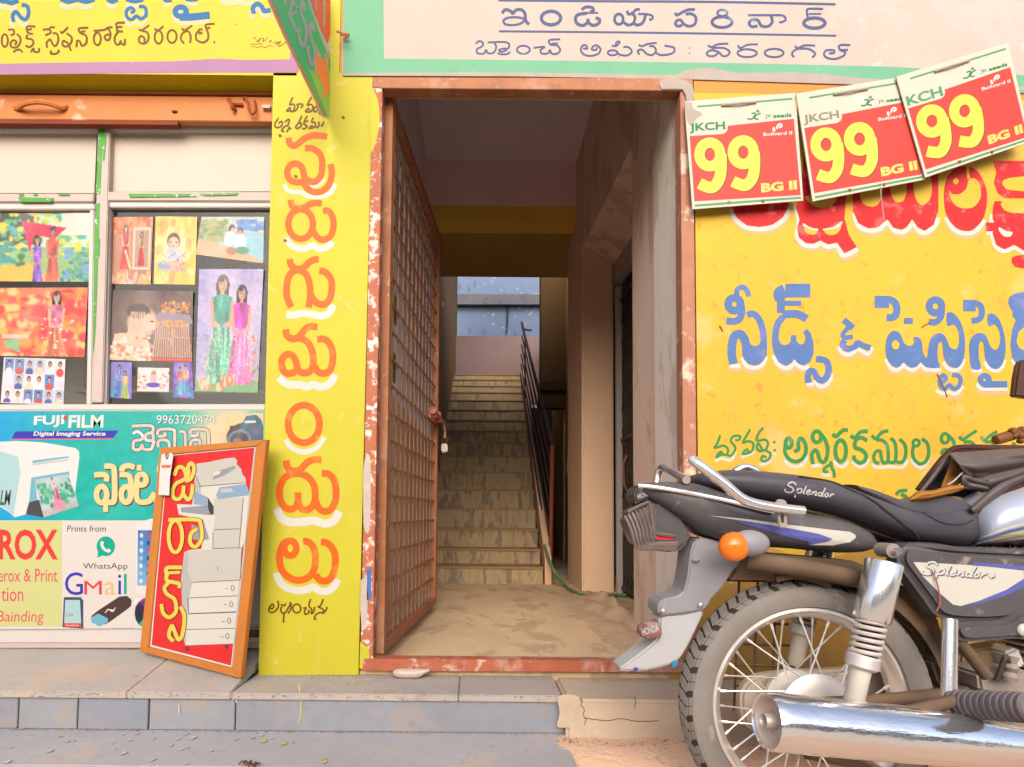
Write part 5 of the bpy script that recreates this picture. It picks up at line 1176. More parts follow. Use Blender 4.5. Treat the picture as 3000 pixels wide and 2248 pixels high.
text("FUJI", (100,1219),(189,1216),(98,1254), PBn, Mw, bn, bold=.03); text("FILM", (202,1217),(304,1216),(200,1254), PBn, Mw, bn, bold=.03)
fB("red_dot", [(805,200),(825,160),(850,165),(855,200),(830,235)], Mrd, .003)
fB("tagline_bar", [(195,368),(1520,355),(1450,450),(150,460)], Mblu); fB("tagline_bar", [(150,462),(1455,452),(1440,468),(140,474)], Mpk, .0014)
tbox("Digital Imaging Service", 98, 1264, 309, 1281, PBn, Mw, bn, off=.002, bold=.03, shear=.15)
tbox("9963720474", 460, 1218, 631, 1243, PBn, Mbk, bn, off=.0014, bold=.02); tbox("9963720474", 459, 1217, 630, 1242, PBn, Mw, bn, off=.0026, bold=.0)
g1 = [[(115,300),(370,300),(372,400)],[(125,395),(190,370),(250,420),(240,470),(150,490),(130,560),(150,600),(220,595),(240,540),(270,595),(360,595),(385,540),(395,490),(300,480),(290,420),(330,390),(380,400),(390,470)],
 [(440,410),(470,345),(640,345),(662,400),(662,580)],[(530,380),(540,420),(450,430)],[(450,570),(450,510),(480,480),(560,480),(590,520),(590,580)],[(725,375),(790,385),(800,580)],[(860,400),(880,345),(1050,345),(1092,400),(1092,560)],[(955,380),(950,420),(865,425)],[(860,570),(880,490),(970,480),(990,560)]]
cP = dict(org=(360,1180), sc=4.364)
paint("banner_lettering", g1, 56, PBn, mat("dark_green_outline", rgb(60,84,60), .35, var=0, bump=0), bn, off=.0014, **cP)
paint("banner_lettering", g1, 40, PBn, mat("rainbow_cream_print", rgb(232,214,204), .35, var=.15, scale=20, bump=0, stain=(((.35,.55,.7),.55,30,.6),)), bn, off=.0032, **cP)
g2 = [[(1205,925),(1350,925),(1360,1010)],[(1335,812),(1440,820),(1462,900),(1462,1240),(1400,1275),(1350,1275)],ring(1300,1175,66,105),(62,[(1350,1300),(1352,1400)]),[(1560,880),(1570,830),(1640,805),(1720,830)],[(1530,920),(1640,930),(1672,1000),(1672,1200),(1610,1275)],ring(1612,1175,62,100),(60,[(1780,795),(1780,870)]),
      ring(1810,985,60,70),[(1750,1000),(1745,1200),(1790,1270),(1900,1262),(1950,1200),(1975,1150)],[(1970,1240),(2080,1262),(2140,1240)],[(2080,920),(2040,870),(2060,810),(2140,810)]]
paint("banner_lettering", sh(g2,10,10), 86, PBn, Mbr, bn, off=.0014, **B1)
paint("banner_lettering", g2, 70, PBn, Mcr, bn, off=.0036, **B1)
# camera picture
c = Cv(70, 54, (236,206,150)); c.put(np.clip((.45-c.X)*6,0,1)*0+((c.X+c.Y*.2)>1.3)*1.0,(80,190,130))
c.ell(.55,.75,.5,.48,(52,60,78),.1).rect(.15,.38,.9,1,(46,54,70)).poly([(.42,.4),(.55,.08),(.8,.05),(.95,.25),(1,.45),(1,1),(.4,1)],(40,90,110)).ell(.4,.85,.32,.36,(120,130,150),.15).ell(.4,.88,.26,.3,(60,60,80),.2).ell(.36,.95,.14,.16,(150,110,100),.3).rect(.52,.24,.8,.32,(220,226,230)).ell(.3,.47,.09,.1,(90,50,60),.3).ell(.8,.6,.25,.3,(110,100,140),1)
c.to("camera_picture", [(660,1216),(772,1210),(770,1300),(655,1300)], PBn, bn, off=.0012)
tbox("ROX", -4, 1551, 170, 1641, PBn, Mrd, bn, bold=.03, off=.0016)
tbox("erox & Print", -6, 1667, 168, 1705, PBn, Mpk, bn); tbox("tion", 4, 1722, 68, 1762, PBn, Mpk, bn); tbox("Bainding", -8, 1790, 128, 1832, PBn, Mpk, bn, shear=.1)
tbox("Prints from", 196, 1540, 310, 1558, PBn, Mgy, bn, shear=.12)
fill("chat_logo", [(310+27*math.cos(a), 1601+29*math.sin(a)) for a in [i*.26 for i in range(24)]], PBn, Mtl, bn, off=.001); fill("chat_logo", [(288,1610),(285,1634),(306,1626)], PBn, Mtl, bn, off=.0011)
paint("chat_logo", [[(300,1586),(298,1596),(306,1610),(320,1616)]], 8, PBn, Mw, bn, off=.002); paint("chat_logo", [(10,[(296,1590),(303,1594)]),(10,[(314,1617),(323,1611)])], 8, PBn, Mw, bn, off=.0022)
tbox("WhatsApp", 243, 1650, 374, 1672, PBn, Mgy, bn)
for ch, x0, x1, y0, y1, m in (("G",190,243,1677,1744,Mblu),("M",247,298,1702,1742,Mrd),("a",306,338,1706,1743,mat("amber_print", rgb(240,200,130), .35, var=0, bump=0)),("i",346,355,1684,1742,Mblu),("l",363,371,1682,1741,Mtl)):
    tbox(ch, x0, y0, x1, y1, PBn, m, bn)
fill("memory_card", [(187,1750),(236,1750),(244,1760),(244,1842),(183,1838)], PBn, mat("navy_grey_print", rgb(70,84,110), .35, var=0, bump=0), bn, off=.001)
fill("memory_card", [(191,1758),(234,1758),(238,1826),(188,1826)], PBn, Mlb, bn, off=.0014); fill("memory_card", [(188,1826),(238,1826),(238,1838),(188,1837)], PBn, Mrd, bn, off=.0014); tbox("SanDisk", 192, 1829, 232, 1835, PBn, Mw, bn, off=.0018)
tbox("128", 193, 1797, 214, 1806, PBn, Mrd, bn, off=.0018)
fill("usb_stick", [(266,1806),(286,1790),(350,1748),(372,1746),(386,1758),(384,1776),(372,1786),(322,1822),(306,1830)], PBn, mat("dark_brown_print", rgb(82,64,60), .35, var=0, bump=0), bn, off=.001)
fill("usb_stick", [(266,1810),(288,1798),(316,1812),(316,1822),(292,1836),(268,1824)], PBn, Msk, bn, off=.0014); paint("usb_stick", [[(308,1796),(318,1786),(330,1792),(338,1780)],[(314,1786),(334,1788)]], 3, PBn, Mw, bn, off=.002)
c = Cv(30, 50, (40,110,200)); c.put(c.Y*1.0,(120,190,230))
for r in range(7):
    for k in range(3): c.ell(.2+k*.36,.1+r*.135,.1,.045,[(240,240,245),(230,60,60),(160,210,240),(40,60,90)][(r*2+k) % 4],.3)
fill("phone_picture", smooth_poly([(398,1545),(404,1534),(480,1532),(480,1740),(402,1738),(398,1730)],2), PBn, Mw, bn, off=.0009)
c.to("phone_picture", [(404,1554),(460,1554),(458,1716),(402,1716)], PBn, bn, off=.0013)
c = Cv(40, 40, (240,236,232)); ang = np.arctan2(c.Y-.5, c.X-.5); rr = np.hypot(c.X-.5, c.Y-.5)
for i, col in enumerate([(40,30,60),(120,30,120),(230,60,160),(250,150,160),(60,30,90),(20,60,80),(60,190,120),(20,40,60)]): c.put(((ang > -math.pi + i*math.pi/4) & (ang <= -math.pi+(i+1)*math.pi/4) & (rr < .5))*1.0, col)
c.to("disc_picture", [(395,1752),(480,1752),(480,1842),(395,1842)], PBn, bn, off=.0009)

# ================================================================== framed board leaning on the shop front
TL, TR, BR, BL = (468,1313),(781,1288),(705,1988),(409,1909)
pBL = at(*BL, 2.12); pBR = at(*BR, 1.90)
pBL.z = plat+.052-.012; pBR.z = plat + .006
pBL = at(*BL, 2.062); pBR = at(*BR, 1.89)
pTL = at(*TL, 2.092); pTR = at(*TR, 1.96)
PBo = Plane(pBL, pBR, pTL)
bd = empty("framed_board", (pBL + pBR)/2, "red framed signboard of a white photocopier with yellow Telugu letters leaning on the shop front", "signboard")
M_wood = mat("orange_wood_frame", rgb(226,140,62), .5, var=.15, scale=8, bump=.25, bscale=30, stretch=(6,6,.7), stain=(((.35,.14,.05),.6,6,.4),))
def bplank(nm, q, th0=-.018, th1=0.0, m=M_wood):
    P = [PBo.at(x, y, th1) for x, y in q] + [PBo.at(x, y, th1) - PBo.n*(th1-th0) for x, y in q]
    return MB().hexa(P).go(nm, m, bd, bevel=.0015)
iTL, iTR, iBR, iBL = (488,1332),(750,1307),(680,1958),(436,1896)
bplank("frame_side", [BL, iBL, iTL, TL]); bplank("frame_side", [iBR, BR, TR, iTR]); bplank("frame_side", [TL, iTL, iTR, TR]); bplank("frame_side", [iBL, BL, BR, iBR])
bplank("board_panel", [(iBL[0]+1,iBL[1]-1),(iBR[0]-1,iBR[1]-1),(iTR[0]-1,iTR[1]+1),(iTL[0]+1,iTL[1]+1)], -.016, -.005, Mw)
fill("red_field", [(493,1336),(745,1312),(676,1950),(444,1890)], PBo, mat("red_board_print", rgb(238,52,52), .35, var=.06, scale=5, bump=0), bd, off=-.0042)
cQ2 = dict(org=(400,1280), sc=2.3025)
def fQ(poly, m, off, nm="copier_picture"): return fill(nm, poly, PBo, m, bd, off=off, org=(400,1280), sc=2.3025)
Mcm = mat("copier_cream_print", rgb(232,228,216), .35, var=.02, bump=0); Mcb = mat("copier_blue_print", rgb(150,180,210), .35, var=.05, bump=0); Mcg = mat("copier_grey_print", rgb(160,168,178), .35, var=.1, bump=0)
fQ([(402,182),(480,172),(600,146),(660,140),(680,160),(675,185),(705,215),(715,255),(735,275),(738,320),(766,385),(755,420),(735,700),(712,745),(706,860),(655,1395),(330,1408),(318,1370),(300,960),(322,780),(355,765),(440,755),(440,640),(450,560),(285,525),(272,455),(375,458),(390,330)], Mcm, -.0035)
fQ([(560,342),(735,318),(762,375),(755,395),(550,422),(535,395)], Mcb, -.003); fQ([(565,352),(640,348),(655,372),(575,378)], Mlg, -.0026)
fQ([(520,262),(560,225),(600,215),(660,195),(672,210),(590,262),(515,290)], Mcg, -.003); fQ([(520,240),(570,228),(560,250),(515,268)], Mcm, -.0026)
fQ([(390,368),(475,405),(475,465),(385,455)], Mcb, -.003); fQ([(300,478),(475,462),(520,520),(505,530),(300,508)], Mcg, -.0028); fQ([(478,405),(520,470),(520,525),(495,520),(480,470)], Mbk, -.0026)
Mc2 = mat("copier_shade_print", rgb(214,210,200), .35, var=.03, bump=0); Mc3 = mat("copier_side_print", rgb(198,196,190), .35, var=.04, bump=0)
fQ([(520,415),(720,412),(706,620),(690,745),(515,752),(515,640),(528,560)], Mc2, -.0033); fQ([(350,770),(700,752),(706,860),(696,966),(375,980),(345,900)], Mc2, -.0033)
fQ([(322,790),(350,772),(344,900),(376,984),(352,1092),(345,1195),(336,1300),(330,1405),(318,1370),(300,960)], Mc3, -.0032); fQ([(390,330),(405,258),(432,335),(440,460),(385,455)], Mc3, -.0033)
fQ([(402,182),(480,172),(600,146),(660,140),(680,160),(675,185),(705,215),(715,255),(735,275),(735,305),(430,336),(396,262)], Mc2, -.0034)
fQ([(370,590),(440,620),(440,700),(372,690)], Mcg, -.003); fQ([(450,560),(490,690),(445,700)], Mcg, -.003)
paint("copier_picture", [[(425,335),(730,310)],[(395,260),(430,332)],[(525,628),(692,620)],[(515,755),(700,750),(708,775),(700,960)],[(515,640),(515,755)],[(720,412),(690,750)],[(375,982),(695,967)],[(355,1087),(685,1072)],[(350,1193),(672,1180)],[(335,1300),(660,1292)],(5,[(350,1194),(668,1182)]),[(345,1090),(352,1190)],[(440,560),(440,700)],[(550,872),(546,905)]], 3, PBo, Mgy, bd, off=-.0024, **cQ2)
paint("copier_picture", [('ring',648,1020,11,18,3),('ring',638,1130,11,18,3),('ring',625,1240,11,18,3),('ring',613,1345,11,18,3),(3,[(600,1025),(615,1025)]),(3,[(588,1132),(606,1132)]),(3,[(572,1246),(596,1246)]),(3,[(562,1350),(588,1350)]),(18,[(332,1415),(345,1440)]),(18,[(600,1405),(612,1428)])], 3, PBo, Mgy, bd, off=-.0022, **cQ2)
g3 = [[(255,262),(280,208),(318,215),(330,280),(268,315),(245,360),(250,410),(285,420),(312,385),(318,330)],[(314,385),(350,425),(372,385),(378,320)],[(330,300),(368,280),(388,215),(370,178),(346,205),(352,240),(330,300)],
 [(215,560),(400,560),(432,590),(440,680),(400,742),(362,715),(370,650),(408,622)],ring(262,672,46,108),
 [(308,882),(205,885),(205,935)],(20,[(208,918),(295,915)]),[(208,925),(205,970),(285,990),(285,1020)],[(215,985),(188,1020),(205,1060),(258,1100),(265,1180),(220,1218),(180,1190),(168,1128)],[(295,1145),(322,1210),(310,1330),(282,1368),(256,1310),(238,1275),(218,1340),(250,1380)]]
paint("yellow_lettering", g3, 33, PBo, Mbr, bd, off=-.0024, **cQ2)
paint("yellow_lettering", g3, 26, PBo, mat("yellow_print", rgb(244,218,100), .35, var=.05, bump=0), bd, off=-.0012, **cQ2)
# paper tag hanging on its corner
tg = empty("paper_tag", PBo.at(485,1380,.01), "small white paper tag with an orange band hanging at the corner of the red board", "tag")
PT = Plane(pBL + PBo.n*.012, pBR + PBo.n*.012, pTL + PBo.n*.012)
fill("tag_sheet", [(473,1332),(484,1328),(488,1336),(500,1326),(508,1334),(498,1400),(496,1452),(464,1450),(468,1380)], PT, Mw, tg, off=0)
fill("orange_band", [(474,1363),(500,1363),(499,1371),(473,1371)], PT, Mor, tg, off=.0008); paint("purple_loop", [(3,[(485,1330),(489,1345),(494,1333)])], 3, PT, mat("purple_print", rgb(120,60,130), .4, var=0, bump=0), tg, off=.001)

# ================================================================== projecting sign (perpendicular to the wall)
P1 = at(962,348,1.985); P2 = at(790,0,1.42); P3 = at(1002,0,1.985)
P3.x = P1.x - .012
PPn = Plane(P1, P2, P3)
ps = empty("projecting_sign", P1, "green and red sign panel jutting out from the wall above the yellow pillar", "signboard")
def pq(nm, poly, m, off=.001): return fill(nm, poly, PPn, m, ps, off=off, org=(780,0), sc=4.146)
Mgr = mat("sign_green_vinyl", rgb(10,176,104, .95), .35, var=.04, bump=0); Mgl = mat("sign_lime_vinyl", rgb(140,196,70, .95), .35, var=.08, bump=0); Msr = mat("sign_red_vinyl", rgb(238,58,44, .95), .35, var=.04, bump=0); Mso = mat("sign_orange_vinyl", rgb(252,120,44, .95), .35, var=.08, bump=0)
v = [PPn.at(780+x/4.146, y/4.146, 0) for x, y in ((30,-60),(40,0),(250,480),(700,1420),(755,1450),(770,1400),(800,900),(860,0),(865,-60))]
n_ = len(v); vb = [p - PPn.n*.006 + Vector((.0,0,0)) for p in v]
mesh("sign_sheet", v + vb, [tuple(range(n_)), tuple(range(2*n_-1, n_-1, -1))] + [(i, (i+1)%n_, n_+(i+1)%n_, n_+i) for i in range(n_)], mat("pale_sign_sheet", rgb(220,206,214, .95), .4, var=.04, bump=0), ps)
pq("green_field", [(62,-40),(75,0),(280,470),(530,860),(800,860),(810,820),(500,0),(480,-40)], Mgr, .0012)
pq("lime_field", [(280,470),(530,860),(805,850),(760,1430),(715,1400),(500,900)], Mgl, .001)
pq("dark_green_edge", [(68,0),(110,0),(330,520),(540,900),(680,1250),(752,1425),(715,1415),(480,930),(270,480)], Mgr, .0016)
pq("red_edge", [(30,-30),(44,-30),(62,0),(270,480),(480,930),(715,1420),(705,1422),(460,930),(250,480),(40,0)], Msr, .0018)
pq("red_field", [(520,-30),(800,-30),(800,200),(775,430),(745,540),(620,250)], Msr, .002)
pq("orange_figure", [(610,570),(690,740),(722,650),(740,720),(745,850),(770,1110),(680,1190),(690,1050),(600,860),(595,780)], Mso, .002)
paint("figure_outline", [[(600,560),(640,650),(695,745),(720,650),(745,740),(755,900),(775,1120),(680,1195),(690,1050),(600,850),(600,700),(612,545)],[(510,-10),(600,210),(745,590),(810,810)]], 9, PPn, Mw, ps, off=.0026, org=(780,0), sc=4.146)
paint("sign_lettering", [(34,[(360,380),(330,290),(285,190),(300,100),(330,10)]),(26,[(375,130),(300,180),(310,10),(385,100)]),(26,[(215,-30),(240,80)]),(40,[(470,130),(455,50),(435,30),(420,90),(430,190),(470,280),(490,380),(470,520),(440,560),(400,460),(395,330)]),(40,[(580,380),(565,310),(545,285),(530,340),(540,440),(570,540),(595,640),(580,740),(555,790),(520,700),(500,560)]),(30,[(700,-20),(705,150),(700,320)]),(20,[(600,-30),(605,130)])], 30, PPn, Mlg, ps, off=.0024, org=(780,0), sc=4.146)
MB().tube([at(1000,100,1.99), at(1022,104,1.985)], .006, 6).go("fixing_bolt", M_rust2, ps); MB().tube(cr([at(985,92,1.97), at(998,96,1.97), at(1012,110,1.97), at(1022,106,1.97)],3), .004, 5).go("tie_wire", M_rust2, ps)

# ================================================================== hanging seed signs
og3 = (1980,120); s3 = 2.1686
base = [(55,385),(760,330),(810,1015),(105,1070)]
def aff(uv, q):
    u, v = uv; A, B, C, Dd = [Vector(p) for p in q]
    p = A*(1-u)*(1-v) + B*u*(1-v) + C*u*v + Dd*(1-u)*v
    return (p.x, p.y)
def unmap(p, q=base):
    A = Vector(q[0]); e1 = Vector(q[1])-A; e2 = Vector(q[3])-A; d = Vector(p)-A
    det = e1.x*e2.y-e1.y*e2.x
    return ((d.x*e2.y-d.y*e2.x)/det, (e1.x*d.y-e1.y*d.x)/det)
Msg = mat("seed_green_print", rgb(90,170,110), .4, var=.1, scale=20, bump=0); Msd = mat("seed_dark_green_print", rgb(30,140,90), .4, var=.05, bump=0); Msf = mat("faded_olive_print", rgb(150,150,120), .4, var=.1, bump=0)
Msre = mat("seed_red_print", rgb(242,74,60), .4, var=.06, scale=6, bump=0); Msy = mat("seed_yellow_print", rgb(240,232,90), .4, var=.04, bump=0); Msb = mat("sign_board_white", rgb(232,224,206), .5, var=.06, scale=10, bump=0, stain=(((.6,.52,.42),.62,8,.5),))
quads = [base, [(765,335),(1465,225),(1585,880),(870,1020)], [(1400,228),(2112,10),(2255,640),(1585,868)]]
labs = ["leftmost of three hanging red seed signs numbered 99, with a torn upper corner", "middle of three hanging red seed signs numbered 99, with faded green letters", "rightmost and most tilted of three hanging red seed signs numbered 99"]
for si, q in enumerate(quads):
    Dn = [1.975, 1.965, 1.955][si]
    pS = Plane(at(2300,300,Dn), at(2400,300,Dn), at(2300,500,Dn-.006))
    A = [(og3[0]+x/s3, og3[1]+y/s3) for x, y in q]
    top_mid = pS.at((A[0][0]+A[1][0])/2, (A[0][1]+A[1][1])/2)
    rt = empty("seed_sign", top_mid, labs[si], "signboard", "seed signs strung along the wall")
    def M(p): return [(lambda t: (og3[0]+t[0]/s3, og3[1]+t[1]/s3))(aff(unmap(a), q)) for a in p]
    P = [pS.at(*a, 0) for a in (A[3], A[2], A[1], A[0])]
    MB().hexa(P + [x + Vector((0,.004,0)) for x in P]).go("board", Msb, rt)
    F_ = lambda nm, p, m, off=.0008: fill(nm, M(p), pS, m, rt, off=off)
    F_("red_field", [(88,605),(300,592),(320,580),(330,560),(330,540),(750,495),(793,980),(118,1020)], Msre)
    F_("green_stripe", [(135,412),(740,362),(741,374),(135,424)], Msg); F_("green_stripe", [(120,1040),(795,990),(796,1003),(122,1054)], Msg)
    def T_(s_, x0, y0, x1, y1, m, tilt=-.06, **k):
        dy = (x1-x0)*tilt
        a, b2, c2 = M([(x0,y0-dy/2*0), (x1,y0+dy), (x0+(y1-y0)*.05,y1)])
        return text(s_, a, b2, c2, pS, m, rt, off=.0016, **k)
    T_("JKCH" if si < 2 else "KCH", 85, 525, 312, 590, [Msd, Msf, Msg][si], bold=.03)
    T_("JK", 565, 468, 610, 496, Msd); T_("seeds", 618, 464, 735, 490, Msd, bold=.03)
    T_("Bollgard II", 555, 584, 738, 612, Mw, bold=.02)
    T_("BG II", 540, 905, 768, 965, mat("seed_pale_yellow", rgb(246,224,120), .4, var=.03, bump=0), bold=.05, tilt=-.09)
    def stk(L): 
        out = []
        for st in L:
            if st[0] == 'ring':
                pts = [(st[1]+st[3]*math.cos(a), st[2]+st[4]*math.sin(a)) for a in [2*math.pi*i/20 for i in range(21)]]; out.append((st[5]/s3, M(pts)))
            else: out.append((st[0]/s3, M(st[1])))
        return out
    nine = [('ring',216,722,0+66,75,66),(72,[(286,720),(288,800),(275,880),(235,930),(190,925),(150,905)])]
    nine2 = [('ring',428,708,66,75,66),(72,[(498,706),(500,790),(487,868),(447,916),(402,911),(362,893)])]
    paint("number_shade", sh(stk(nine)+stk(nine2), 3, 2.5), 30, pS, mat("brown_number_shade", rgb(150,80,40), .4, var=0, bump=0), rt, off=.0012)
    paint("yellow_number", stk(nine)+stk(nine2), 30, pS, Msy, rt, off=.003)
    paint("leaf_logo", [(w_/s3, M(p)) for w_, p in ((9,[(455,495),(485,495),(505,462),(480,462)]),(9,[(540,460),(515,470),(500,492),(525,498)]),(8,[(512,455),(520,440),(528,455)]))], 4, pS, Msd, rt, off=.0016)
    paint("boll_logo", [(w_/s3, M(p)) for w_, p in ((14,[(625,550),(620,565),(632,572)]),(12,[(640,560),(650,535),(668,530),(672,542),(655,552)]))], 4, pS, Mw, rt, off=.0016)
    # tie sticks and eyelets
    w1, w2 = M([(290,410),(512,390)])
    MB().tube([pS.at(*w1, .004), pS.at((w1[0]+w2[0])/2,(w1[1]+w2[1])/2-1,.009), pS.at(*w2, .004)], .0035, 6).go("tie_stick", mat("bamboo_tie", rgb(206,190,160), .7, var=.2), rt)
    for e_ in ([(337,1027),(552,1018)]):
        a = M([e_])[0]; MB().tube([pS.at(*a, 0), pS.at(*a, .003)], .006, 8).go("eyelet", M_rust2, rt)
    if si == 0: fill("torn_patch", [(2006,300),(2026,300),(2030,318),(2060,335),(2040,348),(2026,372),(2016,362),(2010,340)], pS, M_plas_w, rt, off=.001)
MB().tube([at(2585,530,1.95), at(2580,560,1.95), at(2590,640,1.97)], .0012, 4).go("dangling_string", Mw, None, label="thin white string dangling below the middle seed sign", cat="string")
# ================================================================== motorcycle
DUST = (.34,.26,.19)
M_chr = mat("dusty_chrome", (.80,.80,.82), .13, metal=1.0, var=.05, scale=10, bump=.08, bscale=14, dust=.22, dustcol=DUST, stain=(((.35,.22,.14),.68,30,.5),), bdist=.01)
M_chrs = mat("muffler_chrome", (.86,.86,.88), .10, metal=1.0, var=.04, scale=8, bump=.5, bscale=11, stretch=(.35,1,1), dust=.10, dustcol=DUST, stain=(((.5,.42,.36),.66,24,.5),), bdist=.008)
M_alu = mat("dusty_aluminium", (.62,.6,.58), .4, metal=.8, var=.1, scale=10, dust=.45, dustcol=(.5,.42,.34))
M_rim = mat("dusty_steel_rim", (.78,.77,.75), .22, metal=.9, var=.06, scale=10, dust=.35, dustcol=(.55,.48,.4))
M_tyre = mat("dusty_tyre_sidewall", (.185,.168,.152), .9, var=.2, scale=10, bump=.2, stain=(((.12,.11,.1),.6,6,.5),((.42,.36,.3),.62,12,.5)))
M_tread = mat("dusty_tyre_tread", (.19,.17,.15), .9, var=.2, scale=14)
M_groove = mat("tyre_groove", (.03,.027,.025), .95, var=.2)
M_plb = mat("faded_black_plastic", (.045,.044,.05), .28, var=.2, scale=8, bump=.1, bscale=40, dust=.26, dustcol=(.27,.235,.225), stain=(((.34,.28,.24),.60,16,.5),((.02,.02,.022),.6,7,.5)))
M_seat = mat("black_seat_vinyl", (.026,.025,.034), .33, var=.2, scale=6, bump=.3, bscale=90, dust=.20, dustcol=(.26,.24,.26), bdist=.002)
M_gry = mat("grey_plastic_fender", (.17,.17,.195), .35, var=.2, scale=8, bump=.1, dust=.32, dustcol=(.42,.38,.35), stain=(((.45,.4,.36),.65,14,.5),))
M_gry2 = mat("pale_grey_flap", (.30,.31,.335), .5, var=.16, scale=8, dust=.35, dustcol=(.5,.44,.38), stain=(((.14,.4,.6),.76,20,.7),((.3,.28,.28),.68,10,.5)))
M_mud = mat("muddy_frame_steel", (.06,.038,.026), .6, var=.4, scale=12, bump=.3, bscale=50, dust=.32, dustcol=(.34,.22,.13))
M_mudl = mat("tan_mud_plate", (.22,.14,.08), .85, var=.4, scale=10, bump=.4, dust=.3, dustcol=(.42,.3,.2))
M_eng = mat("dusty_engine_metal", (.2,.18,.165), .5, metal=.3, var=.4, scale=14, dust=.42, dustcol=(.4,.3,.22))
M_tank = mat("silver_blue_tank_paint", (.33,.37,.46), .25, metal=.35, var=.04, scale=4, bump=0, coat=.5, dust=.2, dustcol=(.5,.46,.44))
M_decw = mat("white_decal", rgb(238,234,222), .3, var=.04, bump=0, stain=(((.5,.4,.32),.68,22,.5),))
M_decb = mat("violet_blue_decal", rgb(112,116,200), .3, var=.08, bump=0)
M_sil = mat("silver_lettering", rgb(214,212,216), .35, var=.05, bump=0)
M_or = mat("orange_indicator_lens", (.66,.145,.01), .18, var=.05, bump=.2, bscale=160, coat=.4)
M_redl = mat("red_lens", (.5,.02,.04), .2, var=.1, bump=0)
M_leath = mat("black_bag_leather", (.045,.036,.036), .36, var=.25, scale=8, bump=.35, bscale=60, dust=.32, dustcol=(.3,.24,.22), bdist=.002)
M_maroon = mat("dark_maroon_leather", (.06,.018,.012), .5, var=.3, scale=10, bump=.2)
M_lining = mat("brown_bag_lining", (.30,.13,.025), .7, var=.25, scale=10)
bc = at(2355, 2060, 1.41)
bk_ = empty("motorcycle", (bc.x+.6, bc.y, 0), "dusty black motorcycle with chrome silencer parked in front of the ochre painted wall", "motorcycle")
P3_ = lambda t: at(t[0], t[1], t[2])
def tb(name, pts, r, m, n=8, par=bk_, c=1, **k):
    P = [P3_(p) for p in pts]
    if c and len(P) > 2: P = cr(P, 6)
    rr = r
    return MB().tube(P, rr, n).go(name, m, par, smooth=True, **k)
def slab(name, poly, D, dep, m, par=bk_, bevel=.006, seg=2, org=(0,0), sc=1.0, sm=True, **k):
    return MB().prism([at(org[0]+x/sc, org[1]+y/sc, D) for x, y in poly], dep).go(name, m, par, smooth=sm, bevel=bevel, seg=seg, **k)
def loft(name, st, m, par=bk_, n=20, e=2.6, sub=5, **k):
    """stations: px, ytop, ybottom, centre depth, half width"""
    S = cr([(a, b, 0) for a, b, *_ in st], sub); S2 = cr([(a, c, 0) for a, b, c, *_ in st], sub); S3 = cr([(d, w, 0) for _,_,_,d,w in st], sub)
    vs = []; fs = []
    for q in range(len(S)):
        px, yt = S[q].x, S[q].y; ybm = S2[q].y; D, hw = S3[q].x, max(S3[q].y, .004)
        dn = D - hw*.75
        a = at(px, yt, dn); b = at(px, ybm, dn)
        cz = (a.z+b.z)/2; hz = max((a.z-b.z)/2, .002); cx = (a.x+b.x)/2
        for i in range(n):
            th = 2*math.pi*i/n
            cs, sn = math.cos(th), math.sin(th)
            f = (abs(cs)**e + abs(sn)**e) ** (-1/e)
            vs.append((cx, D + hw*cs*f, cz + hz*sn*f))
    N = len(S)
    for q in range(N-1):
        for i in range(n): fs.append((q*n+i, q*n+(i+1)%n, (q+1)*n+(i+1)%n, (q+1)*n+i))
    fs.append(tuple(range(n-1,-1,-1))); fs.append(tuple((N-1)*n+i for i in range(n)))
    mb = MB(); mb.add(vs, fs)
    return mb.go(name, m, par, smooth=True, **k)
s1 = dict(org=(1780,1300), sc=1.7486); s2 = dict(org=(2400,1200), sc=3.317); s3_ = dict(org=(2400,1600), sc=2.558)
def c1(x, y, D): return (1780+x/1.7486, 1300+y/1.7486, D)
def c2(x, y, D): return (2400+x/3.317, 1200+y/3.317, D)
def c3(x, y, D): return (2400+x/2.558, 1600+y/2.558, D)

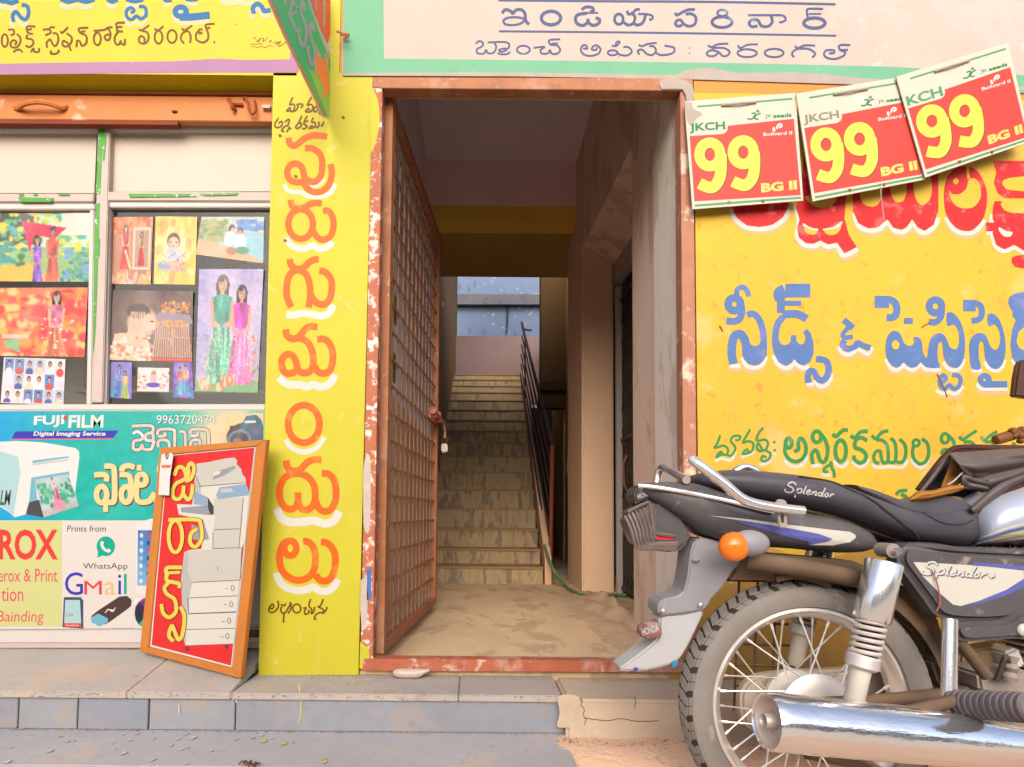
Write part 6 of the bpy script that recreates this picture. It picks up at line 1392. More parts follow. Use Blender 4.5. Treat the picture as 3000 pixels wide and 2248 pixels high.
def wheel(c, front=False):
    w = empty("front_wheel" if front else "rear_wheel", c); w.parent = bk_; w.matrix_parent_inverse = Matrix.Translation(-root_offset(bk_))
    a = c + Vector((0,-1,0)); b = c + Vector((0,1,0)); z = 1.0
    def L(name, prof, m, n=72, **k): return MB().lathe(a, b, [(z+t, r) for t, r in prof], n, caps=k.pop('caps', False)).go(name, m, None, smooth=True, **k)
    def P(o):
        o.parent = w; o.matrix_parent_inverse = Matrix.Translation(-c); return o
    ty = P(L("tyre", [(-.026,.236),(-.036,.240),(-.043,.256),(-.0455,.272),(-.043,.286),(-.040,.2895),(.040,.2895),(.043,.286),(.0455,.272),(.043,.256),(.036,.240),(.026,.236)], M_tyre, 96))
    L("tread_base", [(-.0415,.287),(-.032,.2965),(-.018,.3005),(0,.302),(.018,.3005),(.032,.2965),(.0415,.287)], M_groove, 96).parent = ty
    mb = MB(); NB = 64
    def blk(t0, t1, th0, th1, sk, h0=.2995, h=.0055):
        # block on the crown between offsets t0..t1 and angles
        def rr(t): return .3065 - 9.5*t*t if abs(t) < .045 else .29
        v = []
        for rad in (-.006, 0.0):
            for (t, th) in ((t0, th0), (t1, th0+sk), (t1, th1+sk), (t0, th1)):
                q = rr(t) + rad
                v.append(c + Vector((q*math.cos(th), t, q*math.sin(th))))
        mb.add([v[0],v[1],v[2],v[3],v[4],v[5],v[6],v[7]], [(0,1,2,3),(7,6,5,4),(0,4,5,1),(1,5,6,2),(2,6,7,3),(3,7,4,0)])
    da = 2*math.pi/NB
    for i in range(NB):
        th = i*da; j = .12*da*(1 if i % 2 else -1)
        blk(-.043, -.027, th+j, th+.70*da+j, .22*da); blk(.027, .043, th+j, th+.70*da+j, -.22*da)
        blk(-.0235, -.0045, th+.25*da, th+.98*da, -.35*da); blk(.0045+.001, .0235, th-.2*da, th+.52*da, .35*da)
    o = mb.go("tread_blocks", M_tread, ty, kind="stuff")
    P(L("rim", [(-.0255,.237),(-.030,.2365),(-.031,.229),(-.026,.2265),(-.020,.221),(-.013,.212),(0,.209),(.013,.212),(.020,.221),(.026,.2265),(.031,.229),(.030,.2365),(.0255,.237)], M_rim, 96))
    P(L("hub", [(-.052,0),(-.052,.055),(-.048,.066),(-.040,.068),(-.036,.045),(.036,.045),(.040,.070),(.05,.072),(.06,.06),(.06,0)], M_alu, 40))
    P(L("brake_drum", [(-.062,0),(-.062,.05),(-.060,.078),(-.054,.086),(-.0521,.086),(-.0521,0)], M_alu, 40))
    P(L("axle_nut", [(-.085,0),(-.085,.010),(-.0625,.010)], M_chr, 6))
    for i in range(36):
        sd = -1 if i % 2 else 1
        th = i*2*math.pi/36 + .04; dth = (.55 if (i//2) % 2 else -.55)
        p0 = c + Vector((.211*math.cos(th), sd*.004, .211*math.sin(th))); p1 = c + Vector((.064*math.cos(th+dth), sd*.040, .064*math.sin(th+dth)))
        pm = p0 + (p1-p0)*.10
        sp_ = MB(); sp_.tube([p0, pm], .0036, 5); sp_.tube([pm, p1], .0021, 5)
        s_ = sp_.go("spoke", M_rim, None, smooth=True); P(s_)
    return w
rw = wheel(bc)
fwc = bc + Vector((1.235, .02, 0))
fw = wheel(fwc, True)
# chain case and swingarm on the far side, arm on the near side
slab("chain_case", smooth_poly([(2172,2075),(2178,2020),(2215,1985),(2290,1972),(2420,1965),(2700,1955),(2700,2060),(2440,2075),(2340,2140),(2260,2165),(2190,2130)],4), 1.50, .035, mat("pale_dusty_chain_case", (.42,.36,.31), .5, var=.1, dust=.4), bevel=.008)
tb("swingarm", [(2355,2066,1.345),(2600,2052,1.34),(2830,2030,1.36)], .016, M_mud, 10)
tb("swingarm", [(2355,2066,1.49),(2600,2052,1.49),(2830,2030,1.47)], .016, M_mud, 10)
# saree guard: thin wire grille on the far side
sgd = MB()
for k in range(7): sgd.tube([at(2130+k*6, 1700+k*62, 1.60), at(2330, 1706+k*62, 1.60)], .0035, 5)
for k in range(3): sgd.tube([at(2165+k*55, 1700, 1.604), at(2150+k*55, 2080, 1.604)], .0035, 5)
sgd.go("side_guard", M_mud, bk_)
# silencer
m0 = at(2250, 2113, 1.17); m1 = at(3060, 2190, 1.20); ax = (m1-m0).normalized()
sl = MB().lathe(m0, m1, [(0,.0505),(-.004,.0545),(.004,.0575),(.02,.0575),(.28,.0565),(.42,.051),(.56,.043),(.70,.033),(.80,.024)], 40, caps=False).go("silencer", M_chrs, bk_, smooth=True)
M_end = mat("silencer_end_steel", (.45,.40,.38), .35, metal=.6, var=.15, dust=.4, dustcol=(.45,.33,.24))
MB().lathe(m0, m1, [(-.001,.0515),(.0,.047),(.012,.040),(.018,.030),(.016,.018),(.016,.0)], 36, caps=False).go("end_cap", M_end, sl, smooth=True)
MB().lathe(m0, m1, [(.016,.0155),(-.006,.0155),(-.010,.013),(-.004,.0105),(.02,.0105)], 20, caps=False).go("outlet_pipe", M_end, sl, smooth=True)
MB().lathe(m0, m1, [(-.001,.0),(.0055,.0),(.0055,.0103)][1:], 16, caps=False).go("outlet_bore", M_dark, sl)
ex = [m0+ax*.79, m0+ax*.95+Vector((0,.02,-.01)), m0+ax*1.15+Vector((0,.06,0)), m0+ax*1.32+Vector((0,.12,.10)), m0+ax*1.34+Vector((0,.17,.3)), m0+ax*1.24+Vector((0,.20,.38))]
MB().tube(cr(ex,6), .019, 12).go("exhaust_pipe", M_chr, bk_, smooth=True)

# dark frame behind: tubes, battery boxes, inner mudguard
tb("frame_tube", [c1(700,600,1.33), c1(1000,640,1.33), c1(1259,690,1.33), c3(420,260,1.33)], .022, M_mud, 10)
tb("frame_tube", [c1(700,600,1.50), c1(1000,640,1.50), c1(1259,690,1.50), c3(420,260,1.50)], .018, M_mud, 10)
slab("under_seat_frame", [(720,560),(900,570),(1259,600),(1500,690),(1500,760),(1259,720),(1150,690),(760,640)], 1.36, .12, M_mud, **s1)
slab("exposed_bracket", [(620,700),(660,610),(740,600),(900,640),(1040,665),(1040,690),(860,700)], 1.40, .05, M_mudl, **s1)
tb("inner_cable", [c1(860,690,1.36), c1(960,672,1.35), c1(1060,690,1.35), c1(1130,720,1.36)], .011, M_mud, 8)
# rear mudguard hugging the wheel top
mg_ = MB(); vs = []; fs = []
NA = 26
for i in range(NA):
    th = math.radians(168 - i*6.2)
    for (t, dr) in ((-.062,-.03),(-.055,0),(0,.012),(.055,0),(.062,-.03)):
        r_ = .335 + dr
        vs.append(bc + Vector((r_*math.cos(th), t, r_*math.sin(th))))
for i in range(NA-1):
    for k in range(4): fs.append((i*5+k, i*5+k+1, (i+1)*5+k+1, (i+1)*5+k))
# only the front half stays close to the wheel (behind the shock absorbers)
keep = [f for f in fs if min(f)//5 >= 12]
_u=sorted({i for f in keep for i in f}); _m={o:i for i,o in enumerate(_u)}
mesh("inner_mudguard", [vs[i] for i in _u], [tuple(_m[i] for i in f) for f in keep], M_mud, bk_, smooth=True)
slab("inner_guard_plate", smooth_poly([(600,300),(700,330),(880,520),(930,640),(1040,800),(1040,1020),(900,930),(800,790),(700,640),(560,520),(560,400)],3), 1.40, .07, M_mudl, bevel=.01, **s3_)

# rear fender hanging behind the wheel
slab("rear_fender", smooth_poly([(445,500),(560,498),(700,570),(640,660),(585,740),(530,800),(492,852),(300,882),(262,868),(275,802),(378,772),(410,690)],3), 1.375, .09, M_gry, bevel=.014, seg=3, **s1)
fl_ = slab("mud_flap", smooth_poly([(272,884),(380,868),(492,852),(450,960),(405,1050),(372,1100),(325,1132),(210,1162),(140,1166),(58,1160),(130,1102),(205,1045),(262,985)],3), 1.385, .075, M_gry2, bevel=.01, **s1)
slab("blue_scuff", [(136,1148),(158,1150),(150,1166),(138,1164)], 1.381, .003, mat("blue_scuff_paint", rgb(50,90,200), .5), par=fl_, bevel=0, **s1)
slab("blue_scuff", [(330,1120),(360,1110),(358,1135),(336,1148)], 1.381, .003, mat("cyan_scuff_paint", rgb(60,160,215), .5), par=fl_, bevel=0, **s1)
rf = slab("rear_reflector", [(160,965),(178,925),(262,903),(285,990),(205,1005),(170,990)], 1.362, .03, mat("grimy_red_reflector", rgb(160,104,98), .5, var=.3, stain=(((.3,.24,.22),.48,40,.6),)), bevel=.004, **s1)
text("HONDA", (1780+172/1.7486,1300+948/1.7486), (1780+258/1.7486,1300+925/1.7486), (1780+180/1.7486,1300+985/1.7486), DP(1.361), M_sil, rf, bold=.03, off=.002)
for (x, y) in ((284,856),(476,826)): MB().ell(at(1780+x/1.7486, 1300+y/1.7486, 1.370), .007,.006,.007,10,6).go("bolt", M_chr, bk_, smooth=True)
MB().ell(P3_(c1(452,597,1.37)), .010,.01,.004,8,5).go("bolt", M_chr, bk_)

# tail section
tail = loft("tail_panel", [(1868,1424,1440,1.42,.045),(1900,1414,1462,1.42,.058),(1960,1410,1498,1.42,.075),(2030,1411,1545,1.42,.085),(2080,1420,1572,1.42,.092),(2160,1448,1596,1.42,.097),(2260,1474,1606,1.42,.102),(2350,1496,1612,1.42,.105),(2450,1512,1622,1.42,.105),(2510,1530,1624,1.42,.10),(2545,1556,1618,1.42,.09),(2556,1582,1606,1.42,.07)], M_plb, e=3.2)
SF = Surf(tail, 1.33)
def dec(nm, poly, m, surf, par, off=.0012, cc=s1, sub=14): 
    pts = [(cc['org'][0]+x/cc['sc'], cc['org'][1]+y/cc['sc']) for x, y in poly]
    return fill(nm, pts, surf, m, par, off=off, sub=sub)
dec("white_decal", [(512,368),(700,385),(920,415),(1130,440),(1240,452),(1268,468),(1270,482),(1240,505),(1150,520),(1035,518),(1120,500),(1152,488),(1080,462),(900,428),(700,396)], M_decw, SF, tail)
dec("blue_decal", [(620,388),(900,428),(1080,462),(1152,488),(1120,502),(1032,518),(1025,500),(930,478),(780,436)], M_decb, SF, tail, off=.0018)
tb("chrome_trim", [c1(158,216,1.355), c1(240,224,1.345), c1(400,250,1.335), c1(600,290,1.325), c1(760,330,1.318), c1(850,350,1.315)], .0055, M_chr)
slab("tail_lip_underside", [(140,240),(160,216),(245,224),(300,235),(290,262),(190,290),(150,302),(138,280)], 1.375, .09, M_plb, **s1)
text("HERO", (1780+160/1.7486,1300+232/1.7486), (1780+210/1.7486,1300+226/1.7486), (1780+160/1.7486,1300+250/1.7486), DP(1.372), M_sil, bk_, bold=.02)
text("HONDA", (1780+152/1.7486,1300+258/1.7486), (1780+228/1.7486,1300+234/1.7486), (1780+156/1.7486,1300+286/1.7486), DP(1.372), M_sil, bk_, bold=.03)
slab("number_plate", [(113,248),(140,248),(140,320),(116,328)], 1.47, .004, M_org_pt, bevel=0, **s1)
# tail lamp: ribbed housing
lam = slab("tail_lamp", [(150,330),(185,306),(290,268),(340,300),(400,380),(440,450),(430,500),(380,548),(355,560),(180,545),(150,500),(120,430),(100,370)], 1.375, .10, M_plb, bevel=.012, seg=3, **s1)
slab("red_lens", [(236,470),(290,470),(345,488),(340,494),(245,492)], 1.3735, .004, M_redl, par=lam, bevel=0, **s1)
for i in range(7):
    dx = i*19; dy = -i*1.5
    pts = [c1(88+dx, 372-i*9, 1.382-i*.0008), c1(104+dx, 400-i*6, 1.376), c1(124+dx*1.0, 450-i*3, 1.3715), c1(134+dx*.95, 492-i*2, 1.370), c1(156+dx*.86, 536-i*7, 1.372)]
    if i >= 0: pts += [c1(250+dx*.5, 540-i*7.5, 1.372), c1(352+dx*.1, 545-i*9, 1.372)] if i < 5 else []
    P = [P3_(p) for p in pts]
    MB().tube(cr(P,5), .0044, 6).go("lamp_rib", mat("dusty_rose_grey_rib", (.10,.08,.08), .32, var=.3, scale=30, dust=.22), lam, smooth=True)
tb("lamp_rib", [c1(105,350,1.38), c1(180,312,1.374), c1(215,308,1.374), c1(232,400,1.371), c1(246,455,1.371), c1(345,474,1.372)], .005, MC["dusty_rose_grey_rib"], 6, par=lam)

# seat
seat = loft("seat", [(2034,1404,1414,1.42,.03),(2050,1396,1424,1.42,.06),(2090,1380,1436,1.42,.085),(2180,1373,1456,1.42,.10),(2330,1384,1482,1.42,.11),(2420,1399,1502,1.42,.115),(2500,1424,1526,1.42,.118),(2580,1456,1556,1.42,.12),(2650,1482,1582,1.42,.12),(2710,1494,1594,1.42,.118),(2770,1488,1602,1.42,.11),(2815,1482,1608,1.42,.10),(2845,1494,1602,1.42,.085),(2856,1520,1580,1.42,.05)], M_seat, e=3.0, n=28, sub=6)
SS = Surf(seat, 1.30)
hump = loft("rider_seat_hump", [(2500,1418,1440,1.44,.08),(2560,1430,1480,1.44,.10),(2640,1456,1530,1.44,.11),(2720,1466,1550,1.44,.11),(2770,1452,1560,1.44,.105),(2810,1450,1570,1.44,.10),(2840,1466,1570,1.43,.09),(2855,1500,1560,1.42,.06)], M_seat, e=2.6, n=24, sub=5)
def seam(pts, r=.0028, m=None, surf=None, par=seat, nm="seam_piping"):
    P = [(surf or SS).at(p.x, p.y, .001) for p in cr(pts, 6)]
    return MB().tube(P, r, 5).go(nm, m or M_dark, par, smooth=True)
seam([(2340,1398),(2430,1412),(2500,1440),(2548,1462),(2600,1500),(2650,1538),(2680,1560),(2691,1580)])
seam([(2700,1500),(2740,1524),(2780,1536),(2820,1536),(2850,1524)], .0016)
# "Splendor" in silver script on the seat side
spl = [[(60,25),(40,12),(18,18),(14,34),(40,44),(52,58),(36,74),(10,72),(0,58)],[(72,40),(70,98)],[(70,60),(84,42),(98,48),(94,66),(74,68)],[(108,68),(118,20),(112,62),(122,68)],[(130,58),(148,50),(140,42),(128,54),(136,70),(152,62)],[(160,68),(164,46),(162,60),(176,46),(184,52),(180,68),(190,64)],[(218,50),(204,48),(196,60),(206,68),(218,56),(228,16)],[(222,50),(220,68),(228,66)],[(240,48),(234,60),(244,68),(254,58),(248,46),(238,50)],[(264,68),(268,46),(266,58),(276,46),(286,50)],]
def script(nm, surf, x0, y0, sx, sy, skew, w, m, par, off, plus=False, slope=0):
    st = list(spl)
    if plus: st = st + [[(300,56),(324,56)],[(312,44),(310,68)]]
    v = [(w, [(x0 + p[0]*sx - (p[1]-40)*skew, y0 + p[1]*sy + p[0]*slope) for p in s_]) for s_ in st]
    return paint(nm, v, w, surf, m, par, off=off)
script("silver_script", SS, 2300, 1406, .50, .46, .12, 4.0, M_sil, seat, .002, slope=.075)
# grab rail
gr = tb("grab_rail", [c1(438,84,1.29), c1(490,124,1.275), c1(600,208,1.265), c1(680,276,1.262), c1(750,306,1.262), c1(860,328,1.262), c1(1003,346,1.262)], .0115, M_chr, 14)
tb("grab_rail", [c1(405,186,1.35), c1(300,130,1.50), c1(280,122,1.545), c1(262,150,1.56), c1(250,210,1.56)], .010, M_chr, 10)
MB().ell(P3_(c1(438,84,1.29)), .012,.012,.010,10,6).go("rail_end", M_gry2, gr, smooth=True)
tb("grab_rail", [c1(650,145,1.53), c1(700,120,1.53), c1(745,132,1.53), c1(770,150,1.53)], .011, M_chr, 10)
slab("rail_bracket", [(866,300),(872,284),(905,286),(920,300),(922,420),(908,434),(880,430)], 1.268, .008, mat("dusty_bracket_steel", (.3,.26,.25), .45, metal=.5, var=.2, dust=.5), bevel=.002, **s1)
slab("bracket_slot", [(888,366),(902,366),(904,404),(892,404)], 1.2665, .002, M_dark, bevel=0, **s1)
# indicator
ic = at(2150, 1602, 1.27); ib = at(2196, 1592, 1.275)
ind = MB().ell(ib, .044,.028,.030,20,12).go("indicator_body", M_gry, bk_, smooth=True)
MB().ell(ic, .034,.027,.0335,20,12).go("indicator_lens", M_or, ind, smooth=True)
tb("indicator_stalk", [(2200,1596,1.29),(2215,1590,1.36)], .012, M_plb, 8, c=0)
slab("seat_base_rail", [(620,250),(760,285),(900,300),(1259,372),(1500,430),(1900,540),(1900,580),(1500,500),(1259,420),(900,330),(760,320)], 1.355, .12, M_mud, **s1)

# shock absorbers
def shock(D, full=True, dx=0, dy=0):
    s = empty("shock_absorber", at(2540+dx, 1850, D)); s.parent = bk_; s.matrix_parent_inverse = Matrix.Translation(-root_offset(bk_))
    g = lambda t: at(t[0]+dx, t[1]+dy, D)
    def P(o): o.parent = s; o.matrix_parent_inverse = Matrix.Translation(-root_offset(s)); return o
    top = g((2598,1612)); bot = g((2500,2060)); axs = (bot-top).normalized()
    k = D/1650
    P(MB().lathe(top, bot, [(.030,.030),(.026,.034),(.030,.0365),(.155,.0365),(.160,.034),(.158,.028)], 28, caps=False).go("shock_cover", M_chr, None, smooth=True))
    P(MB().tube([top+Vector((0,-.02,0)), top+Vector((0,.02,0))], .016, 14).go("shock_eye", M_eng, None, smooth=True))
    P(MB().tube([top+Vector((0,-.035,0)), top+Vector((0,-.0201,0))], .0085, 10).go("mount_bolt", M_chr, None, smooth=True))
    P(MB().lathe(top, bot, [(.15,.016),(.26,.016)], 12).go("damper_rod", M_mud, None, smooth=True))
    hel = []; turns = 6.2
    side = axs.cross(Vector((0,1,0))).normalized(); sid2 = axs.cross(side)
    for i in range(int(turns*16)):
        a_ = 2*math.pi*i/16; t = .158 + .083*i/(turns*16)
        hel.append(top + axs*t + (side*math.cos(a_) + sid2*math.sin(a_))*.0275)
    P(MB().tube(hel, .0048, 7).go("spring", mat("dusty_grey_spring", (.5,.47,.46), .4, metal=.4, var=.1, dust=.4), None, smooth=True))
    P(MB().lathe(top, bot, [(.236,.029),(.240,.033),(.262,.033),(.268,.026),(.268,.016)], 20, caps=False).go("spring_seat", M_alu, None, smooth=True))
    P(MB().lathe(top, bot, [(.262,.021),(.34,.020),(.352,.014)], 18, caps=True).go("lower_tube", mat("cream_dust_tube", (.52,.48,.42), .45, metal=.2, var=.1, dust=.3), None, smooth=True))
shock(1.255)
shock(1.555, dx=-190, dy=-30)

# side panel and decal
sp2 = slab("side_panel", smooth_poly([(2640,1646),(2656,1596),(2720,1598),(2822,1614),(2920,1620),(3000,1628),(3110,1650),(3095,1750),(3020,1792),(2963,1818),(2860,1824),(2764,1812),(2720,1760),(2680,1706)],3), 1.285, .06, M_plb, bevel=.016, seg=3)
PSP = DP(1.285)
dec("white_decal", [(706,120),(900,130),(1200,148),(1535,185),(1535,245),(1400,330),(1200,410),(1060,450),(1002,438),(900,350),(780,230)], M_decw, PSP, sp2, cc=s3_)
dec("blue_decal", [(1062,452),(1200,412),(1400,332),(1535,248),(1535,305),(1400,372),(1200,432),(1110,446)], M_decb, PSP, sp2, cc=s3_)
dec("white_decal", [(1150,120),(1535,150),(1535,180),(1300,158),(1160,148)], M_decb, PSP, sp2, cc=s3_)
script("script_shadow", PSP, 2706, 1640, .66, .58, .2, 8.5, mat("grey_script_shadow", rgb(110,105,110), .4, var=0, bump=0), sp2, .0025, plus=True, slope=.055)
script("silver_script", PSP, 2704, 1638, .66, .58, .2, 5.5, Mw, sp2, .004, plus=True, slope=.055)
tb("hanging_wire", [c3(845,180,1.28), c3(890,300,1.278), c3(905,420,1.28), c3(880,490,1.28)], .0015, M_rust2, 5)
loft("tool_box_top", [(2655,1588,1604,1.40,.10),(2740,1590,1618,1.40,.11),(2822,1602,1622,1.40,.11),(3000,1606,1632,1.40,.11),(3100,1610,1640,1.40,.1)], M_plb, e=4)
slab("lower_cover", smooth_poly([(2803,1840),(2830,1826),(2947,1820),(3000,1790),(3110,1780),(3110,1890),(3000,1874),(2900,1880),(2832,1882),(2806,1862)],3), 1.27, .05, M_plb, bevel=.01)
MB().ell(at(2998,1846,1.268), .014,.008,.014,14,8).go("cover_bolt", M_decw, bk_, smooth=True)
tb("footrest_bracket", [c3(980,545,1.26), c3(977,830,1.25), c3(972,1130,1.24)], .0145, M_chr, 14)
tb("engine_tube", [c3(1030,690,1.30), c3(1260,980,1.29)], .0125, M_mud, 10, c=0)
tb("footrest_arm", [c3(560,1262,1.20), c3(760,1222,1.20), c3(940,1180,1.21), c3(1020,1160,1.21)], .013, M_mud, 10)
slab("arm_plate", [(820,1250),(950,1190),(1020,1200),(1070,1300),(1000,1262),(930,1268)], 1.215, .02, M_mudl, **s3_)
a_ = P3_(c3(1000,1180,1.235)); b_ = P3_(c3(1345,1200,1.14))
fr_ = MB().lathe(a_, b_, [(0,.024)] + [q for i in range(11) for q in ((.006+i*.0135,.0285),(.013+i*.0135,.0285),(.0145+i*.0135,.0255))] + [(.160,.029),(.166,.026)], 22).go("footrest_rubber", mat("black_rubber_peg", (.06,.055,.06), .6, var=.2, dust=.45, dustcol=(.33,.28,.27)), bk_, smooth=True)
slab("engine_block", [(1190,960),(1340,900),(1420,940),(1535,930),(1700,1000),(1700,1180),(1400,1120),(1210,1090)], 1.33, .16, M_eng, **s3_)
slab("crankcase", smooth_poly([(1180,1090),(1500,1090),(1900,1100),(2050,1250),(1900,1500),(1400,1480),(1250,1330)],3), 1.34, .2, M_eng, bevel=.02, seg=3, **s3_)
slab("cylinder", [(1700,500),(2000,460),(2080,1050),(1760,1100)], 1.36, .13, M_eng, **s3_)
for k in range(9): slab("cooling_fin", [(1670,560+k*54),(2060,520+k*54),(2062,532+k*54),(1672,572+k*54)], 1.345, .16, M_alu, bevel=0, **s3_)
tb("engine_cable", [c3(1330,1010,1.31), c3(1385,860,1.30), c3(1400,830,1.30), c3(1440,900,1.30), c3(1470,1010,1.31)], .006, M_black, 6)
MB().lathe(P3_(c3(1425,1010,1.30)), P3_(c3(1440,900,1.30)), [(0,.014),(.01,.016),(.02,.010),(.03,.016),(.04,.009),(.055,.012)], 12).go("adjuster", M_eng, bk_, smooth=True)
slab("carburettor", [(1390,800),(1500,760),(1560,900),(1440,930)], 1.36, .06, M_alu, **s3_)
slab("battery_plate", [(1060,800),(1380,740),(1420,720),(1330,1000),(1210,1060),(1100,1100),(1040,1000)], 1.40, .05, M_mudl, **s3_)
slab("chassis_plate", [(850,870),(930,800),(1040,900),(1050,1090),(960,1090),(900,1020)], 1.36, .05, M_mud, **s3_)
slab("stand_leg", [(640,1545),(830,1545),(835,1800),(640,1800)], 1.42, .06, M_mud, **s3_)
tb("centre_stand", [c3(-100,1560,1.40), c3(300,1640,1.40), c3(720,1750,1.40)], .012, M_mud, 8)
tb("brake_rod", [(2370,2150,1.33),(2600,2260,1.33),(2900,2280,1.33)], .005, M_mudl, 6, c=0)
# silencer strap dents: thin folded bright creases are left to the bump of the chrome

# tank
tank = loft("fuel_tank", [(2830,1588,1604,1.42,.03),(2850,1540,1606,1.42,.08),(2880,1490,1606,1.42,.11),(2930,1452,1608,1.42,.125),(3000,1424,1610,1.42,.13),(3100,1400,1610,1.42,.135),(3250,1405,1606,1.42,.13),(3360,1440,1590,1.42,.10),(3400,1480,1570,1.42,.05)], M_tank, e=2.5, n=28)
ST = Surf(tank, 1.31)
for nm, m, poly in (("white_stripe", M_decw, [(1450,1318),(1600,1230),(1800,1150),(2200,1040),(2200,1062),(1800,1170),(1600,1246)]),
                    ("blue_stripe", M_decb, [(1500,1300),(1650,1238),(1850,1170),(2200,1085),(2200,1110),(1850,1192),(1650,1254)]),
                    ("lime_stripe", mat("pale_lime_decal", rgb(214,220,160), .3, var=.03, bump=0), [(1560,1290),(1750,1230),(1900,1190),(2200,1130),(2200,1190),(1900,1230),(1750,1262)]),
                    ("red_stripe", mat("pale_rose_decal", rgb(226,180,170), .3, var=.03, bump=0), [(1600,1300),(1800,1262),(2200,1200),(2200,1226),(1800,1284)]),
                    ("dark_stripe", M_plb, [(1425,1336),(1600,1300),(2000,1262),(2200,1240),(2200,1420),(1500,1372)])):
    dec(nm, poly, m, ST, tank, cc=s2, sub=16)

# front end (mostly past the right edge of the picture)
hX = fwc.x - .32
for y in (-.075, .095):
    MB().tube([fwc+Vector((0,y,0)), Vector((hX+.06, bc.y+.01+y, .72)), Vector((hX-.02, bc.y+.01+y, .92))], .02, 10).go("fork_leg", M_chr, bk_, smooth=True)
MB().tube(cr([Vector((hX-.24, bc.y-.36, .98)), Vector((hX-.1, bc.y-.22, 1.0)), Vector((hX-.02, bc.y-.05, .95)), Vector((hX-.02, bc.y+.07, .95)), Vector((hX-.1, bc.y+.2, 1.0)), P3_((2990,1262,1.64))],5), .011, 8).go("handlebar", M_black, bk_, smooth=True)
MB().ell(Vector((hX+.12, bc.y+.01, .84)), .09,.085,.085,20,12).go("headlamp", M_chr, bk_, smooth=True)
vs = []; fs = []
for i in range(20):
    th = math.radians(170 - i*7.5)
    for (t, dr) in ((-.055,-.02),(-.045,0),(0,.01),(.045,0),(.055,-.02)): vs.append(fwc + Vector(((.33+dr)*math.cos(th), t, (.33+dr)*math.sin(th))))
for i in range(19):
    for k in range(4): fs.append((i*5+k, i*5+k+1, (i+1)*5+k+1, (i+1)*5+k))
mesh("front_mudguard", vs, fs, M_plb, bk_, smooth=True)
# far grip and lever end that show above the bag
gp_ = mat("brown_grip_rubber", (.16,.06,.02), .5, var=.3, scale=14, bump=.2)
MB().lathe(at(2914,1290,1.62), at(2990,1268,1.62), [(0,.006),(.002,.013),(.012,.0155),(.05,.0155),(.07,.0145),(.085,.018)], 16).go("handgrip", gp_, bk_, smooth=True)
for i in range(10):
    p = at(2966+random.uniform(0,34), 1246+random.uniform(6,50), 1.61); MB().ell(p, random.uniform(.006,.014), .012, random.uniform(.006,.014), 8, 6).go("switch_cluster", gp_, bk_, smooth=True)
slab("mirror", smooth_poly([(2973,1150),(2986,1062),(3010,1054),(3060,1056),(3060,1160),(2978,1162)],2), 1.62, .02, mat("brown_mirror_shell", (.07,.03,.02), .3, var=.2), bevel=.005)

# ================================================================== bag lying over the tank
bg = empty("leather_bag", P3_((2900,1450,1.36)), "worn black leather bag with an open zipped mouth slung over the motorcycle tank", "bag")
def patch(name, top, bot, D0, m, bulge=.02, fold=0.0, ff=9, rows=16, cols=36, thick=.004, DD=0.0, par=bg, cc=s2):
    def rs(c):
        P = cr([(cc['org'][0]+x/cc['sc'], cc['org'][1]+y/cc['sc']) for x, y in c], 12)
        L = [0]
        for a, b in zip(P[:-1], P[1:]): L.append(L[-1] + (b-a).length)
        out = []
        for i in range(cols):
            t = L[-1]*i/(cols-1); j = 0
            while j < len(L)-2 and L[j+1] < t: j += 1
            f = (t-L[j])/max(L[j+1]-L[j], 1e-6); out.append(P[j] + (P[j+1]-P[j])*f)
        return out
    A, B = rs(top), rs(bot); vs = []
    for j in range(rows):
        v = j/(rows-1)
        for i in range(cols):
            u = i/(cols-1); q = A[i]*(1-v) + B[i]*v
            d = D0 + DD*u - bulge*math.sin(math.pi*v)**.7 + fold*(math.sin(ff*v + 3.1*u + 1.2*math.sin(4*u)) + .5*math.sin(ff*1.9*v - 5*u))*min(1, u*3+.2)
            vs.append(at(q.x, q.y, d))
    fs = [(j*cols+i, (j+1)*cols+i, (j+1)*cols+i+1, j*cols+i+1) for j in range(rows-1) for i in range(cols-1)]
    o = mesh(name, vs, fs, m, par, smooth=True)
    md = o.modifiers.new("thick", 'SOLIDIFY'); md.thickness = thick; md.offset = 0
    return o
patch("back_flap", [(935,780),(1040,640),(1210,432),(1345,352),(1700,350),(2100,356)], [(985,800),(1080,690),(1240,500),(1360,420),(1700,420),(2100,420)], 1.50, M_maroon, bulge=.01, fold=.002)
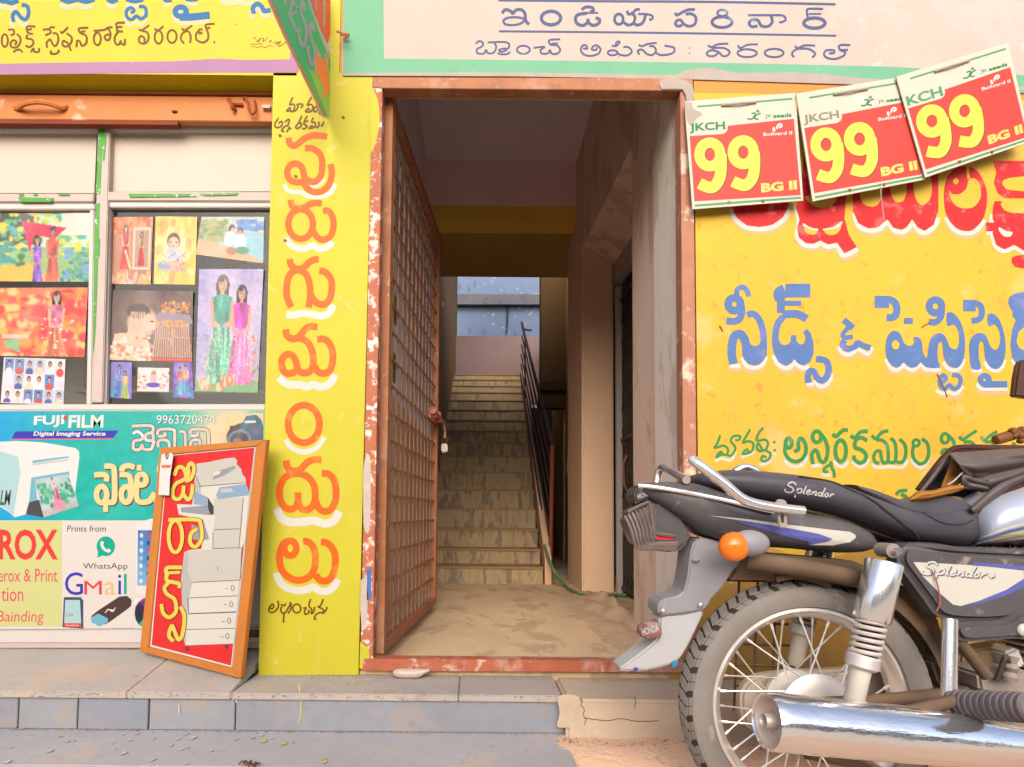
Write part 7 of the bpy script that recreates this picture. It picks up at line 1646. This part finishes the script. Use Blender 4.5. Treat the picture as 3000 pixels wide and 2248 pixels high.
patch("bag_mouth_inside", [(990,790),(1100,640),(1250,440),(1330,440)], [(1060,806),(1200,770),(1330,730),(1420,640)], 1.42, M_dark, bulge=-.02)
patch("lining", [(1305,450),(1340,450),(1380,500),(1420,560),(1450,620)], [(1180,770),(1240,750),(1300,740),(1370,710),(1420,650)], 1.395, M_lining, bulge=.004, fold=.003)
patch("mouth_edge", [(975,800),(1080,665),(1200,500),(1262,432)], [(1000,812),(1110,680),(1235,520),(1290,450)], 1.40, M_leath, bulge=.006)
patch("bag_front", [(1262,425),(1400,418),(1700,396),(2100,380)], [(1440,640),(1480,740),(1640,790),(2100,560)], 1.385, M_leath, bulge=.035, fold=.010, ff=8.5, rows=30, cols=50)
patch("bag_side", [(1400,560),(1455,600),(1520,640),(1640,640)], [(1375,768),(1440,775),(1540,775),(1640,790)], 1.372, M_leath, bulge=.015, fold=.004)
patch("mouth_lower_roll", [(880,868),(965,800),(1100,792),(1260,745),(1400,740)], [(890,884),(990,880),(1120,852),(1290,812),(1400,770)], 1.375, M_lining, bulge=.018, fold=.002)
patch("bag_underside", [(1050,850),(1250,790),(1400,765),(1640,780)], [(1000,890),(1200,850),(1400,860),(1500,960)], 1.42, M_dark, bulge=.0)  # near-black sheet painted in for the shadow below the bag
patch("shoulder_strap", [(1470,960),(1560,880),(1700,760),(1850,680),(2100,590)], [(1500,1010),(1610,930),(1750,830),(1880,740),(2100,650)], 1.335, M_leath, bulge=.012)
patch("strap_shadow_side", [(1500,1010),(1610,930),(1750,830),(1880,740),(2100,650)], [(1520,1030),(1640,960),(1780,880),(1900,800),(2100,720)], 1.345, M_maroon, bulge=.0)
zp = [c2(1255,728,1.362), c2(1300,700,1.36), c2(1340,665,1.358), c2(1385,620,1.357), c2(1415,590,1.357)]
ZP = cr([P3_(p) for p in zp], 4)
zz = MB()
for p in ZP[::1]: zz.ell(p, .0026,.002,.0018,6,4)
zz.go("zip_teeth", Mw, bg)
slab("eyelet_hole", smooth_poly([(1505,632),(1560,618),(1650,625),(1600,645),(1540,645)],2), 1.347, .003, M_dark, par=bg, bevel=0, **s2)
